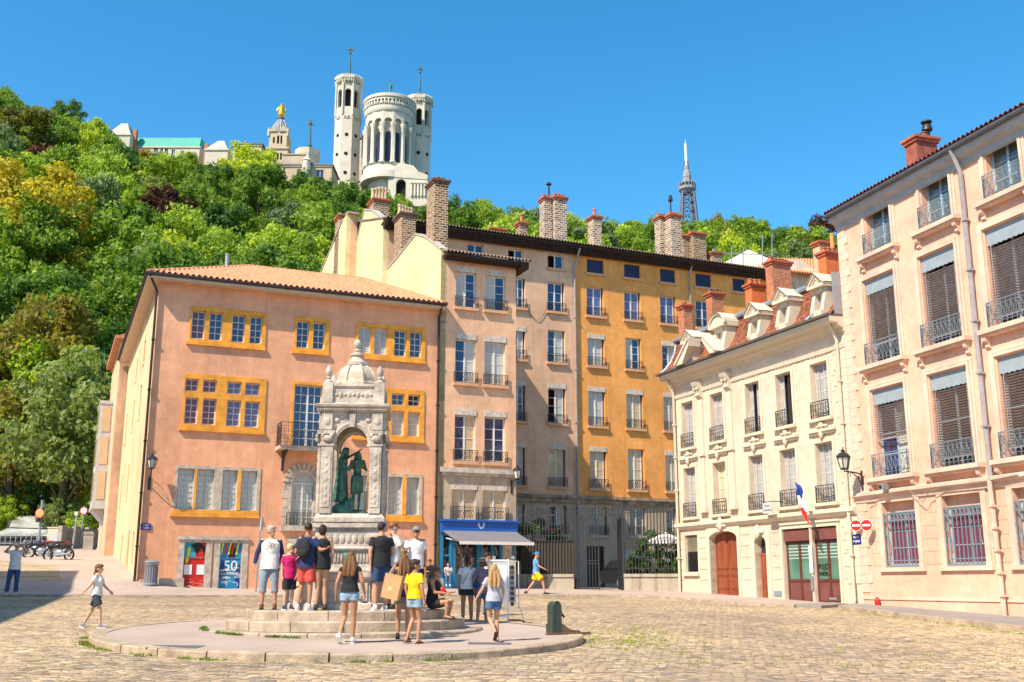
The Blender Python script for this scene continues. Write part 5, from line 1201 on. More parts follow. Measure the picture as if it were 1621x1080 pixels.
special = [(75, 300, 1.0, 'plum', 'plum red leaved tree high on the left of the hill'), (258, 392, 1.15, 'plum', 'dark plum red tree on the hill just above the salmon house roof'), (48, 425, 1.7, 'gold', 'large golden yellow tree at the left edge of the hill'),
           (118, 462, .9, 'gold', 'smaller yellow tree beside the large golden one'), (735, 344, .7, 'gold', 'small yellow tree on the skyline right of the tallest brick chimney'), (165, 287, .7, 'rust', 'small orange tinted tree on the upper left hillside'),
           (407, 258, .62, 'dark', 'dark round tree in front of the hilltop chapel tower'), (1302, 366, 1.0, 'plum', 'dark plum tree on the skyline beside the apricot house'), (20, 740, 1.0, 'rust', 'rusty brown leaved tree above the car park at the left edge'),
           (185, 460, 1.3, 'bright', 'light yellow green tree just left of the salmon house roof'), (35, 265, 1.3, 'rust', 'broad olive rust tree near the top left of the hill'), (105, 205, .9, 'dark', 'dark tree on the left skyline'), (395, 330, 1.4, 'bright', 'broad yellow green tree above the middle of the salmon roof')]
for px, py, s, kd, lb in special:
    p = hill_at(px, py); sky_ = p is None or px > 700
    if sky_: p = Vector((at(px, py, 270).x, 270, 0))
    spots.append((p.x, p.y, s))
    tree(p.x, p.y, at(px, py + 6, 270).z - 8 * s if sky_ else hz(p.x, p.y) + (2 if py < 400 else 0), s, kd, lb, 'trees on the hill')
Y = 90.; cnt = 0
while Y < 312:
    step = 7.6 + (Y - 90) * .017
    lo, hi = (-30 - CX) / F_PX * Y * 1.02 - 6, (1345 - CX) / F_PX * Y * 1.02
    X = lo + random.uniform(0, step)
    while X < hi:
        x, y = X + random.uniform(-1.6, 1.6), Y + random.uniform(-2, 2); z = hz(x, y)
        s = random.uniform(.85, 1.3) * (1.0 + (Y - 90) * .0006); sz = random.uniform(.85, 1.25)
        tx, ty = proj((x, y, z + 11.5 * s * sz)); X += step * random.uniform(.85, 1.15)
        if ty > lerp_tab(MASK, tx) - 4 and ty > lerp_tab(MASK, tx + 25) - 4: continue
        if 575 < tx < 690 and Y > 262: continue
        lim = max(lerp_tab(SKY_T, tx + d) for d in (-30, 0, 24)) - 1
        if ty < lim: s *= max(.45, 1 - (lim - ty) / (F_PX * 11.5 * s * sz / Y)); tx, ty = proj((x, y, z + 11.5 * s * sz))
        if ty < lim - 6: continue
        if any((x - a) ** 2 + (y - b) ** 2 < (4.2 * (1 + c) * .5) ** 2 for a, b, c in spots): continue
        spots.append((x, y, s)); cnt += 1
        n_ = math.sin(x * .05 + 1) + math.sin(y * .045) + random.uniform(-1.6, 1.6)
        kd = 'bright' if n_ > 1.0 else 'grey' if n_ > .6 and random.random() < .5 else 'green' if n_ > -.9 else random.choice(['dark', 'dark', 'green', 'green', 'grey', 'rust'])
        zone = 'on the left side of the wooded hill' if tx < 240 else 'on the hill above the salmon house' if tx < 540 else 'on the skyline behind the courtyard house' if tx < 1130 else 'on the skyline near the apricot house'
        tree(x, y, z - .5, s, kd, KLAB[kd] + ' ' + zone, KLAB[kd] + 's ' + zone, sz=sz)
    Y += step * .95
print('trees', cnt)
# shrubs at the foot of the hill by the car park
for px, py, Yd, s, kd, lb in ((15, 812, 90, .34, 'green', 'low green shrub above the car park ramp'), (55, 800, 92, .4, 'dark', 'dark bush behind the traffic light'), (98, 812, 88, .36, 'grey', 'grey green shrub right of the traffic light'), (150, 815, 88, .42, 'bright', 'pale yellow green shrub behind the balustrade by the rear wing'),
                             (165, 780, 92, .5, 'gold', 'yellow leaved shrub touching the rear wing wall'), (128, 835, 87, .3, 'bright', 'bright shrub behind the balustrade between the two sign posts'), (75, 770, 94, .55, 'rust', 'rust coloured bush above the motorbikes'), (30, 770, 96, .55, 'rust', 'rust coloured bush above the car park glass roof'), (110, 775, 95, .6, 'green', 'green bush above the balustrade')):
    p = at(px, py, Yd); tree(p.x, p.y, p.z - 2.2 * s * 5 / 5 - 1.0, s, kd, lb, 'shrubs at the foot of the hill', 'shrub', th=4.0)

# ---------------------------------------------------------------- basilica
BW = mat('white basilica stone', (.6, .54, .44), .85, .14, .25, .15, 2.); BG = mat('green copper', (.06, .2, .17), .6, .2, .4); BSL = mat('blue grey slate', (.16, .19, .23), .6, .2, .5)
GOLD = mat('gilded bronze', (.85, .5, .06), .35, .05, 1, metal=.7); BB = mat('beige hill house stone', (.5, .4, .28), .9, .18, .3, .2, 2)
class Far:
    def __init__(s, name, label, cat, px, Y, base=30.):
        s.Y = Y; w = at(px, 300, Y); s.x0 = w.x; s.zb = base; s.r = thing(name, label, cat, (w.x, Y, base))
    def X(s, px): return at(px, 250, s.Y).x - s.x0
    def Z(s, py): return at(810, py, s.Y).z - s.zb
    def k(s, px0, y): return at(px0 + 1, y, s.Y).x - at(px0, y, s.Y).x
    def c(s, px, py): w = at(px, py, s.Y); return (w.x - s.x0, 0, w.z - s.zb)
def ringplates(mb, cx_, cy_, n, ap, z0, z1, hwf, zs, rise_f, th, rot=0., faces=None, seg=8, sill=None):
    W = 2 * ap * math.tan(math.pi / n)
    for i in (faces if faces is not None else range(n)):
        t = MB(); hw = W * hwf / 2; arch_plate(t, -W / 2, W / 2, z0, z1, -hw, hw, zs, hw * rise_f, -ap, -ap + th, seg)
        if sill: t.box(-W / 2, W / 2, -ap, -ap + th, sill, z0)
        a = rot + 2 * math.pi * i / n; c_, s_ = math.cos(a), math.sin(a)
        mb.add([(cx_ + x * c_ - y * s_, cy_ + x * s_ + y * c_, z) for x, y, z in t.v], t.f)
def octo(mb, cx_, cy_, prof, n=8, rot=math.pi / 8): mb.lathe([(r / math.cos(math.pi / n), z) for r, z in prof], (cx_, cy_, 0), n, rot=rot)
T = Far('basilica', 'white hilltop basilica with octagonal towers, rounded apse and green spires', 'church', 617, 330, 60)
def btower(cx_px, hw, ytop, ybel, yshaft, ybase, yd, rot=math.pi / 8 + .1):
    """octagonal tower: shaft, open belfry, battlemented crown"""
    k = T.k(cx_px, 250); R_ = hw * k; cx_, _, _ = T.c(cx_px, (ytop + ybase) / 2); Z = T.Z
    mb = MB(); octo(mb, cx_, yd, [(R_ * .95, Z(ybase) - 25), (R_ * .95, Z(yshaft)), (R_ * .96, Z(yshaft - 1)), (R_ * .96, Z(yshaft - 5)), (R_ * .9, Z(yshaft - 6)), (R_ * .9, Z(ybel + 1))], rot=rot)
    sh = mb.build('tower', BW, T.r)
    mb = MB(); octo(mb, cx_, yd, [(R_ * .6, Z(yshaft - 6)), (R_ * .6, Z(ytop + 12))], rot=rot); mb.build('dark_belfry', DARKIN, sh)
    mb = MB(); ringplates(mb, cx_, yd, 8, R_ * .88, Z(ybel), Z(ytop + 13), .6, Z(ytop + 24), 1., R_ * .22, rot - math.pi / 8, sill=Z(yshaft - 6))
    for i in range(8):
        a = rot + math.pi / 4 * i; rr = R_ * .93 / math.cos(math.pi / 8); mb.tube([(cx_ + rr * math.cos(a), yd + rr * math.sin(a), Z(yshaft - 6)), (cx_ + rr * math.cos(a), yd + rr * math.sin(a), Z(ytop + 12))], R_ * .09, 6)
    octo(mb, cx_, yd, [(R_ * .9, Z(ytop + 13)), (R_ * .94, Z(ytop + 11)), (R_ * .94, Z(ytop + 5)), (R_ * 1.08, Z(ytop + 4)), (R_ * 1.1, Z(ytop)), (R_ * .98, Z(ytop)), (R_ * .98, Z(ytop + 4)), (R_ * .2, Z(ytop + 3))], rot=rot)
    for i in range(40):                       # corbels and crenels
        a = 2 * math.pi * i / 40; r1 = R_ * 1.06; c_ = Vector((cx_ + r1 * math.cos(a), yd + r1 * math.sin(a), 0)); mb.box(c_.x - .2, c_.x + .2, c_.y - .2, c_.y + .2, Z(ytop), Z(ytop - 1.8)); mb.box(c_.x - .15, c_.x + .15, c_.y - .15, c_.y + .15, Z(ytop + 9), Z(ytop + 5))
    ringplates(mb, cx_, yd, 24, R_ * 1.0, Z(ytop + 10.5), Z(ytop + 4.5), .62, Z(ytop + 7), 1., .35, rot); ringplates(mb, cx_, yd, 24, R_ * 1.0, Z(yshaft - .5), Z(yshaft - 5), .62, Z(yshaft - 3), 1., .3, rot)
    mb.build('belfry', BW, sh)
    mb = MB(); octo(mb, cx_, yd, [(R_ * .965, Z(ytop + 11)), (R_ * .965, Z(ytop + 4.6))], 24, rot); octo(mb, cx_, yd, [(R_ * .975, Z(yshaft - .5)), (R_ * .975, Z(yshaft - 5))], 24, rot); mb.build('shadowed_niche', mat('shadowed niche stone', (.2, .17, .13), .9, .2, .5), sh)  # darker stone colour stands in for shade behind the small arches
    mb = MB()
    for i, py in enumerate((.25, .55, .85)):
        z = Z(yshaft + (ybase - yshaft) * py)
        for f in (0, 7, 1): 
            a = rot - math.pi / 8 + math.pi / 4 * f; d = Vector((math.sin(a), -math.cos(a), 0)); ap = R_ * .96; cc = Vector((cx_, yd, z)) + d * ap
            mb.tube([cc - d * .1, cc + d * .06], .62, 10)
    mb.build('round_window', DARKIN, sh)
    return sh, cx_, k
def spire(sh, cx_, yd, k, y0, y1):
    Z = T.Z; h = Z(y1) - Z(y0); mb = MB(); z = Z(y0 + 2)
    mb.lathe([(4.5 * k, 0), (3.4 * k, h * .06), (3.9 * k, h * .1), (2.2 * k, h * .16), (3.8 * k, h * .21), (3.8 * k, h * .24), (1.7 * k, h * .28), (1.9 * k, h * .36), (1.5 * k, h * .5), (.7 * k, h * .82)], (cx_, yd, z), 8)
    mb.box(cx_ - .2, cx_ + .2, yd - .2, yd + .2, z + h * .8, z + h); mb.box(cx_ - 3.2 * k, cx_ + 3.2 * k, yd - .2, yd + .2, z + h * .9, z + h * .93); mb.ell((cx_, yd, z + h * .83), (2.2 * k, 2.2 * k, .6), 8, 5)
    for s in (-1, 1): mb.ell((cx_ + s * 3.2 * k, yd, z + h * .915), (.35, .3, .5), 6, 4)
    mb.build('spire', mat('dark green copper', (.06, .12, .13), .5, .2, .6), sh)
sh, cx_, k = btower(548.5, 21, 124, 172, 192, 292, 2.); spire(sh, cx_, 2., k, 124, 68)
sh, cx_, k = btower(660, 20.5, 149, 195, 214, 318, 5.); spire(sh, cx_, 5., k, 149, 92)
k = T.k(617, 230); Z = T.Z; cx_ = T.c(617, 230)[0]; RA = 37.5 * k; yd = -3.; na = 14
mb = MB(); mb.lathe([(RA * .80, Z(320)), (RA * .80, Z(205))], (cx_, yd, 0), 28); ap_ = mb.build('apse', BW, T.r)
fr = list(range(na))
mb = MB(); ringplates(mb, cx_, yd, na, RA * .97, Z(277), Z(196), .74, Z(213), 1., RA * .14, 0.08, fr, 10)
mb.lathe([(RA * 1.0, Z(197)), (RA * 1.04, Z(195)), (RA * 1.04, Z(188)), (RA * 1.02, Z(186)), (RA * 1.02, Z(178)), (RA * 1.12, Z(176)), (RA * 1.12, Z(172)), (RA * 1.0, Z(172)), (RA * .3, Z(167)), (0, Z(165))], (cx_, yd, 0), 42)
mb.lathe([(RA * 1.12, Z(300)), (RA * 1.12, Z(290)), (RA * 1.04, Z(287)), (RA * 1.02, Z(279)), (RA * 1.07, Z(277)), (RA * .8, Z(276.5))], (cx_, yd, 0), 28)
for i in range(72):
    a = 2 * math.pi * i / 72; r1 = RA * 1.06; x, y = cx_ + r1 * math.cos(a), yd + r1 * math.sin(a); mb.box(x - .17, x + .17, y - .17, y + .17, Z(187), Z(183)); mb.box(x - .2, x + .2, y - .2, y + .2, Z(172), Z(170.5))
for i in range(na):
    a = 2 * math.pi * (i + .5) / na - math.pi / 2 + .08; r1 = RA * 1.0
    for q in (-.03, .03): x, y = cx_ + r1 * math.cos(a + q), yd + r1 * math.sin(a + q); mb.lathe([(.75, Z(277)), (.75, Z(275)), (.48, Z(273)), (.42, Z(222)), (.8, Z(218)), (.8, Z(215))], (x, y, 0), 8)
ringplates(mb, cx_, yd, 44, RA * 1.08, Z(186), Z(177), .62, Z(181), 1., .5)
mb.build('arcade', BW, ap_, True)
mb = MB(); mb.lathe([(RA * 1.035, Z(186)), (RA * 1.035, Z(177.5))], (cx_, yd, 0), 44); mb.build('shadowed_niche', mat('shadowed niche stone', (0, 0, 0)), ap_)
mb = MB()
for i in range(na):
    a = 2 * math.pi * i / na + .08; t = MB(); w_ = RA * .105; pts = [(-w_, Z(274)), (w_, Z(274)), (w_, Z(232))] + [(w_ * math.cos(u), Z(232) + w_ * 1.3 * math.sin(u)) for u in [math.pi * q / 8 for q in range(1, 8)]] + [(-w_, Z(232))]
    t.prism(pts, -RA * .86, -RA * .8, 'y'); c_, s_ = math.cos(a), math.sin(a); mb.add([(cx_ + x * c_ - y * s_, yd + x * s_ + y * c_, z) for x, y, z in t.v], t.f)
mb.build('apse_window', mat('dark stained glass', (.015, .02, .05), .3, .3, .5), ap_)
mb = MB(); mb.lathe([(7 * k, Z(173)), (6.5 * k, Z(168)), (3 * k, Z(163)), (2.2 * k, Z(160)), (3 * k, Z(157)), (1.4 * k, Z(154))], (cx_ , yd, 0), 12)
mb.lathe([(1.6 * k, Z(154)), (1.9 * k, Z(150)), (1.2 * k, Z(145)), (1.8 * k, Z(142)), (1.2 * k, Z(139.5))], (cx_, yd, 0), 8); mb.ell((cx_, yd, Z(137.5)), (1.1 * k, 1.1 * k, 1.4 * k), 8, 6)
mb.tube([(cx_ + .8 * k, yd, Z(143)), (cx_ + 2.6 * k, yd, Z(140)), (cx_ + 3.2 * k, yd, Z(136))], .12, 6); mb.tube([(cx_ - .8 * k, yd, Z(143)), (cx_ - 3.8 * k, yd, Z(139)), (cx_ - 4.4 * k, yd, Z(137))], .14, 6)
mb.add([(cx_, yd + .3, Z(142)), (cx_ + 3.2 * k, yd + .6, Z(141)), (cx_ + 2.8 * k, yd + .6, Z(149)), (cx_ + .4, yd + .3, Z(147))], [(0, 1, 2, 3)]); mb.build('angel_statue', BG, ap_, True)
# nave and lower chapels
mb = MB(); X_ = T.X
mb.box(X_(556), X_(655), 12, 60, Z(330), Z(196)); mb.box(X_(556), X_(655), 11.6, 60, Z(196), Z(192)); mb.prism([(X_(560), Z(192)), (X_(652), Z(192)), ((X_(560) + X_(652)) / 2, Z(183))], 13, 60, 'y')
mb.box(X_(518), X_(532), 12, 40, Z(330), Z(228)); mb.box(X_(517), X_(533), 11.6, 40.4, Z(228), Z(222)); mb.box(X_(498), X_(518), 14, 40, Z(330), Z(250)); mb.box(X_(497), X_(519), 13.6, 40.4, Z(250), Z(245))
mb.build('nave', BW, T.r)
mb = MB(); z0 = Z(345); a, b = X_(622), X_(682)
arch_plate(mb, a, b, z0, Z(300), X_(634), X_(649), Z(306) - 1, 1.6, -11, -9.5, 10); mb.prism([(a, Z(300)), (b, Z(304)), (b, Z(297)), (X_(668), Z(292)), (X_(660), Z(283)), (X_(640), Z(278)), (a, Z(292))], -11.2, 4, 'y')
mb.box(a, b, -9.4, 4, z0, Z(303)); 
for px in (658, 663, 668, 673, 678): mb.lathe([(.35, Z(330)), (.35, Z(312)), (.6, Z(310))], (X_(px), -11.3, 0), 6)
mb.build('crypt_porch', BW, T.r)
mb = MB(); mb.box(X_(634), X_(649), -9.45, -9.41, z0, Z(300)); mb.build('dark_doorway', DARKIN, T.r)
# round tower with cross
mb = MB(); cxt = X_(477); kk = T.k(477, 240); octo(mb, cxt, 10, [(17 * kk, Z(330)), (17 * kk, Z(262)), (17.5 * kk, Z(258))], rot=.3); ringplates(mb, cxt, 10, 8, 17 * kk, Z(258), Z(236), .5, Z(247), 1., 3, .3 - math.pi / 8); octo(mb, cxt, 10, [(17 * kk, Z(237)), (18.5 * kk, Z(230)), (19 * kk, Z(221)), (17 * kk, Z(221)), (2 * kk, Z(219))], rot=.3)
tw = mb.build('tower', BW, T.r); mb = MB(); octo(mb, cxt, 10, [(12 * kk, Z(262)), (12 * kk, Z(236))], rot=.3); mb.build('dark_belfry', DARKIN, tw)
mb = MB(); mb.lathe([(4 * kk, Z(221)), (3.5 * kk, Z(214)), (4.6 * kk, Z(212)), (2 * kk, Z(208)), (1.1 * kk, Z(184))], (cxt + .6, 10, 0), 8); mb.box(cxt + .6 - .3, cxt + .6 + .3, 9.8, 10.2, Z(186), Z(169)); mb.box(cxt + .6 - 5 * kk, cxt + .6 + 5 * kk, 9.8, 10.2, Z(178.5), Z(175.5)); mb.build('spire', mat('dark green copper', (0, 0, 0)), tw)
# old chapel with golden statue
C_ = Far('old_chapel', 'small hilltop chapel tower with grey dome and golden statue left of the basilica', 'church', 438, 322, 60); Z = C_.Z; X_ = C_.X; k = C_.k(438, 230)
mb = MB(); a, b = X_(421), X_(455); zz = [330, 262, 240, 236, 208]
mb.box(a, b, 0, b - a, Z(330), Z(262)); mb.box(a - .3, b + .3, -.3, b - a + .3, Z(262), Z(260))
facade_mesh(mb, a, b, Z(260), Z(236), [(X_(433) - .1, X_(436), Z(253), Z(242)), (X_(438), X_(441), Z(253), Z(242)), (X_(443), X_(446), Z(253), Z(242))], 1.); shell(mb, a, b, b - a, Z(260), Z(236))
mb.box(a - .4, b + .4, -.4, b - a + .4, Z(236), Z(233.5))
facade_mesh(mb, a + .6, b - .6, Z(233.5), Z(208), [(X_(430), X_(433), Z(226), Z(216)), (X_(436.5), X_(440), Z(227), Z(214)), (X_(442), X_(445), Z(227), Z(214))], 1., y=.3); shell(mb, a + .6, b - .6, b - a - .3, Z(233.5), Z(208), y0=.3)
mc = (a + b) / 2
for u0, u1 in ((a + .6, mc - .3), (mc + .3, b - .6)): mb.prism([(u0, Z(208)), (u1, Z(208)), ((u0 + u1) / 2, Z(197))], -.1, 1.0, 'y')
for u in (a + .4, b - .4): mb.lathe([(.5, Z(215)), (.5, Z(206)), (0, Z(200))], (u, .4, 0), 6)
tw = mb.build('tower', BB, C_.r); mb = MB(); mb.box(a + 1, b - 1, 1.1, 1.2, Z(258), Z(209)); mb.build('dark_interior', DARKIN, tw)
mb = MB(); R_ = (b - a) / 2 - .8; mb.lathe([(R_ * 1.02, Z(208)), (R_ * 1., Z(203)), (R_ * .86, Z(195)), (R_ * .6, Z(188)), (R_ * .34, Z(184)), (R_ * .3, Z(182)), (R_ * .42, Z(181)), (R_ * .42, Z(179.5)), (R_ * .22, Z(179))], (mc, (b - a) / 2, 0), 12)
dmm = mb.build('dome', BSL, tw)
mb = MB()
for i in range(8): a_ = 2 * math.pi * i / 8 + .2; mb.tube([(mc + R_ * f * math.cos(a_), (b - a) / 2 + R_ * f * math.sin(a_), Z(y)) for f, y in ((1.04, 208), (1.02, 203), (.88, 195), (.62, 188), (.36, 184))], .16, 5)
mb.build('dome_rib', mat('pale dome rib', (.5, .5, .46), .7, .1, 1), dmm)
mb = MB(); yy = (b - a) / 2; mb.lathe([(.7, Z(179)), (1.1, Z(177)), (1.2, Z(171)), (.95, Z(166)), (1.05, Z(163)), (.5, Z(161.3))], (mc, yy, 0), 10); mb.ell((mc, yy, Z(159.7)), (.5, .5, .62), 8, 6)
for s in (-1, 1): mb.tube([(mc + s * .8, yy, Z(163)), (mc + s * 1.3, yy - .2, Z(166)), (mc + s * 1.5, yy - .5, Z(169))], [.3, .24, .15], 6)
mb.lathe([(.55, 0), (.62, .25), (.45, .25)], (mc, yy, Z(159.4)), 8); mb.build('golden_statue', GOLD, dmm, True)
def farhouse(name, label, px0, px1, yt, yb, Y, wins, roofm, rooftype='flat', depth=14, wallm=None, az=0., base=60, rh=4., extra=None, arch=False):
    H = Far(name, label, 'building', (px0 + px1) / 2, Y, base); Z, X_ = H.Z, H.X; mb = MB(); a, b = X_(px0), X_(px1)
    ops = [(X_(w[0]), X_(w[2]), Z(w[3]), Z(w[1])) for w in wins]
    facade_mesh(mb, a, b, Z(yb) - 12, Z(yt), ops, .5); shell(mb, a, b, depth, Z(yb) - 12, Z(yt)); mb.box(a - .3, b + .3, -.3, 0 - .001, Z(yt) - .5, Z(yt)); mb.build('wall', wallm or BB, H.r)
    for o_ in ops: g = MB(); g.box(o_[0], o_[1], .35, .45, o_[2], o_[3]); g.cur = 1; g.box((o_[0] + o_[1]) / 2 - .07, (o_[0] + o_[1]) / 2 + .07, .28, .34, o_[2], o_[3]); g.build('window', [GBLUE, WOODW], H.r)
    mb = MB(); zt = Z(yt)
    if rooftype == 'flat': mb.box(a - .5, b + .5, -.5, depth + .5, zt + .001, zt + .35)
    elif rooftype == 'pyramid': m_ = (a + b) / 2; w_ = (b - a) * .14; mb.add([(a, 0, zt), (b, 0, zt), (b, depth, zt), (a, depth, zt), (m_ - w_, depth * .4, zt + rh), (m_ + w_, depth * .4, zt + rh), (m_ + w_, depth * .6, zt + rh), (m_ - w_, depth * .6, zt + rh)], [(0, 1, 5, 4), (1, 2, 6, 5), (2, 3, 7, 6), (3, 0, 4, 7), (4, 5, 6, 7)])
    elif rooftype == 'mansard': mb.prism([(-.3, zt), (.8, zt + rh), (depth - .8, zt + rh), (depth + .3, zt)], a, b, 'x')
    if roofm: mb.build('roof', roofm, H.r)
    return H
farhouse('convent_building', 'long pale convent building with turquoise green roof on the hilltop', 208, 315, 232, 262, 305, [(229, 228, 233, 236), (243, 233, 249, 241), (253, 234, 257, 241), (260, 235, 265, 243), (271, 237, 276, 245), (285, 239, 290, 247), (240, 248, 245, 254), (260, 250, 265, 256)], mat('turquoise sheet roof', (.04, .34, .26), .6, .1, .5), 'mansard', 14, mat('cream hill wall', (.56, .5, .4), .9, .1, .3), rh=3.2)
def pav(label, px0, px1, yt, yb, Y, rh, ch=None):
    H = farhouse('roof_pavilion', label, px0, px1, yt, yb, Y, [], mat('pale slate roof', (.42, .39, .33), .8, .2, .4), 'pyramid', 10, mat('cream hill wall', (0, 0, 0)), rh=rh)
    if ch: g = MB(); a, z = H.X(ch[0]), H.Z(ch[1]); g.box(a - .5, a + .5, 3, 4.4, z - 8, z); g.build('chimney', BRKR, H.r)
    return H
pav('steep grey roofed pavilion at the left end of the convent building', 166, 203, 212, 245, 300, 5.2, (204, 198)); pav('steep grey roofed pavilion between convent and chapel', 324, 360, 236, 262, 300, 4.4, (320, 221))
H = farhouse('square_lodge', 'small square beige hilltop house with flat zinc roof', 368, 413, 229, 268, 300, [(388, 238, 392, 244), (372, 242, 374, 250)], mat('green zinc roof', (.1, .2, .18), .6, .2, 1), 'flat', 9); g = MB(); g.box(H.X(382), H.X(386), 2, 3.2, H.Z(232), H.Z(219)); g.build('chimney', BRK, H.r)
H = farhouse('hilltop_annex', 'low beige stone annex with arched dark window between chapel tower and basilica', 448, 526, 262, 292, 308, [(471, 268, 477, 279), (502, 269, 513, 285)], BSL, 'flat', 12)
g = MB(); g.box(H.X(448), H.X(483), -.4, 10, H.Z(262), H.Z(246)); g.box(H.X(447), H.X(484), -.7, 10.3, H.Z(246), H.Z(244.5)); g.build('upper_storey', BB, H.r); g = MB(); g.lathe([(1., H.Z(285)), (1.3, H.Z(272)), (1.3, H.Z(258)), (1.5, H.Z(257)), (0, H.Z(248))], (H.X(487), -1.2, 0), 10); g.build('turret', BW, H.r)
H = farhouse('hilltop_house', 'low beige house half hidden by trees below the convent roof', 222, 250, 262, 275, 290, [(226, 265, 231, 271)], BSL, 'flat', 10)
# ---------------------------------------------------------------- lattice radio tower
RT = Far('radio_tower', 'tall steel lattice radio tower with white mast on the skyline', 'tower', 1088, 420, 60); Z = RT.Z; k = RT.k(1088, 300)
STL = mat('blue grey painted steel', (.13, .15, .19), .6, .2, 1); mb = MB()
def hwd(y): return k * lerp_tab([(225, 1.), (262, 2.), (285, 6.5), (304, 8.5), (350, 11.5), (420, 15)], y)
lv = [420, 400, 380, 362, 346, 331, 318, 306]
for y0, y1 in zip(lv[:-1], lv[1:]):
    r0, r1 = hwd(y0), hwd(y1); c0 = [(sx * r0, sy * r0, Z(y0)) for sx, sy in ((-1, -1), (1, -1), (1, 1), (-1, 1))]; c1 = [(sx * r1, sy * r1, Z(y1)) for sx, sy in ((-1, -1), (1, -1), (1, 1), (-1, 1))]
    for i in range(4): j = (i + 1) % 4; mb.bar(c0[i], c1[i], .8); mb.bar(c0[i], c1[j], .32); mb.bar(c0[j], c1[i], .32); mb.bar(c1[i], c1[j], .4)
mb.build('lattice', STL, RT.r)
mb = MB(); octo(mb, 0, 0, [(hwd(306), Z(306)), (13 * k, Z(301)), (13 * k, Z(297)), (8 * k, Z(296.5))]); 
for i in range(16): a = math.pi * i / 8; mb.bar((13 * k * math.cos(a), 13 * k * math.sin(a), Z(301)), (13.5 * k * math.cos(a), 13.5 * k * math.sin(a), Z(291)), .3)
mb.lathe([(13.4 * k, Z(292)), (13.4 * k, Z(291)), (12.9 * k, Z(291))], (0, 0, 0), 16); octo(mb, 0, 0, [(7.5 * k, Z(297)), (7 * k, Z(291)), (6 * k, Z(282)), (6.6 * k, Z(281)), (5 * k, Z(272)), (3.6 * k, Z(270)), (3 * k, Z(262))]); mb.build('platform', mat('weathered steel cabin', (.28, .27, .27), .7, .2, 1), RT.r)
mb = MB(); 
for y in (268, 263, 259, 256): mb.bar((-4 * k, 0, Z(y)), (4 * k, 0, Z(y)), .3); mb.bar((-4 * k * (1 - (268 - y) / 20), 0, Z(y)), (-4 * k * (1 - (268 - y) / 20), 0, Z(y - 3)), .35); mb.bar((3.5 * k, 0, Z(y)), (3.5 * k, 0, Z(y - 3)), .35)
mb.build('aerials', STL, RT.r); mb = MB(); mb.lathe([(1.6 * k, Z(262)), (1.6 * k, Z(258)), (2.2 * k, Z(257)), (2.2 * k, Z(228)), (.5 * k, Z(227)), (.3 * k, Z(221))], (0, 0, 0), 10); mb.build('mast', mat('white mast', (.75, .75, .75), .6, .05, 1), RT.r)
# ================================================================ FOUNTAIN
FZ = 1.06; FC = Vector((-3.6, 24.1, FZ)); SXY, SZ = .955, 1.12
FST = mat('pale fountain stone', (.48, .41, .345), .85, .35, 3.5, .9, 18); STEP = mat('worn step stone', (.4, .32, .24), .85, .3, 3, .8, 14)
COPB = mat('green patinated bronze', (.06, .16, .12), .5, .65, 5, .3, 20, metal=.3)
Fo = thing('fountain', 'grey stone fountain pavilion with domed top and bronze statue group on round steps', 'fountain', tuple(FC), R(4)); Fo.scale = (SXY, SXY, SZ)
cs = Matrix.Rotation(-R(4), 3, 'Z') @ (Vector((-3.62, 24.05, FZ)) - FC) / SXY
gb = .5 - FZ
for k, (r, zt, zb_) in enumerate(((2.98, .66, .35), (2.58, .86, .66), (2.18, 1.06, .86))):
    mb = MB(); n = 18 - k * 3
    for i in range(n):
        a0, a1 = 2 * math.pi * i / n + .004 + k, 2 * math.pi * (i + 1) / n - .004 + k; P = []; sub = 4; dz = random.uniform(-.006, .006)
        for j in range(sub + 1):
            t = a0 + (a1 - a0) * j / sub
            for rr, z in ((0, zb_), (0, zt - .025), (.03, zt), (.7, zt)): P.append((cs.x + (r - rr) / SXY * math.cos(t), cs.y + (r - rr) / SXY * math.sin(t), (z - FZ + dz) / SZ))
        mb.add(P, [(j * 4 + q, j * 4 + 4 + q, j * 4 + 5 + q, j * 4 + 1 + q) for j in range(sub) for q in range(3)] + [(0, 1, 2, 3), (sub * 4 + 3, sub * 4 + 2, sub * 4 + 1, sub * 4)])
    mb.build('step', STEP, Fo)
mb = MB(); mb.lathe([(1.75, -.1), (1.75, -.004), (0, -.004)], (cs.x, cs.y, 0), 32); mb.build('platform', STEP, Fo)
mb = MB(); oc = math.pi / 8; k8 = 1 / math.cos(oc)
mb.lathe([(r * k8, z) for r, z in ((1.42, 0), (1.42, .1), (1.34, .14), (1.34, .52), (1.38, .56), (1.45, .6), (1.45, .69), (1.22, .69), (1.2, .3), (0, .3))], (0, 0, 0), 8, rot=oc); 
for i in range(8):
    a = i * math.pi / 4 - math.pi / 2; t = MB(); arch_plate(t, -.5, .5, .15, .52, -.36, .36, .3, .16, -1.37, -1.34, 8); c_, s_ = math.cos(a + math.pi / 2), math.sin(a + math.pi / 2); mb.add([(x * c_ - y * s_, x * s_ + y * c_, z) for x, y, z in t.v], t.f)
mb.build('basin', FST, Fo)
wm, WN, WL, wb = newmat('water'); wb.inputs['Base Color'].default_value = (.05, .09, .08, 1); wb.inputs['Roughness'].default_value = .05; bumpn(WN, WL, wb, noise(WN, WL, WN.new('ShaderNodeTexCoord').outputs['Object'], 12, 3), .3, .02)
mb = MB(); mb.lathe([(1.3, .56), (0, .56)], (0, 0, 0), 8, rot=oc); mb.build('water', wm, Fo)
def sq(mb, pr): mb.lathe([(r * math.sqrt(2), z) for r, z in pr], (0, 0, 0), 4, rot=math.pi / 4)
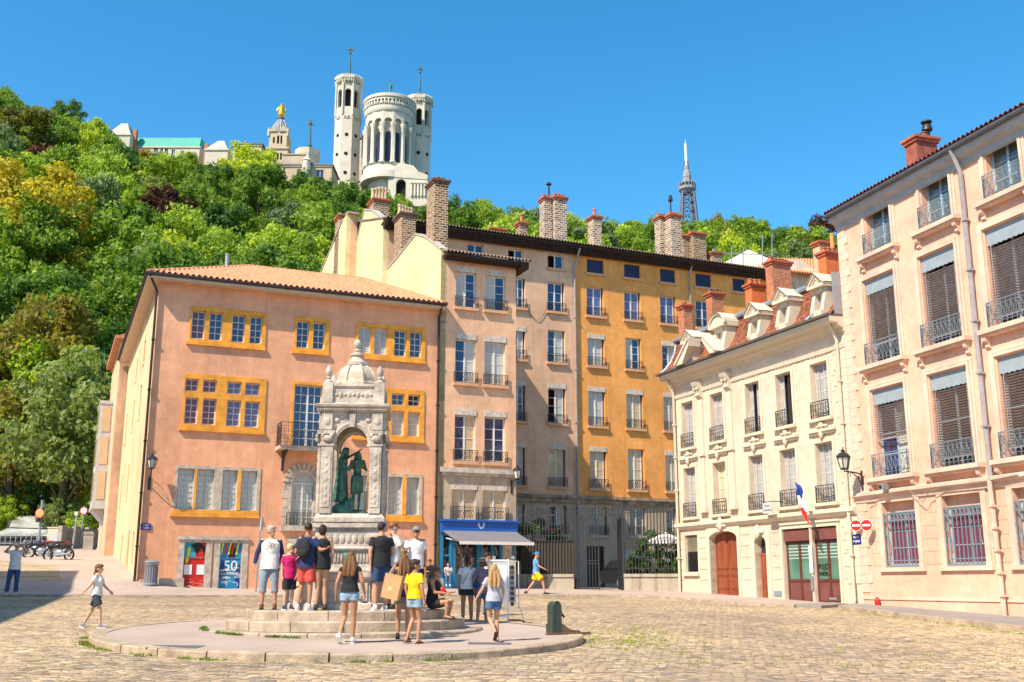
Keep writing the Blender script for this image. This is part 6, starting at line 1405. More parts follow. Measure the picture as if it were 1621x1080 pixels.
mb = MB(); sq(mb, [(.74, .0), (.78, .72), (.74, .78), (.72, .84), (.72, 1.2), (.74, 1.24), (.78, 1.27), (.8, 1.33), (.75, 1.36), (.75, 1.66), (.74, 1.7), (.82, 1.73), (.82, 1.81), (0, 1.82)])
for s in (-1, 1):
    for i in range(17): u = -.58 + 1.16 * i / 16; mb.box(u - .02, u + .02, s * .72 - .02, s * .72 + .02, .9, 1.17); mb.box(s * .72 - .02, s * .72 + .02, u - .02, u + .02, .9, 1.17)
    for i in range(9): u = -.56 + 1.12 * i / 8; mb.ell((u, s * .75, 1.51), (.07, .035, .09), 8, 5); mb.ell((s * .75, u, 1.51), (.035, .07, .09), 8, 5)
mb.build('pedestal', FST, Fo)
mb = MB()
for s in range(4):
    t = MB(); t.ell((0, -.86, 1.03), (.11, .12, .13), 10, 8); t.ell((0, -.96, .98), (.06, .06, .05), 8, 6); t.ell((0, -.8, 1.12), (.13, .08, .09), 8, 6); a = s * math.pi / 2; mb.add([(x * math.cos(a) - y * math.sin(a), x * math.sin(a) + y * math.cos(a), z) for x, y, z in t.v], t.f)
mb.build('spout_mask', COPB, Fo, True)
# pavilion: four arched sides between panelled piers
W = .74; mb = MB()
for s in range(4):
    t = MB(); arch_plate(t, -W + .02, W - .02, 2.0, 4.0, -.42, .42, 3.31, .42, -W + .05, -W + .3, 20)
    for sg in (-1, 1):
        t.box(sg * .56 - .13, sg * .56 + .13, -W - .03, -W + .049, 2.0, 3.32); t.box(sg * .56 - .095, sg * .56 + .095, -W - .045, -W - .031, 2.12, 3.2)
        t.box(sg * .44 - .02, sg * .44 + .02, -W + .0, -W + .049, 2.0, 3.3); t.box(sg * .45 - .1, sg * .45 + .1 + .0, -W + .01, -W + .04, 3.3, 3.36)
        for q in range(7): t.ell((sg * .56, -W - .045, 2.22 + q * .15), (.05, .015, .05), 6, 4)
        t.ell((sg * .56, -W - .05, 3.46), (.13, .07, .07), 10, 6); t.ell((sg * .56 - .1, -W - .06, 3.52), (.05, .05, .05), 8, 5); t.ell((sg * .56 + .1, -W - .06, 3.52), (.05, .05, .05), 8, 5); t.box(sg * .56 - .16, sg * .56 + .16, -W - .07, -W + .045, 3.55, 3.62)
        t.box(sg * .56 - .15, sg * .56 + .15, -W - .05, -W + .045, 3.32, 3.36); t.box(sg * .58 - .12, sg * .58 + .12, -W - .03, -W + .045, 3.64, 3.98)
        t.ell((sg * .58, -W - .03, 3.81), (.08, .03, .08), 8, 6); t.ell((sg * .36, -W + .04, 3.84), (.07, .03, .05), 8, 5); t.ell((sg * .42, -W + .04, 3.72), (.04, .03, .06), 8, 5); t.ell((sg * .26, -W + .04, 3.9), (.05, .03, .03), 8, 5)
    t.tube([(.43 * math.cos(u), -W + .04, 3.34 + .43 * math.sin(u)) for u in [math.pi * q / 20 for q in range(21)]], .035, 6); t.tube([(.385 * math.cos(u), -W + .04, 3.34 + .385 * math.sin(u)) for u in [math.pi * q / 20 for q in range(21)]], .018, 6)
    t.prism([(-.05, 3.7), (.05, 3.7), (.075, 3.98), (-.075, 3.98)], -W - .03, -W + .04, 'y')
    a = s * math.pi / 2; mb.add([(x * math.cos(a) - y * math.sin(a), x * math.sin(a) + y * math.cos(a), z) for x, y, z in t.v], t.f)
sq(mb, [(.76, 1.82), (.8, 1.84), (.8, 1.92), (.76, 1.96), (.73, 2.0), (0, 2.0)])
pv = mb.build('pavilion', FST, Fo)
mb = MB(); sq(mb, [(.5, 4.0), (.76, 4.0), (.78, 4.04), (.8, 4.06), (.86, 4.1), (.87, 4.14), (.72, 4.18), (.66, 4.2), (.66, 4.5), (.7, 4.53), (.7, 4.58), (.5, 4.6), (0, 4.6)])
for s in (-1, 1):
    for i in range(34): u = -.78 + 1.56 * i / 33; mb.box(u - .013, u + .013, s * .8 - .03, s * .8 + .03, 4.03, 4.06); mb.box(s * .8 - .03, s * .8 + .03, u - .013, u + .013, 4.03, 4.06)
    for i in range(9): u = -.4 + .8 * i / 8; mb.ell((u, s * .66, 4.36), (.05, .03, .06 if i % 2 else .035), 8, 5); mb.ell((s * .66, u, 4.36), (.03, .05, .06 if i % 2 else .035), 8, 5)
    for e in (-1, 1): mb.box(s * .6 - .12, s * .6 + .12, e * .6 - .12, e * .6 + .12, 4.19, 4.6)
mb.build('cornice', FST, pv)
mb = MB(); dp = [(.56, 4.6), (.56, 4.66), (.52, 4.68)] + [(.5 * math.cos(t), 4.7 + .4 * math.sin(t)) for t in [math.pi / 2 * q / 8 for q in range(8)]] + [(.12, 5.1)]
mb.lathe(dp, (0, 0, 0), 8, rot=oc); dm = mb.build('dome', mat('warm dome stone', (.52, .43, .32), .85, .3, 4, .8, 14), pv)  # slightly yellower stone tone than the body below
mb = MB()
for i in range(8): a = oc + math.pi / 4 * i; mb.tube([(r * 1.01 * math.cos(a), r * 1.01 * math.sin(a), z) for r, z in dp[2:-1]], .02, 5)
mb.lathe([(.24, 5.06), (.24, 5.12), (.19, 5.16), (.13, 5.24), (.17, 5.27), (.17, 5.3), (.07, 5.34), (.1, 5.38), (.04, 5.42), (.09, 5.47), (.1, 5.52), (.08, 5.58), (.03, 5.62), (0, 5.63)], (0, 0, 0), 14)
for i in range(8): a = math.pi / 4 * i; mb.prism([(.12, 5.12), (.26, 5.12), (.2, 5.2), (.13, 5.26)], -.02, .02, 'y') if i == 0 else None
mb.build('finial', FST, dm, True)
for sx in (-1, 1):
    for sy in (-1, 1):
        mb = MB(); mb.lathe([(.11, 4.6), (.11, 4.63), (.05, 4.67), (.07, 4.7), (.05, 4.73), (.08, 4.78), (.085, 4.83), (.06, 4.9), (.02, 4.95), (0, 4.96)], (sx * .6, sy * .6, 0), 10); mb.build('pinecone_finial', FST, pv, True)
random.seed(3)
sp = [(-3.62 + 3.03 * math.cos(t) + random.gauss(0, .03), 24.05 + 3.03 * math.sin(t) + random.gauss(0, .03)) for t in [random.uniform(3.3, 4.55) for _ in range(110)] if math.sin(t * 13) > -.35]
tufts('weeds', sp, .055, 10, .125, .05)
# ================================================================ FENCE, GATE AND WHAT STANDS BEHIND THEM
PA = FA.w(4.16, -.02); PB = F4.w(-.02, .02); az = math.atan2(PB.y - PA.y, PB.x - PA.x); FG = Facade(PA, az); LG = (PB - PA).length
zt = FG.uz(850, 805)[1]; zw = FG.uz(870, 909)[1]; ug0, ug1 = FG.uz(910, 900)[0], FG.uz(989, 900)[0]; g0_ = gz(PA.x, PA.y)
WALLM = plaster('sooty garden wall', (.4, .34, .26), (.05, .04, .03), .75)
def spears(mb, u0, u1, z0, z1, y=0., pitch=.155, rails=(.12, .62, .93)):
    n = max(1, round((u1 - u0) / pitch))
    for i in range(n + 1): u = u0 + (u1 - u0) * i / n; mb.box(u - .021, u + .021, y - .021, y + .021, z0, z1 - .1); mb.add([(u - .03, y, z1 - .1), (u, y - .03, z1 - .1), (u + .03, y, z1 - .1), (u, y + .03, z1 - .1), (u, y, z1 + .03)], [(0, 1, 4), (1, 2, 4), (2, 3, 4), (3, 0, 4)])
    for r in rails: z = z0 + (z1 - z0) * r; mb.box(u0, u1, y - .022, y + .022, z - .02, z + .02)
for u0, u1, lb in ((.0, ug0, 'black spear topped iron fence on a low wall left of the courtyard gate'), (ug1, LG, 'black spear topped iron fence on a low wall right of the courtyard gate')):
    t = thing('iron_fence', lb, 'fence', tuple(FG.o), az, 'courtyard fence'); mb = MB(); mb.box(u0, u1, -.2, .2, .7, zw - .14); mb.box(u0, u1, -.26, .26, zw - .14, zw); mb.build('low_wall', WALLM, t); mb = MB(); spears(mb, u0 + .06, u1 - .06, zw, zt, 0, .155, (.08, .58, .9)); mb.build('railing', IRON, t)
    if u0 == 0: mb = MB(); mb.box(u0 + .1, u1 - .1, .24, .26, zw - .3, zw + 1.6); mb.build('backing_sheet', mat('brown reed screen', (.07, .055, .035), .9, .3, 20), t)
t = thing('iron_gate', 'tall black iron double gate with its right leaf swung open', 'gate', tuple(FG.o), az); zg0 = 1.18
ztg = FG.uz(945, 815)[1] - .1; um = ug0 + (ug1 - ug0) * .5
for u in (ug0 + .05, ug1 - .05): mb = MB(); mb.box(u - .05, u + .05, -.05, .05, zg0 - .1, zt + .05); mb.build('gate_post', IRON, t)
mb = MB(); mb.box(ug0 + .1, ug1 - .1, -.03, .03, ztg + .02, ztg + .1); spears(mb, ug0 + .1, ug1 - .1, ztg + .101, zt, 0, .155, (.5,)); mb.build('gate_lintel', IRON, t)
def leaf(w_):
    mb = MB(); spears(mb, .05, w_ - .05, zg0 + .12, ztg, 0, .14, (.02, .36, .4, .96))
    for u in (.03, w_ - .03): mb.box(u - .03, u + .03, -.03, .03, zg0 + .05, ztg)
    return mb
o = leaf(um - ug0 - .1).build('gate_leaf', IRON, t); o.location = (ug0 + .1, 0, 0)
o = leaf(um - ug0 - .1).build('gate_leaf', IRON, t); o.location = (ug1 - .1, 0, 0); o.rotation_euler = (0, 0, R(180 - 66))
DW = mat('dark backing board', (.04, .035, .03), .8, .3, 8)
def bush(name, px, py, Y, rx, h, kind, label, seed, cat='shrub', n=2600, leaf_=.09):
    p = at(px, py, Y); g = gz(p.x, p.y); me = crown_mesh(name, 1., h / rx / 2, 22, n, leaf_ / rx, seed); me.materials.append(LEAF[kind])
    r = thing(name, label, cat, (p.x, p.y, g)); r.scale = (rx, rx, rx)
    c = bpy.data.objects.new('foliage', me); sc.collection.objects.link(c); c.parent = r; c.location = (0, 0, h / rx * .52)
    mb = MB(); mb.tube([(0, 0, -.1 / rx), (.03, 0, h / rx * .5), (-.1, .05, h / rx * .8)], .05 / rx, 6); mb.build('stem', BARK, r)
    return r
bush('shrub', 845, 880, 54.5, 1.25, 3.9, 'dark', 'tall dark shrub with red flowers behind the left courtyard fence', 21); bush('shrub', 880, 880, 55.5, 1.1, 3.0, 'dark', 'dark leafy shrub behind the left fence beside the closed gate leaf', 22)
bush('shrub', 1040, 890, 53, 1.3, 2.9, 'dark', 'dark round shrub behind the right courtyard fence', 23); bush('shrub', 1064, 890, 51.5, .7, 2.0, 'green', 'small leafy shrub behind the fence next to the cream house corner', 24); bush('shrub', 1013, 895, 53.5, .8, 1.9, 'dark', 'low dark bush behind the right courtyard fence near the gate', 25)
mb = MB(); p = at(845, 845, 54.5); rn = random.Random(4)
for _ in range(90): q = Vector((rn.gauss(0, .55), rn.gauss(-.5, .4), rn.gauss(0, .35))); mb.ell(q, (.035, .035, .035), 5, 3)
o = mb.build('flowers', mat('dark pink flowers', (.3, .03, .06), .7, .2, 3)); o.location = p; tag(o, 'scatter of dark pink flowers on the tall shrub behind the left fence', 'flowers', kind='stuff')
p = at(1056, 905, 51.8); t = thing('parasol', 'white garden parasol behind the right courtyard fence', 'parasol', (p.x, p.y, gz(p.x, p.y))); mb = MB(); zc = at(1056, 853, 51.8).z - gz(p.x, p.y); mb.lathe([(.9, zc - .25), (.88, zc - .1), (.05, zc + .3), (0, zc + .3)], (0, 0, 0), 8); mb.build('canopy', mat('white parasol cloth', (.7, .66, .62), .8, .05, 4), t); mb = MB(); mb.tube([(0, 0, 0), (0, 0, zc + .3)], .025, 6); mb.build('pole', IRON, t)
# dark car parked behind the open gate leaf
CARP = mat('dark grey car paint', (.02, .02, .024), .25, .05, 3, spec=.6); p = at(978, 918, 56.); t = thing('parked_car', 'dark hatchback parked in the courtyard behind the open gate leaf', 'car', (p.x + .35, p.y, gz(p.x, p.y)), R(-72))
mb = MB(); bodyp = [(-2., .3), (-2.05, .62), (-1.95, .85), (-1.05, .95), (-.45, 1.42), (.9, 1.48), (1.7, 1.05), (1.98, .95), (2.02, .4), (1.95, .28)]
n = len(bodyp); ws = [.78, .86, .84, .8, .6, .6, .7, .82, .86, .8]
mb.add([(x, -w_, z) for (x, z), w_ in zip(bodyp, ws)] + [(x, w_, z) for (x, z), w_ in zip(bodyp, ws)], [list(range(n)), list(range(2 * n - 1, n - 1, -1))] + [(i, i + n, (i + 1) % n + n, (i + 1) % n) for i in range(n)]); cb = mb.build('car_body', CARP, t, True)
mb = MB(); mb.add([(-1.02, -.68, .99), (-1.02, .68, .99), (-.5, .55, 1.4), (-.5, -.55, 1.4)], [(0, 1, 2, 3)]); mb.v = [(x - .02, y, z + .02) for x, y, z in mb.v]
for s in (-1, 1): mb.add([(-.85, s * .81, .98), (1.5, s * .77, 1.08), (.9, s * .63, 1.42), (-.42, s * .63, 1.38)], [(0, 1, 2, 3)])
mb.build('car_glass', GDARK, cb)
for x in (-1.3, 1.25):
    for s in (-1, 1): mb = MB(); mb.tube([(x, s * .68, .31), (x, s * .88, .31)], .31, 18); w_ = mb.build('wheel', mat('tyre rubber', (.015, .015, .015), .8, .1, 5), t); mb = MB(); mb.tube([(x, s * .87, .31), (x, s * .895, .31)], .18, 12); mb.build('rim', ZINC, w_)
for s in (-1, 1): mb = MB(); mb.ell((-1.98, s * .6, .7), (.08, .18, .08)); mb.build('headlight', mat('headlight glass', (.6, .62, .65), .15, 0), t, True)
mb = MB(); mb.box(-2.08, -2.06, -.26, .26, .45, .56); mb.build('number_plate', WHT, t)

# ================================================================ STREET FURNITURE
LG_ = mat('milky lantern glass', (.62, .58, .5), .25, .15, 4, spec=.6)
def lantern(parent, c, s, name='lantern'):
    mb = MB(); x, y, z = c; a, b = .13 * s, .22 * s
    mb.lathe([(a * .8, -.32 * s), (a * 1.05, -.3 * s), (a * 1.0, -.27 * s)], c, 6); mb.lathe([(b * 1.12, .1 * s), (b * 1.12, .14 * s), (b * .7, .24 * s), (b * .3, .28 * s), (b * .32, .34 * s), (b * .1, .37 * s), (.02 * s, .45 * s)], c, 6)
    for i in range(6): t = math.pi / 3 * i; mb.bar((x + a * math.cos(t), y + a * math.sin(t), z - .27 * s), (x + b * math.cos(t), y + b * math.sin(t), z + .1 * s), .025 * s)
    l = mb.build(name, IRON, parent); mb = MB(); mb.lathe([(a * .92, -.26 * s), (b * .92, .09 * s)], c, 6); mb.build('lantern_glass', LG_, l); return l
def arc(cx_, cz_, r, a0, a1, y=0., n=10, ax='x', k=1.): return [((cx_ + r * (1 - k * i / n) * math.cos(a0 + (a1 - a0) * i / n), y, cz_ + r * (1 - k * i / n) * math.sin(a0 + (a1 - a0) * i / n)) if ax == 'x' else (y, cx_ + r * (1 - k * i / n) * math.cos(a0 + (a1 - a0) * i / n), cz_ + r * (1 - k * i / n) * math.sin(a0 + (a1 - a0) * i / n))) for i in range(n + 1)]
q = FA.uz(240.5, 735, -.55); w_ = FA.w(q[0], 0, q[1]); t = thing('street_lamp', 'black wall lantern on the left corner of the salmon house above the street sign', 'street lamp', tuple(w_), FA.az, 'wall lanterns on the square'); lantern(t, (0, -.55, .1), .95)
mb = MB(); mb.tube([(0, -.55, -.2), (0, -.5, -.45), (0, -.25, -.7), (0, -.02, -.85)], .025, 6); mb.tube(arc(-.25, -.45, .16, 0, 5, 0, 12, 'y', .7), .014, 5); mb.box(-.06, .06, -.03, 0, -1.05, -.5); mb.build('bracket', IRON, t)
q = FA.uz(819, 752, -.75); w_ = FA.w(U1 - .25, 0, q[1]); dx = q[0] - (U1 - .25); t = thing('street_lamp', 'black wall lantern on a scrolled arm at the pink house corner above the blue awning', 'street lamp', tuple(w_), FA.az, 'wall lanterns on the square'); lantern(t, (dx, -.75, .1), 1.0)
mb = MB(); mb.tube([(0, -.02, -.33), (dx * .5, -.4, -.22), (dx, -.75, -.22)], .022, 6); mb.tube([(0, -.02, -.75), (dx * .35, -.3, -.5), (dx * .6, -.48, -.25)], .016, 6); mb.box(-.05, .05, -.03, 0, -.85, -.2); mb.build('bracket', IRON, t)
# lantern on the long arm: the arm reaches out along the wall corner, towards the left
wA = F5.w(.45, -.03); z_ = F5.uz(1380, 752)[1]; tgt = at(1335.5, 729, 37.6); t = thing('street_lamp', 'black lantern on a long scrolled iron arm between the cream and apricot houses', 'street lamp', (wA.x, wA.y, z_), 0, 'wall lanterns on the square')
L_ = tgt - Vector((wA.x, wA.y, z_)); e = Vector((L_.x, L_.y, 0)); lantern(t, (L_.x, L_.y, L_.z), 1.05); mb = MB(); zz = L_.z - .38
P_ = lambda k, z: (e.x * k, e.y * k, z)
mb.tube([P_(0, zz - .08), P_(.5, zz - .02), P_(1.02, zz)], .025, 6); mb.tube([P_(.0, zz - .55), P_(.25, zz - .2), P_(.45, zz - .1), P_(.6, zz - .03)], .018, 6); mb.tube([P_(.12 + .1 * math.cos(a), zz - .22 + .12 * math.sin(a)) for a in [6 * i / 10 for i in range(11)]], .012, 5); mb.tube([P_(.72 + .07 * math.cos(a), zz - .1 + .08 * math.sin(a)) for a in [5 * i / 10 for i in range(11)]], .012, 5); mb.box(-.04, .04, -.04, .04, zz - .65, zz + .05); mb.build('bracket', IRON, t)
NAVY = mat('navy enamel', (.012, .02, .22), .35, .08, 4)
def plate(F, px, py, w_, h_, lab, name='street_sign', m=NAVY, lines=(), cat='sign', y=-.03, tm=None, ts=.4):
    q = F.uz(px, py, y); w0 = F.w(q[0], y, q[1]); t = thing(name, lab, cat, tuple(w0), F.az); mb = MB(); mb.box(-w_ / 2, w_ / 2, -.015, .015, -h_ / 2, h_ / 2); mb.build('plate', m, t)
    n = len(lines)
    for i, l in enumerate(lines): text(t, l, h_ * ts, TM(0, -.018, h_ * (.5 - (i + .5) / n) * .8), tm or WHT)
    return t
plate(FA, 230.5, 834, .42, .27, 'navy street name plate on the left corner of the salmon house', lines=('PLACE', 'ST JEAN'), ts=.32)
plate(F4, 1356, 854, .5, .36, 'navy street name plate below the no entry discs', lines=('PLACE', 'ST JEAN'), ts=.3)
t = plate(F4, 1215, 804.5, .62, .42, 'pale grey projecting office sign above the small brown door', 'projecting_sign', mat('pale sign board', (.5, .5, .5), .5, .05, 4), ('POLICE', 'MUNICIPALE'), tm=mat('grey lettering', (.12, .12, .13), .5, 0), y=-.5, ts=.24); mb = MB(); mb.bar((.33, .48, .25), (.33, -.02, .25), .03); mb.bar((-.3, -.0, .25), (.35, -.0, .25), .025); mb.build('sign_bracket', IRON, t)
SRED = mat('no entry red', (.6, .02, .012), .4, .05, 4)
for F, px, py, y, lb in ((F4, 1355, 832, -.25, 'round red no entry sign on the cream house wall'), (F5, 1371.5, 831.5, -.35, 'round red no entry sign beside the apricot house drainpipe')):
    q = F.uz(px, py, y); w0 = F.w(q[0], y, q[1]); t = thing('no_entry_sign', lb, 'road sign', tuple(w0), R(-35) if F is F4 else R(-30)); mb = MB(); mb.tube([(0, .0, 0), (0, .02, 0)], .2, 28); mb.cur = 1; mb.tube([(0, -.004, 0), (0, -.0005, 0)], .185, 28); mb.build('disc', [WHT, SRED], t); mb = MB(); mb.box(-.13, .13, -.01, -.0045, -.035, .035); mb.build('white_bar', WHT, t); mb = MB(); mb.bar((0, .02, 0), (.1, .4, 0), .03); mb.build('mount', IRON, t)
# flag
q = F4.uz(1270, 806, -.03); w0 = F4.w(q[0], 0, q[1]); t = thing('flag', 'blue white and red flag hanging from a slanted pole above the glazed police doors', 'flag', tuple(w0), F4.az)
tp = F4.uz(1262, 764, -.9); dz = tp[1] - q[1]; du = tp[0] - q[0]; mb = MB(); mb.tube([(0, -.02, 0), (du, -.95, dz)], .018, 6); mb.box(-.05, .05, -.03, 0, -.08, .08); mb.build('flag_pole', IRON, t)
A_ = Vector((du * .97, -.92, dz * .97)); B_ = Vector((du * .35, -.35, dz * .35))
for i, (nm, col_) in enumerate((('blue', (.01, .04, .3)), ('white', (.75, .75, .75)), ('red', (.6, .02, .02)))):
    mb = MB(); n = 10; vs = []
    for j in range(n + 1):
        k = (i + j / n) / 3
        hang = A_ + Vector((.02 + .16 * k, .2 * k, -1.35 * k)); wv = .05 * math.sin(k * 14)
        vs += [hang + Vector((-.06 + wv, -.04, 0)), hang + Vector((.02, .03 - wv, -.02)), hang + Vector((.1 + wv, -.02, -.05 - .1 * k)), hang + Vector((.16, .05 + wv, -.1 - .14 * k))]
    mb.add(vs, [(j * 4 + c, j * 4 + c + 1, j * 4 + 5 + c, j * 4 + 4 + c) for j in range(n) for c in range(3)]); mb.build('flag_cloth', mat('flag ' + nm, col_, .8, .05, 3), t, 2)
q = F5.uz(1402, 771, -.25); w0 = F5.w(q[0], -.02, q[1]); t = thing('security_camera', 'small grey security camera below the first floor sill of the apricot house', 'camera', tuple(w0), F5.az); mb = MB(); mb.box(-.12, .12, -.42, -.2, -.1, .1); mb.box(-.03, .03, -.22, 0, -.03, .03); mb.cur = 1; mb.tube([(-.03, -.44, 0), (-.03, -.42, 0)], .06, 10); mb.build('camera_body', [ZINC, DARKIN], t)
q = F5.uz(1386, 956, -.2); w0 = F5.w(q[0], -.12, gz(*F5.w(q[0], 0)[:2]) + .13); t = thing('red_hydrant_cap', 'small red standpipe cap at the foot of the apricot house corner', 'hydrant', tuple(w0)); mb = MB(); mb.lathe([(.09, 0), (.1, .12), (.08, .2), (.03, .26), (0, .27)], (0, 0, 0), 10); mb.build('cap', SRED, t, True)
# litter bin
p = at(238, 926, 44.9); p.z = gz(p.x, p.y) + .07; BIN = mat('grey cast bin', (.2, .21, .24), .55, .15, 6); t = thing('litter_bin', 'grey cylindrical litter bin beside the salmon house corner', 'litter bin', tuple(p)); mb = MB(); mb.lathe([(.3, 0), (.3, .06), (.25, .1), (.24, .78), (.27, .8), (.28, .88)], (0, 0, 0), 18); 
for i in range(18): a = 2 * math.pi * i / 18; mb.box(.25 * math.cos(a) - .012, .25 * math.cos(a) + .012, .25 * math.sin(a) - .012, .25 * math.sin(a) + .012, .12, .76)
mb.build('bin_body', BIN, t); mb = MB(); mb.lathe([(.3, .9), (.31, .94), (.24, 1.0), (.1, 1.02), (0, 1.02)], (0, 0, 0), 18); mb.build('bin_lid', BIN, t, True)
# display board with post cards, seen from the front left
p = G(797, 993); t = thing('display_board', 'white framed street display board with a row of small pictures, by the shop', 'display stand', (p.x, p.y, p.z + 0), R(8)); u = lambda px, py=940: (at(px, py, p.y).x - p.x); zf_ = lambda py: at(800, py, p.y).z - p.z
WF = mat('white lacquered frame', (.75, .74, .7), .4, .04, 5); ml, mr = u(774), u(804.5); zt_, zb2 = zf_(885), zf_(955)
mb = MB()
for x in (ml, mr): mb.box(x - .018, x + .018, -.02, .02, 0, zt_)
for z in (zt_ - .03, zt_ - .1, zb2, .25, .1): mb.box(ml + .019, mr - .019, -.016, .016, z - .015, z + .015)
x2 = mr + .3
mb.tube([(mr + .02, .25, zt_ - .04), (x2, .3, zt_ - .05), (x2 + .01, .32, zf_(960)), (x2 + .1, .35, .3), (x2 + .16, .3, .02)], .014, 6); mb.tube([(ml, .3, 0), (ml, .3, zt_ - .05), (mr + .05, .3, zt_ - .05)], .014, 6); mb.tube([(ml, .3, zb2), (x2, .3, zb2)], .01, 5)
for x in (ml + .12, mr + .12): mb.tube([(x + .03 * math.cos(a), 0, zt_ + .03 + .03 * math.sin(a)) for a in [6.3 * i / 8 for i in range(9)]], .008, 5)
mb.build('stand_frame', WF, t); mb = MB(); mb.box(ml + .03, mr - .03, -.012, .012, zb2 + .03, zt_ - .13); mb.build('board', WHT, t)
mb = MB(); mb.box(mr + .03, mr + .2, .1, .13, zb2 + .02, zt_ - .06); pb = mb.build('picture_strip', mat('pale picture strip', (.42, .38, .33), .7, .1, 6), t); mb = MB()
cols = [(.05, .05, .06), (.35, .18, .05), (.04, .04, .05), (.08, .16, .2), (.04, .04, .05), (.05, .05, .05), (.04, .04, .04), (.05, .05, .06)]
for i, c in enumerate(cols): z = zt_ - .2 - i * .125; mb = MB(); mb.tube([(mr + .115, .099, z), (mr + .115, .095, z)], .05, 10); mb.build('picture', mat('picture tone %d' % i, c, .5, .1, 20), pb)
mb = MB(); mb.tube([(mr + .03, .1, .16), (mr + .3, .1, .16), (mr + .42, .12, .12), (mr + .35, .15, .02), (mr + .2, .15, .0)], .022, 6); mb.tube([(ml + .2, .1, .62), (ml + .24, .12, .3)], .02, 6); mb.build('cable_loop', mat('dark red cable', (.22, .03, .02), .6, .1, 5), t)
# cast iron drinking fountain
p = G(878, 1004, .125); p.z = gz(p.x, p.y) + .13; t = thing('drinking_fountain', 'dark green arched cast iron drinking fountain on the right end of the island', 'drinking fountain', tuple(p), R(28)); GRI = mat('dark green cast iron', (.035, .055, .045), .45, .25, 6, .2, 25, spec=.5)
hh = at(878, 952, p.y).z - p.z; w2_ = .11; arcp = [(-w2_, .0), (-w2_, hh - w2_)] + [(w2_ * -math.cos(a), hh - w2_ + w2_ * math.sin(a)) for a in [math.pi * i / 12 for i in range(1, 12)]] + [(w2_, hh - w2_), (w2_, 0)]
mb = MB(); mb.prism([(-w2_ - .02, 0), (w2_ + .02, 0), (w2_ + .02, .2), (-w2_ - .02, .2)], -.13, .13, 'y'); mb.prism(arcp, -.11, .11, 'y'); mb.tube([(x * .78, -.115, z) for x, z in [(x, max(z, .25)) for x, z in arcp]], .01, 5); mb.build('fountain_body', GRI, t, True)
mb = MB(); mb.tube([(.1, 0, .38), (.2, 0, .38), (.23, 0, .33)], .025, 8); mb.ell((.13, 0, .42), (.05, .07, .07), 10, 6); mb.build('tap', IRON, t, True); mb = MB(); mb.prism([(.1, 0), (.55, 0), (.55, .06), (.3, .09), (.1, .22)], -.13, .13, 'y'); mb.prism([(-.3, -.02), (.75, -.02), (.75, .03), (-.3, .03)], -.22, -.135, 'y'); mb.build('drain_tray', mat('rust stained stone', (.16, .09, .05), .8, .4, 6, .5), t)
# leaning sign pole by the salmon house
p = at(405, 934, 44.); t = thing('metal_post', 'thin grey metal post with a flat plate behind the man in the raglan shirt', 'post', (p.x, p.y, gz(p.x, p.y) + .07)); mb = MB(); mb.tube([(0, 0, 0), (.06, 0, 2.9)], .035, 8); mb.build('pole', ZINC, t); mb = MB(); mb.box(.1, .14, -.25, .1, 2.45, 3.0); mb.build('plate', WOODG, t)
# ---------------------------------------------------------------- left background: traffic light, posts, balustrade, bikes
def gat(px, py): return G(px, py)
p = G(60, 868); t = thing('traffic_light', 'grey traffic light pole showing red beside the parked motorbikes', 'traffic light', tuple(p)); zt_ = at(60, 792, p.y).z - p.z; zl_ = at(60, 814, p.y).z - p.z; mb = MB(); mb.tube([(0, 0, 0), (0, 0, zt_)], .1, 8); mb.build('pole', ZINC, t)
mb = MB(); mb.box(-.24, .24, -.3, -.1, zl_ - .62, zl_ + .4); mb.build('signal_box', IRON, t); mb = MB(); mb.ell((0, -.3, zl_ + .05), (.3, .08, .3), 14, 8); mb.build('red_light', emit('red signal lamp', (1, .03, .01), 9.), t); mb = MB(); mb.ell((0, -.3, zl_ - .42), (.11, .04, .11)); mb.build('signal_lens', DARKIN, t)
for px, yb, yt, rnd_, lb in ((113.5, 877, 810, False, 'plain grey post left of the round sign post'), (125.5, 870, 801, True, 'grey post with a small red edged round sign by the balustrade')):
    p = G(px, yb); t = thing('sign_post', lb, 'sign post', tuple(p)); h = at(px + 3, yt, p.y).z - p.z; mb = MB(); mb.tube([(0, 0, 0), (.12, 0, h)], .06, 8); mb.build('pole', ZINC, t); mb = MB()
    if rnd_: mb.tube([(.1, -.08, h - .35), (.1, -.05, h - .35)], .3, 18); mb.cur = 1; mb.tube([(.1, -.085, h - .35), (.1, -.081, h - .35)], .22, 18); mb.build('sign_disc', [SRED, WHT], t)
    else: mb.box(-.02, .2, -.1, -.05, h - .25, h); mb.build('plate', WOODG, t)
BALM = mat('weathered balustrade stone', (.3, .26, .22), .9, .3, 2, .5); p0, p1 = G(96, 871), G(178, 868); d = p1 - p0; t = thing('balustrade', 'weathered stone balustrade at the end of the side street', 'balustrade', tuple(p0), math.atan2(d.y, d.x)); L_ = d.length; mb = MB(); mb.box(0, L_, -.15, .15, -.3, .3); mb.box(0, L_, -.18, .18, 1.35, 1.55)
for i in range(5): x = L_ * i / 4; mb.box(x - .22, x + .22, -.2, .2, -.3, 1.7)
for i in range(26):
    x = L_ * (i + .5) / 26
    if min(abs(x - L_ * j / 4) for j in range(5)) > .3: mb.lathe([(.08, .3), (.13, .55), (.06, .95), (.1, 1.35)], (x, 0, 0), 6)
mb.build('stonework', BALM, t)
p = G(480 * .0 + 141, 872); t = thing('stone_bollard', 'short grey stone pillar in front of the balustrade', 'bollard', tuple(p)); mb = MB(); mb.box(-.35, .35, -.3, .3, 0, 1.1); mb.prism([(-.4, 1.1), (.4, 1.1), (.3, 1.3), (-.3, 1.3)], -.35, .35, 'y'); mb.build('pillar', BALM, t)
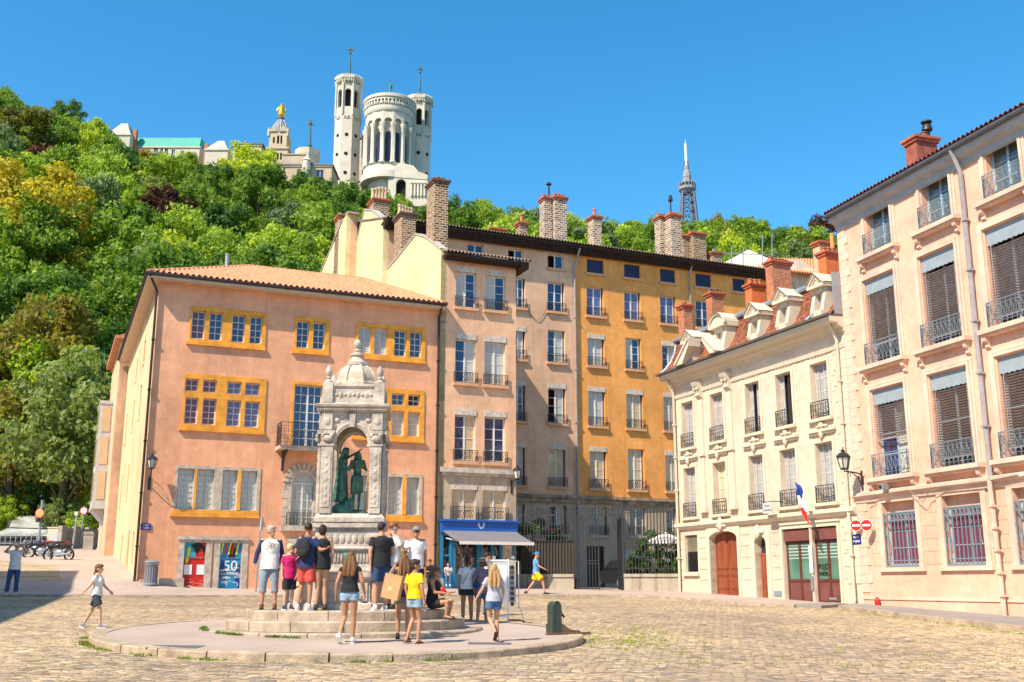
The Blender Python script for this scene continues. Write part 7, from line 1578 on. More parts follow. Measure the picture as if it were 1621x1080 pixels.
p = G(86, 868); t = thing('utility_cabinet', 'cream utility cabinet with a poster between traffic light and balustrade', 'cabinet', tuple(p)); h = at(86, 836, p.y).z - p.z; mb = MB(); mb.box(-.62, .62, 0, .5, 0, h); mb.box(-.68, .68, -.05, .55, h, h + .08); mb.build('cabinet_body', mat('cream cabinet', (.6, .5, .36), .7, .1, 3), t); mb = MB(); mb.box(-.32, .32, -.03, -.002, h * .35, h * .8); mb.build('poster', WOODG, t)
p = at(30, 861, 84.6); t = thing('car_park_entrance', 'glass roofed car park entrance at the foot of the hill on the left', 'structure', tuple(p)); k = lambda px, py, dy=0.: (at(px, py, p.y + dy).x - p.x, dy, at(px, py, p.y + dy).z - p.z)
mb = MB(); a, b, c, d_, e_, f_ = k(-20, 850), k(78, 850), k(78, 838, 2), k(12, 836, 2), k(18, 818, 5), k(74, 817, 5); mb.add([a, b, c, d_], [(0, 1, 2, 3)]); mb.add([d_, c, f_, e_], [(0, 1, 2, 3)]); mb.build('glass_roof', glass('pale roof glass', (.45, .45, .42), .2, .8, .1), t)
mb = MB(); [mb.bar(x, y, .14) for x, y in ((a, b), (b, c), (d_, c), (c, f_), (e_, f_), (d_, e_))]; mb.box(a[0], b[0], .1, 5, -1.5, a[2] - .1); mb.build('entrance_wall', mat('dark concrete', (.06, .055, .05), .9, .3, 2), t); mb = MB(); spears(mb, a[0], b[0], a[2] - .6, a[2] + .25, -.4, .4, (.1, .9)); mb.build('railing', ZINC, t)
# motorbikes
def motorbike(px, py, rz, col_, label):
    p = G(px, py); t = thing('motorbike', label, 'motorbike', tuple(p), rz, 'motorbikes parked by the traffic light'); M1 = mat('bike paint ' + label[:9], col_, .3, .1, 3)
    TY = mat('tyre rubber', (0, 0, 0))
    for x in (-.7, .72):
        mb = MB(); mb.tube([(x + .3 * math.cos(a), 0, .32 + .3 * math.sin(a)) for a in [2 * math.pi * i / 20 for i in range(21)]], .055, 6); w_ = mb.build('wheel', TY, t, True); mb = MB(); mb.tube([(x, -.05, .32), (x, .05, .32)], .1, 8)
        for i in range(6): a = i * math.pi / 3; mb.bar((x, 0, .32), (x + .28 * math.cos(a), 0, .32 + .28 * math.sin(a)), .02)
        mb.build('rim', ZINC, w_)
    mb = MB(); mb.ell((.0, 0, .42), (.3, .16, .2)); mb.bar((-.7, .08, .32), (-.1, .08, .45), .05); mb.bar((.72, .07, .32), (.45, .07, .95), .04); mb.bar((.72, -.07, .32), (.45, -.07, .95), .04); mb.tube([(.2, .14, .3), (-.9, .16, .38)], .05, 6); mb.build('engine', ZINC, t, True)
    mb = MB(); mb.ell((.18, 0, .8), (.3, .16, .15)); mb.ell((.62, 0, .78), (.14, .16, .2)); mb.tube([(-.2, 0, .78), (-.85, 0, .85)], [.12, .07], 8); mb.build('fairing', M1, t, True)
    mb = MB(); mb.ell((-.35, 0, .86), (.38, .14, .07)); mb.build('seat', IRON, t, True); mb = MB(); mb.tube([(.42, -.36, 1.05), (.48, -.1, .98), (.48, .1, .98), (.42, .36, 1.05)], .02, 6); mb.ell((.6, 0, .92), (.09, .11, .1)); mb.build('handlebar', IRON, t, True)
motorbike(66, 884, R(200), (.02, .03, .06), 'dark blue motorbike nearest the traffic light pole'); motorbike(84, 882, R(215), (.35, .02, .015), 'red and black motorbike behind the dark one'); motorbike(92, 888, R(160), (.02, .02, .02), 'black scooter at the right end of the parked bikes'); motorbike(55, 880, R(190), (.15, .15, .16), 'silver grey motorbike at the left end of the row')
# ---------------------------------------------------------------- the building outside the frame on the left, whose shadow falls on the square
S = SUN_DIR; hB = 15.; kS = hB / math.tan(SUN_EL)
e0, e1 = G(-40, 989), G(151, 905); off = Vector((S.x, S.y, 0)) * kS; A_, B_ = e0 + off, e1 + off; A_ = A_ + (A_ - B_) * .9; d = (B_ - A_); d.z = 0; az = math.atan2(d.y, d.x)
t = thing('off_frame_building', 'pale stone building outside the frame on the left whose shadow falls across the paving', 'building', (A_.x, A_.y, 0), az); L_ = d.length; mb = MB(); zt_ = hB + 1.0
mb.prism([(0, 0), (L_, 0), (L_, 14), (0, 14)], -1, zt_ - .6, 'z'); mb.box(-.3, L_ + .3, -.25, 14.3, zt_ - .6, zt_); mb.build('wall', STONE, t); mb = MB()
for i in range(int(L_ / 4)):
    for z in (2.5, 7.5): mb.box(2 + i * 4, 3.3 + i * 4, -.03, -.002, z, z + 2.6)
mb.build('windows', GDARK, t)
# ================================================================ PEOPLE
DEPS = None
def remesh(mb, voxel, smooth=2, cuts=()):
    """grow one continuous surface from overlapping tapered volumes"""
    me = bpy.data.meshes.new('tmp'); me.from_pydata(mb.v, [], mb.f)
    o = bpy.data.objects.new('tmp', me); sc.collection.objects.link(o)
    m = o.modifiers.new('r', 'REMESH'); m.mode = 'VOXEL'; m.voxel_size = voxel
    s = o.modifiers.new('s', 'SMOOTH'); s.iterations = smooth; s.factor = .5
    dg = bpy.context.evaluated_depsgraph_get(); dg.update()
    out = bpy.data.meshes.new_from_object(o.evaluated_get(dg)); bpy.data.objects.remove(o); bpy.data.meshes.remove(me)
    if cuts:
        bm = bmesh.new(); bm.from_mesh(out)
        for co, no in cuts: bmesh.ops.bisect_plane(bm, geom=bm.verts[:] + bm.edges[:] + bm.faces[:], plane_co=co, plane_no=no, clear_outer=True)
        bm.to_mesh(out); bm.free()
    out.polygons.foreach_set('use_smooth', [True] * len(out.polygons)); return out
def meshobj(name, me, m, parent):
    me.materials.clear()
    for k in (m if isinstance(m, (list, tuple)) else [m]): me.materials.append(k)
    me.name = name; o = bpy.data.objects.new(name, me); sc.collection.objects.link(o); o.parent = parent; return o
def limb(mb, pts, rs, seg=10, balls=True):
    mb.tube(pts, rs, seg)
    if balls:
        for p, r in zip(pts, rs): mb.ell(p, (r, r, r), 10, 7)
BASE = dict(pelvis=(0, 0, .93), waist=(0, .0, 1.1), chest=(0, 0, 1.28), shc=(0, .01, 1.41), neck=(0, .015, 1.49), head=(0, -.01, 1.605),
            hl=(-.088, 0, .9), kl=(-.1, -.01, .49), al=(-.1, .02, .08), hr=(.088, 0, .9), kr=(.1, -.01, .49), ar=(.1, .02, .08),
            sl=(-.17, .01, 1.4), el=(-.215, .03, 1.13), wl=(-.215, -.02, .88), sr=(.17, .01, 1.4), er=(.215, .03, 1.13), wr=(.215, -.02, .88))
def person(pos, H, yaw, label, pose=None, top=None, bottom=None, hair=None, shoes=None, skin=(.5, .27, .17), girth=1., fem=False, face=0., extra=None, group=None, bare=None, headr=None, cat='person', bodymat=None, toes=None, grip=None):
    """yaw: direction faced, degrees, 0 = towards the camera, 90 = towards the right of the picture. left/right keys: l = -x side of the figure seen from its front"""
    J = {k: Vector(v) for k, v in BASE.items()}
    for k, v in (pose or {}).items(): 
        if k != 'sit': J[k] = Vector(v)
    if fem: J['sl'].x *= .9; J['sr'].x *= .9
    s = H / 1.72; t = thing('person', label, cat, tuple(pos), R(yaw), group); t.scale = (s, s, s)
    SK = bodymat or mat('skin %.2f %.2f' % skin[:2], skin, .55, .06, 12, spec=.35)
    g = girth; hr_ = headr or (1.0 if H > 1.5 else 1.14)
    hd, nk, ch, wa, pe, shc = J['head'], J['neck'], J['chest'], J['waist'], J['pelvis'], J['shc']
    F_ = Matrix.Rotation(R(face), 3, 'Z')                       # head turned on the neck
    mb = MB()
    def loft(mb, rings, seg=16):
        vs = []
        for c, rx, ry in rings: vs += [(c[0] + rx * math.cos(6.2832 * i / seg), c[1] + ry * math.sin(6.2832 * i / seg), c[2]) for i in range(seg)]
        n = len(rings); mb.add(vs, [(i * seg + j, i * seg + (j + 1) % seg, (i + 1) * seg + (j + 1) % seg, (i + 1) * seg + j) for i in range(n - 1) for j in range(seg)] + [list(range(seg))[::-1], [(n - 1) * seg + j for j in range(seg)]])
    def torso(mb, k=0.):
        if k:
            lo = pe + Vector((0, 0, -.12 if not pose_sit(pose) else -.02)); wf = .118 if fem else .142
            loft(mb, [(lo, .172 * g + k, .128 * g + k), (pe.lerp(wa, .3), .163 * g + k, .12 * g + k), (wa + Vector((0, 0, .02)), (wf + .008) * g + k, .1 * g + k), (ch - Vector((0, 0, .03)), (.142 if fem else .165) * g + k, .112 * g + k), (ch + Vector((0, .005, .07)), (.15 if fem else .172) * g + k, .108 * g + k), (shc + Vector((0, .01, -.01)), (.12 if fem else .145) * g + k, .078 * g + k), (shc + Vector((0, .01, .045)), .07, .06)])
            if fem:
                for sx in (-.065, .065): mb.ell(ch + Vector((sx, -.085, .01)), (.055 + k, .05 + k, .055 + k), 8, 6)
            return
        sp = (shc - pe).normalized(); q = Vector((0, 0, 1)).rotation_difference(sp).to_matrix()
        mb.ell(pe, (.155 * g + k, .115 * g + k, .12 + k), 14, 9, q); mb.ell(wa, ((.122 if fem else .138) * g + k, .095 * g + k, .15), 14, 9, q)
        mb.ell(ch, ((.14 if fem else .16) * g + k, .108 * g + k, .17), 14, 9, q); mb.ell(shc + Vector((0, .005, -.02)), (.14 + k, .08 + k, .075), 12, 8, q)
        if fem:
            for sx in (-.065, .065): mb.ell(ch + q @ Vector((sx, -.075, .01)), (.055 + k, .055 + k, .055 + k), 8, 6)
    torso(mb)
    for c in 'lr':
        limb(mb, [J['s' + c], J['s' + c].lerp(J['e' + c], .5), J['e' + c], J['e' + c].lerp(J['w' + c], .35), J['w' + c]], [.052 * g, .046 * g, .038 * g, .038 * g, .026])
        limb(mb, [shc.lerp(J['s' + c], .3), J['s' + c]], [.055, .055 * g])
        limb(mb, [J['h' + c], J['h' + c].lerp(J['k' + c], .45), J['k' + c], J['k' + c].lerp(J['a' + c], .3), J['a' + c]], [.09 * g, .075 * g, .052 * g, .054 * g, .033])
        kn, an = J['k' + c], J['a' + c]
        tdir = Vector((0, -1, 0)) if not toes or c not in toes else Vector(toes[c]).normalized()
        limb(mb, [an + Vector((0, 0, -.03)) - tdir * .03, an - Vector((0, 0, .045)) + tdir * .08, an - Vector((0, 0, .055)) + tdir * .14], [.032, .03, .022])
    limb(mb, [shc + Vector((0, 0, .02)), nk, hd - Vector((0, -.01, .05))], [.065, .052, .05])
    H_ = lambda x, y, z: hd + F_ @ Vector((x, y, z)) * hr_
    mb.ell(H_(0, .01, .02), (.073 * hr_, .09 * hr_, .1 * hr_), 14, 10, F_); mb.ell(H_(0, -.02, -.055), (.052 * hr_, .06 * hr_, .06 * hr_), 12, 8, F_)
    mb.tube([H_(0, -.08, .01), H_(0, -.108, -.025)], [.008 * hr_, .017 * hr_], 6); mb.ell(H_(0, -.07, -.058), (.026, .022, .012), 8, 6)
    for sx in (-1, 1): mb.ell(H_(sx * .076, .01, -.01), (.012, .022, .032), 8, 6, F_)
    body = remesh(mb, .0125, 2)
    ex = MB()
    for c in 'lr':                                   # hands: palm, four unequal bent fingers and a thumb from its side
        e, w = J['e' + c], J['w' + c]; d = (w - e).normalized(); sx = -1 if c == 'l' else 1
        side = Vector((0, 1, 0)) if abs(d.y) < .75 else Vector((1, 0, 0)); side = (side - d * side.dot(d)).normalized(); nrm = d.cross(side) * sx
        if nrm.dot(Vector((-sx, 0, 0))) < 0 and abs(d.y) < .75: nrm = -nrm
        pc = w + d * .045; q = Matrix((side, nrm, d)).transposed(); ex.ell(pc, (.036, .016, .052), 8, 6, q)
        cl = (grip or {}).get(c, .35)
        for i, (o_, l) in enumerate(((-.027, .062), (-.009, .072), (.009, .068), (.026, .052))):
            b = w + d * .08 + side * o_; m1 = b + (d + nrm * cl * .5) * l * .5; m2 = m1 + (d + nrm * cl * 2).normalized() * l * .5
            ex.tube([b - d * .02, b, m1, m2], [.0095, .0095, .0085, .0065], 6)
        tb = w + d * .03 - side * .03; ex.tube([tb + side * .012, tb - side * .018 + d * .02 + nrm * .01, tb - side * .02 + d * .05 + nrm * .02], [.012, .0105, .008], 6)
    bm = bmesh.new(); bm.from_mesh(body); n0 = len(bm.faces)
    tmp = bpy.data.meshes.new('h'); tmp.from_pydata(ex.v, [], ex.f); bm.from_mesh(tmp)
    ey = MB()
    if not bodymat:
        for sx in (-.03, .03): ey.ell(H_(sx, -.084 + .004, .012), (.011, .006, .007), 8, 5)
        for sx in (-.031, .031): ey.ell(H_(sx, -.083, .03), (.018, .006, .004), 8, 4)
        tmp.clear_geometry(); tmp.from_pydata(ey.v, [], ey.f); n1 = len(bm.faces); bm.from_mesh(tmp); bm.faces.ensure_lookup_table()
        for f in bm.faces[n1:]: f.material_index = 1
    for f in bm.faces: f.smooth = True
    bm.to_mesh(body); bm.free()
    meshobj('body', body, [SK, mat('eye dark', (.03, .015, .01), .4, 0)], t)
    # ---- clothes
    if top:
        col_, sleeve, hem = top['m'], top.get('sleeve', .45), top.get('hem', .84); mb = MB(); k = top.get('k', .022); torso(mb, k)
        sl_m = top.get('sleeve_m')
        sleeves = MB() if sl_m else mb
        for c in 'lr':
            a, e, w = J['s' + c], J['e' + c], J['w' + c]
            if sleeve > 0:
                if sleeve <= 1: P = [a + (shc - a) * .3 - Vector((0, 0, .01)), a, a.lerp(e, sleeve + .12)]; rs = [.056, .058 * g, .058 * g + k * .4]
                else: P = [a + (shc - a) * .25, a, e, e.lerp(w, sleeve - 1)]; rs = [.06, .062 * g, .05 * g, .04]
                sleeves.tube(P, rs, 12); sleeves.ell(a - Vector((0, 0, .01)), (.056 * g, .056 * g, .056 * g), 10, 7)
            elif sleeve == 0: mb.ell(a + (shc - a) * .3, (.05, .05, .05), 8, 6)
        cuts = [(Vector((0, 0, pe.z + hem - .93)), Vector((0, 0, -1)))] if not pose_sit(pose) else []
        cuts.append((nk + Vector((0, -.02, top.get('neck', -.012))), Vector((0, -.35, 1)).normalized()))
        to = meshobj(top.get('name', 't_shirt'), remesh(mb, .014, 3, cuts), col_, t)
        if sl_m: meshobj('sleeves', remesh(sleeves, .013, 2), sl_m, to)
        if top.get('print'):
            pm = MB(); rn = random.Random(2)
            for i in range(26): x, z = rn.uniform(-.08, .08), ch.z + rn.uniform(-.03, .1); y = ch.y - .108 * g - k - .012 + abs(x) * .18; pm.ell((x, y + .004, z), (rn.uniform(.008, .02), .004, rn.uniform(.006, .012)), 6, 4)
            pm.build('shirt_print', top['print'], to)
    if bottom:
        mb = MB(); k = bottom.get('k', .01); ln = bottom.get('len', .5); fl = bottom.get('flare', .02)
        mb.ell(pe, (.155 * g + k * .8, .112 * g + k * .8, .13), 14, 9); 
        for c in 'lr':
            a, kn, an = J['h' + c], J['k' + c], J['a' + c]; ua = a + (a - kn).normalized() * .02
            if ln <= 1: mb.tube([ua, a.lerp(kn, ln * .5), a.lerp(kn, ln)], [.098 * g + k * .5, .09 * g + k * .5 + fl * .4, (.085 - .025 * ln) * g + k * .6 + fl], 14)
            else: mb.tube([ua, a.lerp(kn, .5), kn, kn.lerp(an, .4), kn.lerp(an, ln - 1)], [.098 * g + k * .5, .088 * g + k, .064 * g + k, .062 * g + k, .045 + k + fl], 12); mb.ell(kn, (.066, .066, .066), 10, 7)
            mb.ell(a, (.095 * g + k * .4,) * 3, 10, 7)
        cuts = [(pe + Vector((0, 0, bottom.get('rise', .07 if not top or top.get('hem', .84) < .9 else .1))), Vector((0, 0, 1)))] if not pose_sit(pose) else []
        meshobj(bottom.get('name', 'shorts'), remesh(mb, .014, 2, cuts), bottom['m'], t)
    if hair:
        mb = MB(); st = hair.get('style', 'short')
        if st == 'cap':
            hm = MB(); hm.ell(H_(0, .022, .02), (.079 * hr_, .088 * hr_, .088 * hr_), 12, 8, F_); meshobj('hair', remesh(hm, .012, 1, [(H_(0, -.03, 0), F_ @ Vector((0, -1, -.4)).normalized())]), hair['m'], t)
            mb = MB(); mb.ell(H_(0, .008, .05), (.086 * hr_, .102 * hr_, .085 * hr_), 14, 9, F_); mb.tube([H_(0, -.05, .055), H_(0, -.15, .045)], [.06, .045], 10)
            me = remesh(mb, .012, 1, [(H_(0, 0, .03), Vector((0, 0, -1)))]); 
            for v in me.vertices:
                q = F_.inverted() @ (v.co - hd)
                if q.y < -.09 * hr_ + .0: v.co.z = hd.z + (q.z - .045) * .22 + .042
            meshobj('cap', me, hair['cap'], t)
        else:
            mb.ell(H_(0, .022, .04), (.084 * hr_, .095 * hr_, .09 * hr_), 14, 9, F_)
            if st in ('long', 'bob', 'pony', 'plait', 'bun', 'bald'): mb.ell(H_(0, .045, .0), (.083 * hr_, .07 * hr_, .1 * hr_), 12, 8, F_)
            if st == 'long':
                n = 5
                for sx in (-.05, 0, .05): mb.tube([H_(sx, .06, .02), H_(sx * 1.6, .085, -.1), H_(sx * 1.9, .11, -.22), H_(sx * 1.6 + .01, .12, -.34), H_(sx * 1.2, .11, -.42 - .03 * (sx == 0))], [.055, .055, .05, .04, .014], 9)
            if st == 'bob':
                for sx in (-.055, 0, .055): mb.tube([H_(sx, .05, .02), H_(sx * 1.4, .06, -.09)], [.05, .04], 9)
            if st == 'pony': mb.tube([H_(0, .09, .04), H_(0, .14, .0), H_(0, .13, -.1), H_(0, .11, -.18)], [.025, .035, .032, .01], 8)
            if st == 'plait':
                for i in range(7): mb.ell(H_(0, .09 + .012 * i if i < 3 else .115, .0 - .045 * i), (.026, .026, .03), 8, 6)
            if st == 'bun': mb.ell(H_(0, .07, .1), (.045, .045, .04), 10, 7)
            cut = [(H_(0, -.062, .035), (F_ @ Vector((0, -1, -.55))).normalized())]
            me = remesh(mb, .011, 1, cut); meshobj('hair', me, hair['m'], t)
            if st != 'short' or True:
                fr = MB(); fr.ell(H_(0, -.035, .075), (.07 * hr_, .058 * hr_, .042 * hr_), 12, 7, F_); fr.build('fringe', hair['m'], t.children[-1] if False else [c for c in sc.objects if c.parent == t and c.name.startswith('hair')][-1], 2)
        if hair.get('hat'):
            mb = MB(); mb.lathe([(.0, .155), (.07, .15), (.082, .12), (.09, .065), (.092, .06)], tuple(hd), 16); mb.lathe([(.09, .062), (.165, .045), (.17, .05), (.09, .07)], tuple(hd), 18); h_ = mb.build('hat', hair['hat'], t, True)
            mb = MB(); mb.lathe([(.0925, .066), (.0905, .1)], tuple(hd), 16); mb.build('hat_band', hair['band'], h_, True)
        if hair.get('glasses'):
            mb = MB()
            for sx in (-.033, .033): mb.ell(H_(sx, -.094, .012), (.026, .006, .018), 8, 6, F_)
            mb.bar(H_(-.06, -.088, .018), H_(.06, -.088, .018), .006); mb.bar(H_(.058, -.088, .016), H_(.078, .0, .01), .005); mb.bar(H_(-.058, -.088, .016), H_(-.078, .0, .01), .005); mb.build('sunglasses', IRON, t, True)
    if shoes:
        for c in 'lr':
            an = J['a' + c]; d = Vector((0, -1, 0)) if not toes or c not in toes else Vector(toes[c]).normalized(); mb = MB()
            up = Vector((0, 0, 1)); up = (up - d * up.dot(d)).normalized()
            if shoes.get('kind') == 'sandal':
                z = an - up * .078; mb.prism([(-.07, 0), (.17, 0), (.17, .016), (-.07, .016)], -.042, .042, 'y'); a_ = Matrix((d, up.cross(d), up)).transposed(); mb.v = [tuple(z + a_ @ Vector(v)) for v in mb.v]; mb.cur = 0
                mb.tube([z + up.cross(d) * -.04 + d * .1 + up * .01, z + d * .1 + up * .055, z + up.cross(d) * .04 + d * .1 + up * .01], .01, 6); mb.tube([z + up.cross(d) * -.04 + up * .01, z + d * .0 + up * .1 + d * .03, z + up.cross(d) * .04 + up * .01], .009, 6)
                mb.build('sandal', shoes['m'], t, True)
            else:
                limb(mb, [an - up * .02 - d * .03, an - up * .03 + d * .06, an - up * .045 + d * .15], [.046, .042, .03]); limb(mb, [an + up * .02, an - up * .03], [.042, .046]); so_ = remesh(mb, .012, 1); sho = meshobj('shoe', so_, shoes['m'], t)
                z = an - up * .082; q = MB(); q.prism([(-.075, 0), (.175, 0), (.18, .02), (-.08, .02)], -.045, .045, 'y'); a_ = Matrix((d, up.cross(d), up)).transposed(); q.v = [tuple(z + a_ @ Vector(v)) for v in q.v]; q.build('sole', shoes.get('sole', WHT), sho)
    if extra: extra(t, J, mb)
    return t
def pose_sit(p): return bool(p and p.get('sit'))
def cl(name, c, **k): return mat(name, c, .88, .16, 9, 1., 11, **k)
SK1, SK2, SK3 = (.52, .28, .17), (.42, .21, .12), (.6, .36, .25)
WTEE = cl('white cotton', (.72, .7, .68)); BTEE = cl('black cotton', (.02, .02, .023)); NAVYT = cl('navy cotton', (.02, .035, .11)); DEN = cl('faded blue denim', (.26, .38, .5)); DEND = cl('mid blue denim', (.07, .14, .26)); GDEN = cl('grey blue denim', (.24, .3, .38))
MAG = cl('magenta cotton', (.5, .015, .12)); BLKS = cl('black shorts cloth', (.025, .025, .03)); CORAL = cl('coral red cotton', (.58, .08, .06)); YELT = cl('yellow cotton', (.85, .5, .01)); GRYT = cl('pale grey cotton', (.42, .43, .48)); KHA = cl('grey khaki cotton', (.22, .2, .17)); BLUT = cl('sky blue cotton', (.12, .3, .62)); YELS = cl('golden yellow shorts', (.9, .5, .01))
FLOR = cl('blue floral cotton', (.2, .15, .22)); WSH = mat('white canvas shoe', (.65, .63, .62), .7, .08, 9); DSH = mat('dark shoe', (.04, .035, .03), .7, .2, 9); LEAT = mat('brown leather', (.12, .05, .025), .6, .2, 9)
HB1 = mat('dark brown hair', (.035, .018, .01), .5, .35, 30, .6, 60, stretch=(4, 4, .5)); HB2 = mat('chestnut hair', (.16, .065, .025), .45, .4, 30, .6, 60, stretch=(4, 4, .5)); HBL = mat('dark blonde hair', (.42, .24, .09), .45, .4, 30, .6, 60, stretch=(4, 4, .5)); HGR = mat('short grey hair', (.38, .34, .3), .6, .3, 20, .6, 60); HRD = mat('auburn hair', (.25, .09, .03), .5, .3, 30, .6, 60); HBY = mat('pale blonde hair', (.62, .45, .22), .5, .3, 30, .5, 60)
TOPZ = 1.06
def on_tier(px, Y, z=TOPZ): p = at(px, 960, Y); return (p.x, Y, z)
def gpos(px, py, lift=0.): p = G(px, py, lift); return (p.x, p.y, p.z)
stand = {}
# --- on the top step, left group
person(on_tier(424, 23.2), 1.75, 8, 'grey haired man in white raglan shirt and denim shorts at the left step end', dict(kl=(-.12, -.02, .49), al=(-.13, .03, .08), kr=(.12, -.02, .49), ar=(.14, .0, .08), el=(-.28, .04, 1.14), wl=(-.32, .0, .9), er=(.24, .05, 1.14), wr=(.22, .0, .9)),
       top=dict(m=WTEE, sleeve=1.85, sleeve_m=NAVYT, hem=.82, print=cl('faded yellow print', (.45, .32, .12)), name='raglan_shirt'), bottom=dict(m=GDEN, len=1.02, flare=.025, name='denim_shorts'), hair=dict(m=HGR, style='short'), shoes=dict(m=LEAT, sole=DSH), skin=SK1, girth=1.06, face=60)
person(on_tier(456, 22.8), 1.34, 35, 'blond boy in a magenta t-shirt and black shorts beside the raglan man', dict(er=(.2, .0, 1.13), wr=(.14, -.08, .9)), top=dict(m=MAG, sleeve=.55, hem=.78), bottom=dict(m=BLKS, len=.9, flare=.03), hair=dict(m=HBY, style='short', glasses=True), shoes=dict(m=NAVYT), skin=SK3, face=25)
def backpack(t, J, mb):
    b = MB(); c = Vector((-.02, .17, 1.2)); b.ell(c, (.15, .09, .22), 14, 10); b.ell(c + Vector((0, .05, -.08)), (.11, .06, .1), 12, 8); me = remesh(b, .014, 2); p = meshobj('backpack', me, BTEE, t)
    s = MB()
    for sx in (-.1, .1): s.tube([(sx, .12, 1.38), (sx, .02, 1.475), (sx, -.1, 1.4), (sx * 1.2, -.12, 1.25), (sx * 1.4, .05, 1.08)], .012, 6)
    s.build('strap', BTEE, p)
person(on_tier(483, 22.4), 1.76, 160, 'dark haired man in navy t-shirt and coral shorts wearing a black backpack', dict(el=(-.3, .0, 1.18), wl=(-.44, .06, 1.2), er=(.26, .02, 1.14), wr=(.2, -.14, 1.05), kr=(.12, -.03, .5), ar=(.14, .06, .08), kl=(-.09, -.01, .49)),
       top=dict(m=NAVYT, sleeve=.55, hem=.82), bottom=dict(m=CORAL, len=.85, flare=.03), hair=dict(m=HB1, style='short'), shoes=dict(m=WSH), skin=SK2, extra=backpack, face=20, grip={'l': .7}, toes={'l': (-.5, -.86, 0), 'r': (.3, -.95, 0)})
person(on_tier(507, 22.45), 1.72, 200, 'dark haired woman in black vest and short black shorts hugging the man with the backpack', dict(er=(.3, .02, 1.2), wr=(.44, -.02, 1.1), el=(-.22, .03, 1.14), wl=(-.18, -.06, .92), kl=(-.07, -.03, .49), kr=(.07, .0, .49), al=(-.09, .02, .08)),
       top=dict(m=BTEE, sleeve=0, hem=.84, name='vest_top', neck=-.05), bottom=dict(m=BLKS, len=.2, flare=.01), hair=dict(m=HB1, style='bun'), shoes=dict(m=DSH, sole=LEAT), skin=SK1, fem=True, face=-20)
# --- woman walking up to the steps, seen from behind
person(gpos(551, 1019, .125), 1.64, 176, 'woman with long wavy chestnut hair, black sleeveless top and denim hot pants', dict(kl=(-.08, -.05, .5), al=(-.07, -.06, .08), kr=(.1, -.06, .5), ar=(.13, .2, .16), er=(.24, .06, 1.14), wr=(.27, -.02, .9), el=(-.25, .04, 1.15), wl=(-.27, -.1, .93)),
       top=dict(m=BTEE, sleeve=.12, hem=.96, name='sleeveless_top'), bottom=dict(m=DEN, len=.24, flare=.02, name='denim_shorts'), hair=dict(m=HB2, style='long'), shoes=dict(m=WSH), skin=SK2, fem=True, toes={'r': (0, -.75, -.65)})
# --- right group
person(on_tier(601, 22.35), 1.78, 205, 'man in black t-shirt, navy shorts and dark cap at the right end of the step', dict(el=(-.25, .02, 1.14), wl=(-.24, -.04, .9), er=(.24, .05, 1.14), wr=(.23, .05, .89), kl=(-.13, -.02, .5), al=(-.15, -.1, .08)),
       top=dict(m=BTEE, sleeve=.5, hem=.84), bottom=dict(m=cl('navy shorts cloth', (.04, .07, .15)), len=.85, flare=.025), hair=dict(m=HB1, style='cap', cap=cl('dark purple cap', (.05, .035, .07))), shoes=dict(m=WSH), skin=SK1, girth=1.08, face=-40)
def phone(t, J, mb): b = MB(); w = J['wr']; b.box(w.x - .05, w.x - .03, w.y - .08, w.y + .0, w.z + .04, w.z + .18); b.build('phone', cl('blue phone case', (.1, .2, .4)), t)
person(on_tier(620, 22.6), 1.8, 120, 'auburn haired man in white t-shirt and sunglasses half hidden behind the man in black', dict(el=(-.2, -.12, 1.15), wl=(-.14, -.3, 1.22), er=(.22, -.08, 1.16), wr=(.1, -.3, 1.22)), top=dict(m=WTEE, sleeve=.5, hem=.84), bottom=dict(m=BLKS, len=.9), hair=dict(m=HRD, style='short', glasses=True), shoes=dict(m=DSH), skin=SK3, extra=phone)
person(on_tier(656, 22.75), 1.72, 15, 'man in pale grey t-shirt and flat grey cap looking down behind the girls', dict(head=(0, -.05, 1.59)), top=dict(m=WTEE, sleeve=.5, hem=.84), bottom=dict(m=BLKS, len=.9), hair=dict(m=HB1, style='cap', cap=cl('grey cap', (.2, .21, .22)), glasses=True), shoes=dict(m=DSH), skin=SK2, girth=.98)
BAGM = mat('brown paper bag', (.5, .31, .14), .8, .08, 4, .5, 8)
t_ = person(gpos(637, 1012, .125), 1.6, 195, 'girl in dark top and grey shorts with raised arm, carrying a brown paper bag', dict(el=(-.26, -.02, 1.38), wl=(-.2, -.12, 1.6), er=(.26, .02, 1.2), wr=(.32, -.12, 1.25)) if False else dict(er=(.3, -.08, 1.3), wr=(.17, -.14, 1.52), el=(-.22, .04, 1.14), wl=(-.2, -.08, .95)), top=dict(m=cl('dark patterned top', (.06, .045, .05)), sleeve=.5, hem=.84), bottom=dict(m=KHA, len=.42, flare=.03), hair=dict(m=HB2, style='long'), shoes=dict(m=BTEE, sole=BTEE), skin=SK2, fem=True, face=10)
t_.rotation_euler = (0, 0, R(185))
p = at(622, 928, 20.75); b = thing('paper_bag', 'brown paper carrier bag hanging from the arm of the girl in the dark top', 'bag', tuple(p), R(-12)); b.rotation_euler = (0, R(12), R(-12)); mb = MB(); mb.add([(x * w_, y * .09, z) for z, w_ in ((-.24, 1.), (.22, 1.02)) for x, y in ((-.17, -1), (.17, -1), (.17, 1), (-.17, 1))], [(3, 2, 1, 0), (0, 1, 5, 4), (1, 2, 6, 5), (2, 3, 7, 6), (3, 0, 4, 7)]); mb.build('bag_body', BAGM, b)
mb = MB()
for y in (-.07, .07): mb.tube([(-.08, y, .22), (-.05, y * .6, .36), (.05, y * .6, .36), (.08, y, .22)], .007, 5)
mb.build('handle', BAGM, b); mb = MB(); blob(mb, -.02, -.05, .05, .04, -.093, 14, .2); mb.build('bag_print', mat('pale bag print', (.66, .48, .26), .8, 0), b)
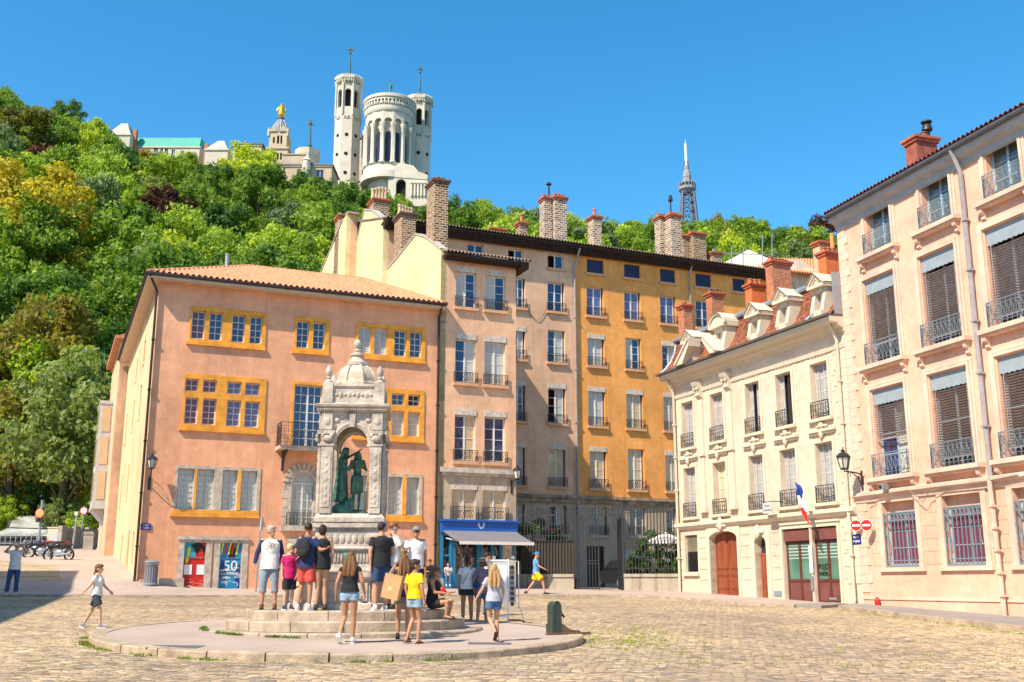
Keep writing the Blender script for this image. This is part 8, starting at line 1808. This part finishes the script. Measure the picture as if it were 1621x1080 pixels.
person(gpos(655, 1019, .125), 1.5, 150, 'dark haired girl in a bright yellow t-shirt and pale denim shorts', dict(kl=(-.08, -.08, .5), al=(-.09, -.02, .08), kr=(.1, -.1, .52), ar=(.12, .1, .1), el=(-.22, .06, 1.14), wl=(-.26, .02, .9), er=(.22, .02, 1.14), wr=(.2, -.06, .9)), top=dict(m=YELT, sleeve=.55, hem=.92), bottom=dict(m=DEN, len=.38, flare=.03, name='denim_shorts'), hair=dict(m=HB1, style='plait'), shoes=dict(m=LEAT, kind='sandal'), skin=SK2, fem=True, face=-50)
# --- seated woman on the steps
SIT = dict(sit=1, pelvis=(0, .0, .12), waist=(0, -.0, .3), chest=(0, -.04, .47), shc=(0, -.06, .6), neck=(0, -.07, .68), head=(0, -.11, .79), hl=(-.09, -.02, .1), kl=(-.1, -.42, .16), al=(-.1, -.4, -.27), hr=(.09, -.02, .1), kr=(.1, -.43, .18), ar=(.1, -.36, -.27), sl=(-.17, -.06, .59), el=(-.21, -.16, .36), wl=(-.12, -.38, .34), sr=(.17, -.06, .59), er=(.21, -.16, .36), wr=(.1, -.42, .36))
p = at(684, 960, 23.2); t_ = person((p.x, p.y, 1.07), 1.64, 68, 'seated woman with a brown bob and black sleeveless top on the right step end', dict(SIT, al=(-.1, -.4, -.13), ar=(.1, -.36, -.13)), top=dict(m=BTEE, sleeve=0, name='sleeveless_top'), bottom=dict(m=BTEE, len=.62, flare=.02, name='skirt'), hair=dict(m=HB2, style='bob', glasses=True), shoes=dict(m=DSH, kind='sandal'), skin=SK2, fem=True)
p = at(700, 936, 23.1); o = MB(); o.ell((0, 0, 0), (.08, .04, .1), 12, 8); o = o.build('handbag', SRED, None, True); o.location = p; tag(o, 'small red handbag on the lap of the woman sitting on the steps', 'handbag')
# --- women by the display board
def strap(t, J, mb): s = MB(); s.tube([(-.1, .1, 1.42), (-.0, .135, 1.25), (.13, .13, 1.02)], .008, 5); s.tube([(-.1, .1, 1.42), (-.1, -.05, 1.46), (-.04, -.14, 1.3)], .008, 5); s.build('bag_strap', LEAT, t)
person(gpos(739, 991, .0), 1.68, 182, 'woman in white t-shirt and black shorts seen from behind, left of the hat wearer', dict(kl=(-.1, -.01, .49), al=(-.11, .0, .08)), top=dict(m=WTEE, sleeve=.4, hem=.9), bottom=dict(m=BLKS, len=.36, flare=.04), hair=dict(m=HB1, style='pony', glasses=False), shoes=dict(m=LEAT, kind='sandal'), skin=SK2, fem=True, extra=strap)
def bag2(t, J, mb): b = MB(); b.ell((.14, .12, 1.05), (.1, .045, .09), 12, 8); p = b.build('shoulder_bag', cl('blue shoulder bag', (.015, .05, .13)), t, True); s = MB(); s.tube([(-.08, .03, 1.46), (.06, .11, 1.3), (.14, .12, 1.18)], .014, 6); s.build('strap', cl('dark red strap', (.15, .02, .06)), p)
person(gpos(763, 992, .0), 1.62, 172, 'person in straw hat with red band, blue floral top and shoulder bag', dict(kl=(-.1, -.05, .5), kr=(.09, .02, .5), ar=(.1, .16, .12)), top=dict(m=FLOR, sleeve=.5, hem=.84), bottom=dict(m=DEND, len=.5, flare=.02), hair=dict(m=HB2, style='bob', hat=cl('straw hat', (.62, .5, .34)), band=cl('pink red band', (.55, .03, .1))), shoes=dict(m=LEAT, kind='sandal'), skin=SK2, fem=True, face=30, extra=bag2)
person(gpos(771, 975, .0), 1.76, 110, 'dark haired man in a white shirt behind the straw hat', None, top=dict(m=WTEE, sleeve=.5, hem=.84), bottom=dict(m=DEND, len=1.9), hair=dict(m=HB1, style='short'), shoes=dict(m=DSH), skin=SK1)
person(gpos(781, 1016, .125), 1.42, 196, 'girl with long dark blonde hair, pale grey t-shirt and denim shorts', dict(kl=(-.1, -.08, .5), al=(-.1, -.02, .08), kr=(.08, -.06, .52), ar=(.03, .28, .22), el=(-.22, .06, 1.14), wl=(-.2, .02, .92), er=(.28, .02, 1.17), wr=(.38, -.06, .98)), top=dict(m=GRYT, sleeve=.5, hem=.9), bottom=dict(m=DEND, len=.42, flare=.03, name='denim_shorts'), hair=dict(m=HBL, style='long'), shoes=dict(m=LEAT, kind='sandal'), skin=SK1, fem=True, toes={'r': (0, -.6, -.8)}, face=0)
# --- walkers and people further off
person(gpos(849, 943), 1.78, 82, 'man striding right in blue cap, blue t-shirt and yellow shorts', dict(kl=(-.1, -.28, .55), al=(-.1, -.36, .1), kr=(.09, .12, .52), ar=(.1, .42, .14), el=(-.22, -.14, 1.16), wl=(-.2, -.34, 1.06), er=(.24, .12, 1.16), wr=(.22, -.02, .98), head=(0, -.03, 1.605)), top=dict(m=BLUT, sleeve=.5, hem=.86), bottom=dict(m=YELS, len=.72, flare=.06), hair=dict(m=HB1, style='cap', cap=cl('blue cap', (.05, .18, .5))), shoes=dict(m=DSH, sole=DSH), skin=SK1, toes={'r': (0, -.85, -.5), 'l': (0, -.95, .25)}, face=-20)
person(gpos(149, 995), 1.4, 88, 'ponytailed girl in white t-shirt and dark shorts walking right near the left edge', dict(kl=(-.08, -.14, .52), al=(-.08, -.2, .09), kr=(.09, .14, .5), ar=(.09, .36, .1), el=(-.2, .12, 1.16), wl=(-.22, .3, .98), er=(.2, -.1, 1.15), wr=(.22, -.26, 1.0)), top=dict(m=WTEE, sleeve=.45, hem=.88), bottom=dict(m=cl('dark grey shorts', (.05, .055, .07)), len=.75, flare=.04), hair=dict(m=HB2, style='plait'), shoes=dict(m=cl('grey shoe', (.25, .23, .25))), skin=SK3, fem=True, toes={'r': (0, -.9, -.35)})
def phone2(t, J, mb): b = MB(); b.box(-.08, .08, -.3, -.28, 1.62, 1.7); b.build('phone', WHT, t)
person(gpos(19, 942, .07), 1.86, 20, 'person in white t-shirt and jeans holding up a phone at the left edge', dict(el=(-.34, -.06, 1.4), wl=(-.13, -.24, 1.62), er=(.34, -.06, 1.4), wr=(.13, -.24, 1.62), kl=(-.14, -.02, .5), al=(-.18, .03, .08), kr=(.1, -.04, .5)), top=dict(m=WTEE, sleeve=.5, hem=.82), bottom=dict(m=cl('blue jeans', (.03, .08, .2)), len=1.92, name='jeans'), hair=dict(m=HB1, style='short'), shoes=dict(m=GRYT), skin=SK1, extra=phone2)
SIT2 = dict(SIT); SIT2.update(al=(-.1, -.42, -.3), ar=(.1, -.42, -.3))
w_ = FA.w(FA.uz(680, 905, -.4)[0], -.42); person((w_.x, w_.y, gz(w_.x, w_.y) + .5), 1.7, 10, 'dark haired person in black sitting at the wall left of the blue shop', SIT2, top=dict(m=BTEE, sleeve=.5), bottom=dict(m=BLKS, len=1.9, name='trousers'), hair=dict(m=HB1, style='short', glasses=True), shoes=dict(m=DSH), skin=SK2)
mb = MB(); mb.box(-.5, .6, -.2, .2, 0, .47); o = mb.build('stone_block', STONEW); o.location = (w_.x, w_.y + .05, gz(w_.x, w_.y) + .07); o.rotation_euler = (0, 0, FA.az); tag(o, 'low stone seat against the wall under the seated person in black', 'seat')
w_ = FA.w(.42, -.5); person((w_.x, w_.y, gz(w_.x, w_.y) + .5), 1.45, 5, 'child in a pale t-shirt sitting on the blue shop step', SIT2, top=dict(m=GRYT, sleeve=.5), bottom=dict(m=DEND, len=1.9, name='jeans'), hair=dict(m=HB1, style='bob'), shoes=dict(m=WSH), skin=SK1)
mb = MB(); mb.box(-.3, .35, -.18, .2, 0, .44); o = mb.build('shop_step_block', BLU2); o.location = (w_.x, w_.y + .08, gz(w_.x, w_.y) + .07); o.rotation_euler = (0, 0, FA.az); tag(o, 'teal blue block beneath the child sitting by the shop', 'seat')
# ---------------------------------------------------------------- bronze group inside the pavilion
S0 = 2.0
def bronze(loc, H, yaw, pose, drape_):
    t = person(loc, H, yaw, 'x', pose, bodymat=COPB, hair=dict(m=COPB, style='long' if drape_ == 'robe' else 'bob'), fem=False, girth=.95)
    t.name = 'bronze_figure'; del t['label']; del t['category']; t.parent = Fo; t.scale = (t.scale[0] / SXY, t.scale[1] / SXY, t.scale[2] / SZ * 1.04); mb = MB()
    if drape_ == 'robe':
        mb.tube([(0, 0, 1.38), (0, 0, 1.1), (0, .02, .8), (.02, .04, .45), (.04, .06, .15)], [.15, .15, .19, .23, .27], 14); mb.tube([(.1, .05, 1.3), (.16, .1, .8), (.2, .14, .3)], [.08, .1, .07], 8); mb.tube([(-.12, -.03, 1.2), (-.16, -.04, .7), (-.18, .0, .2)], [.06, .08, .07], 8)
        meshobj('robe', remesh(mb, .02, 2), COPB, t)
    else:
        mb.ell((0, 0, .9), (.19, .15, .16), 14, 9); mb.tube([(-.05, -.02, .85), (-.06, -.03, .5)], [.14, .12], 12); mb.tube([(.07, .02, .85), (.09, .0, .45)], [.13, .1], 12); mb.tube([(.1, .1, .95), (.14, .12, .5)], [.06, .03], 8); meshobj('loincloth', remesh(mb, .02, 2), COPB, t)
    return t
bronze((-.26, .05, S0 + .16), 1.3, 75, dict(er=(.2, -.18, 1.5), wr=(.18, -.42, 1.62), el=(-.2, -.12, 1.16), wl=(-.14, -.32, 1.1), head=(0, -.1, 1.58)), 'robe')
bronze((.1, .0, S0 + .1), 1.3, 185, dict(head=(0, -.1, 1.56), neck=(0, -.03, 1.48), el=(-.26, -.08, 1.16), wl=(-.1, -.22, 1.3), er=(.26, -.08, 1.16), wr=(.1, -.22, 1.3), kl=(-.08, -.12, .52), al=(-.06, .02, .08), kr=(.1, .0, .49)), 'cloth')
mb = MB(); mb.ell((-.2, .05, S0 + .05), (.3, .28, .17), 14, 8); mb.ell((.12, 0, S0 + .02), (.28, .26, .1), 14, 8); mb.ell((-.12, -.1, S0 + .16), (.14, .1, .16), 10, 7); mb.ell((-.02, -.12, S0 + .2), (.08, .08, .14), 10, 7); mb.tube([(-.02, -.05, S0 + .2), (-.06, -.08, S0 + .45)], [.04, .01], 6); mb.ell((-.3, -.1, S0 + .1), (.18, .14, .14), 10, 7)
meshobj('bronze_rock', remesh(mb, .02, 1), COPB, Fo)

# the pedestal was modelled a little too tall: close it up
def lower(o):
    for c in [q for q in sc.objects if q.parent == o]:
        if c.name.split('.')[0] in ('step', 'platform', 'basin', 'water'): continue
        f = lambda z: z if z < .84 else z - .19 * (z - .84) / .49 if z < 1.33 else z - .19
        if c.type == 'EMPTY': c.location.z = f(c.location.z); continue
        for v in c.data.vertices: v.co.z = f(v.co.z)
        lower(c)
lower(Fo)
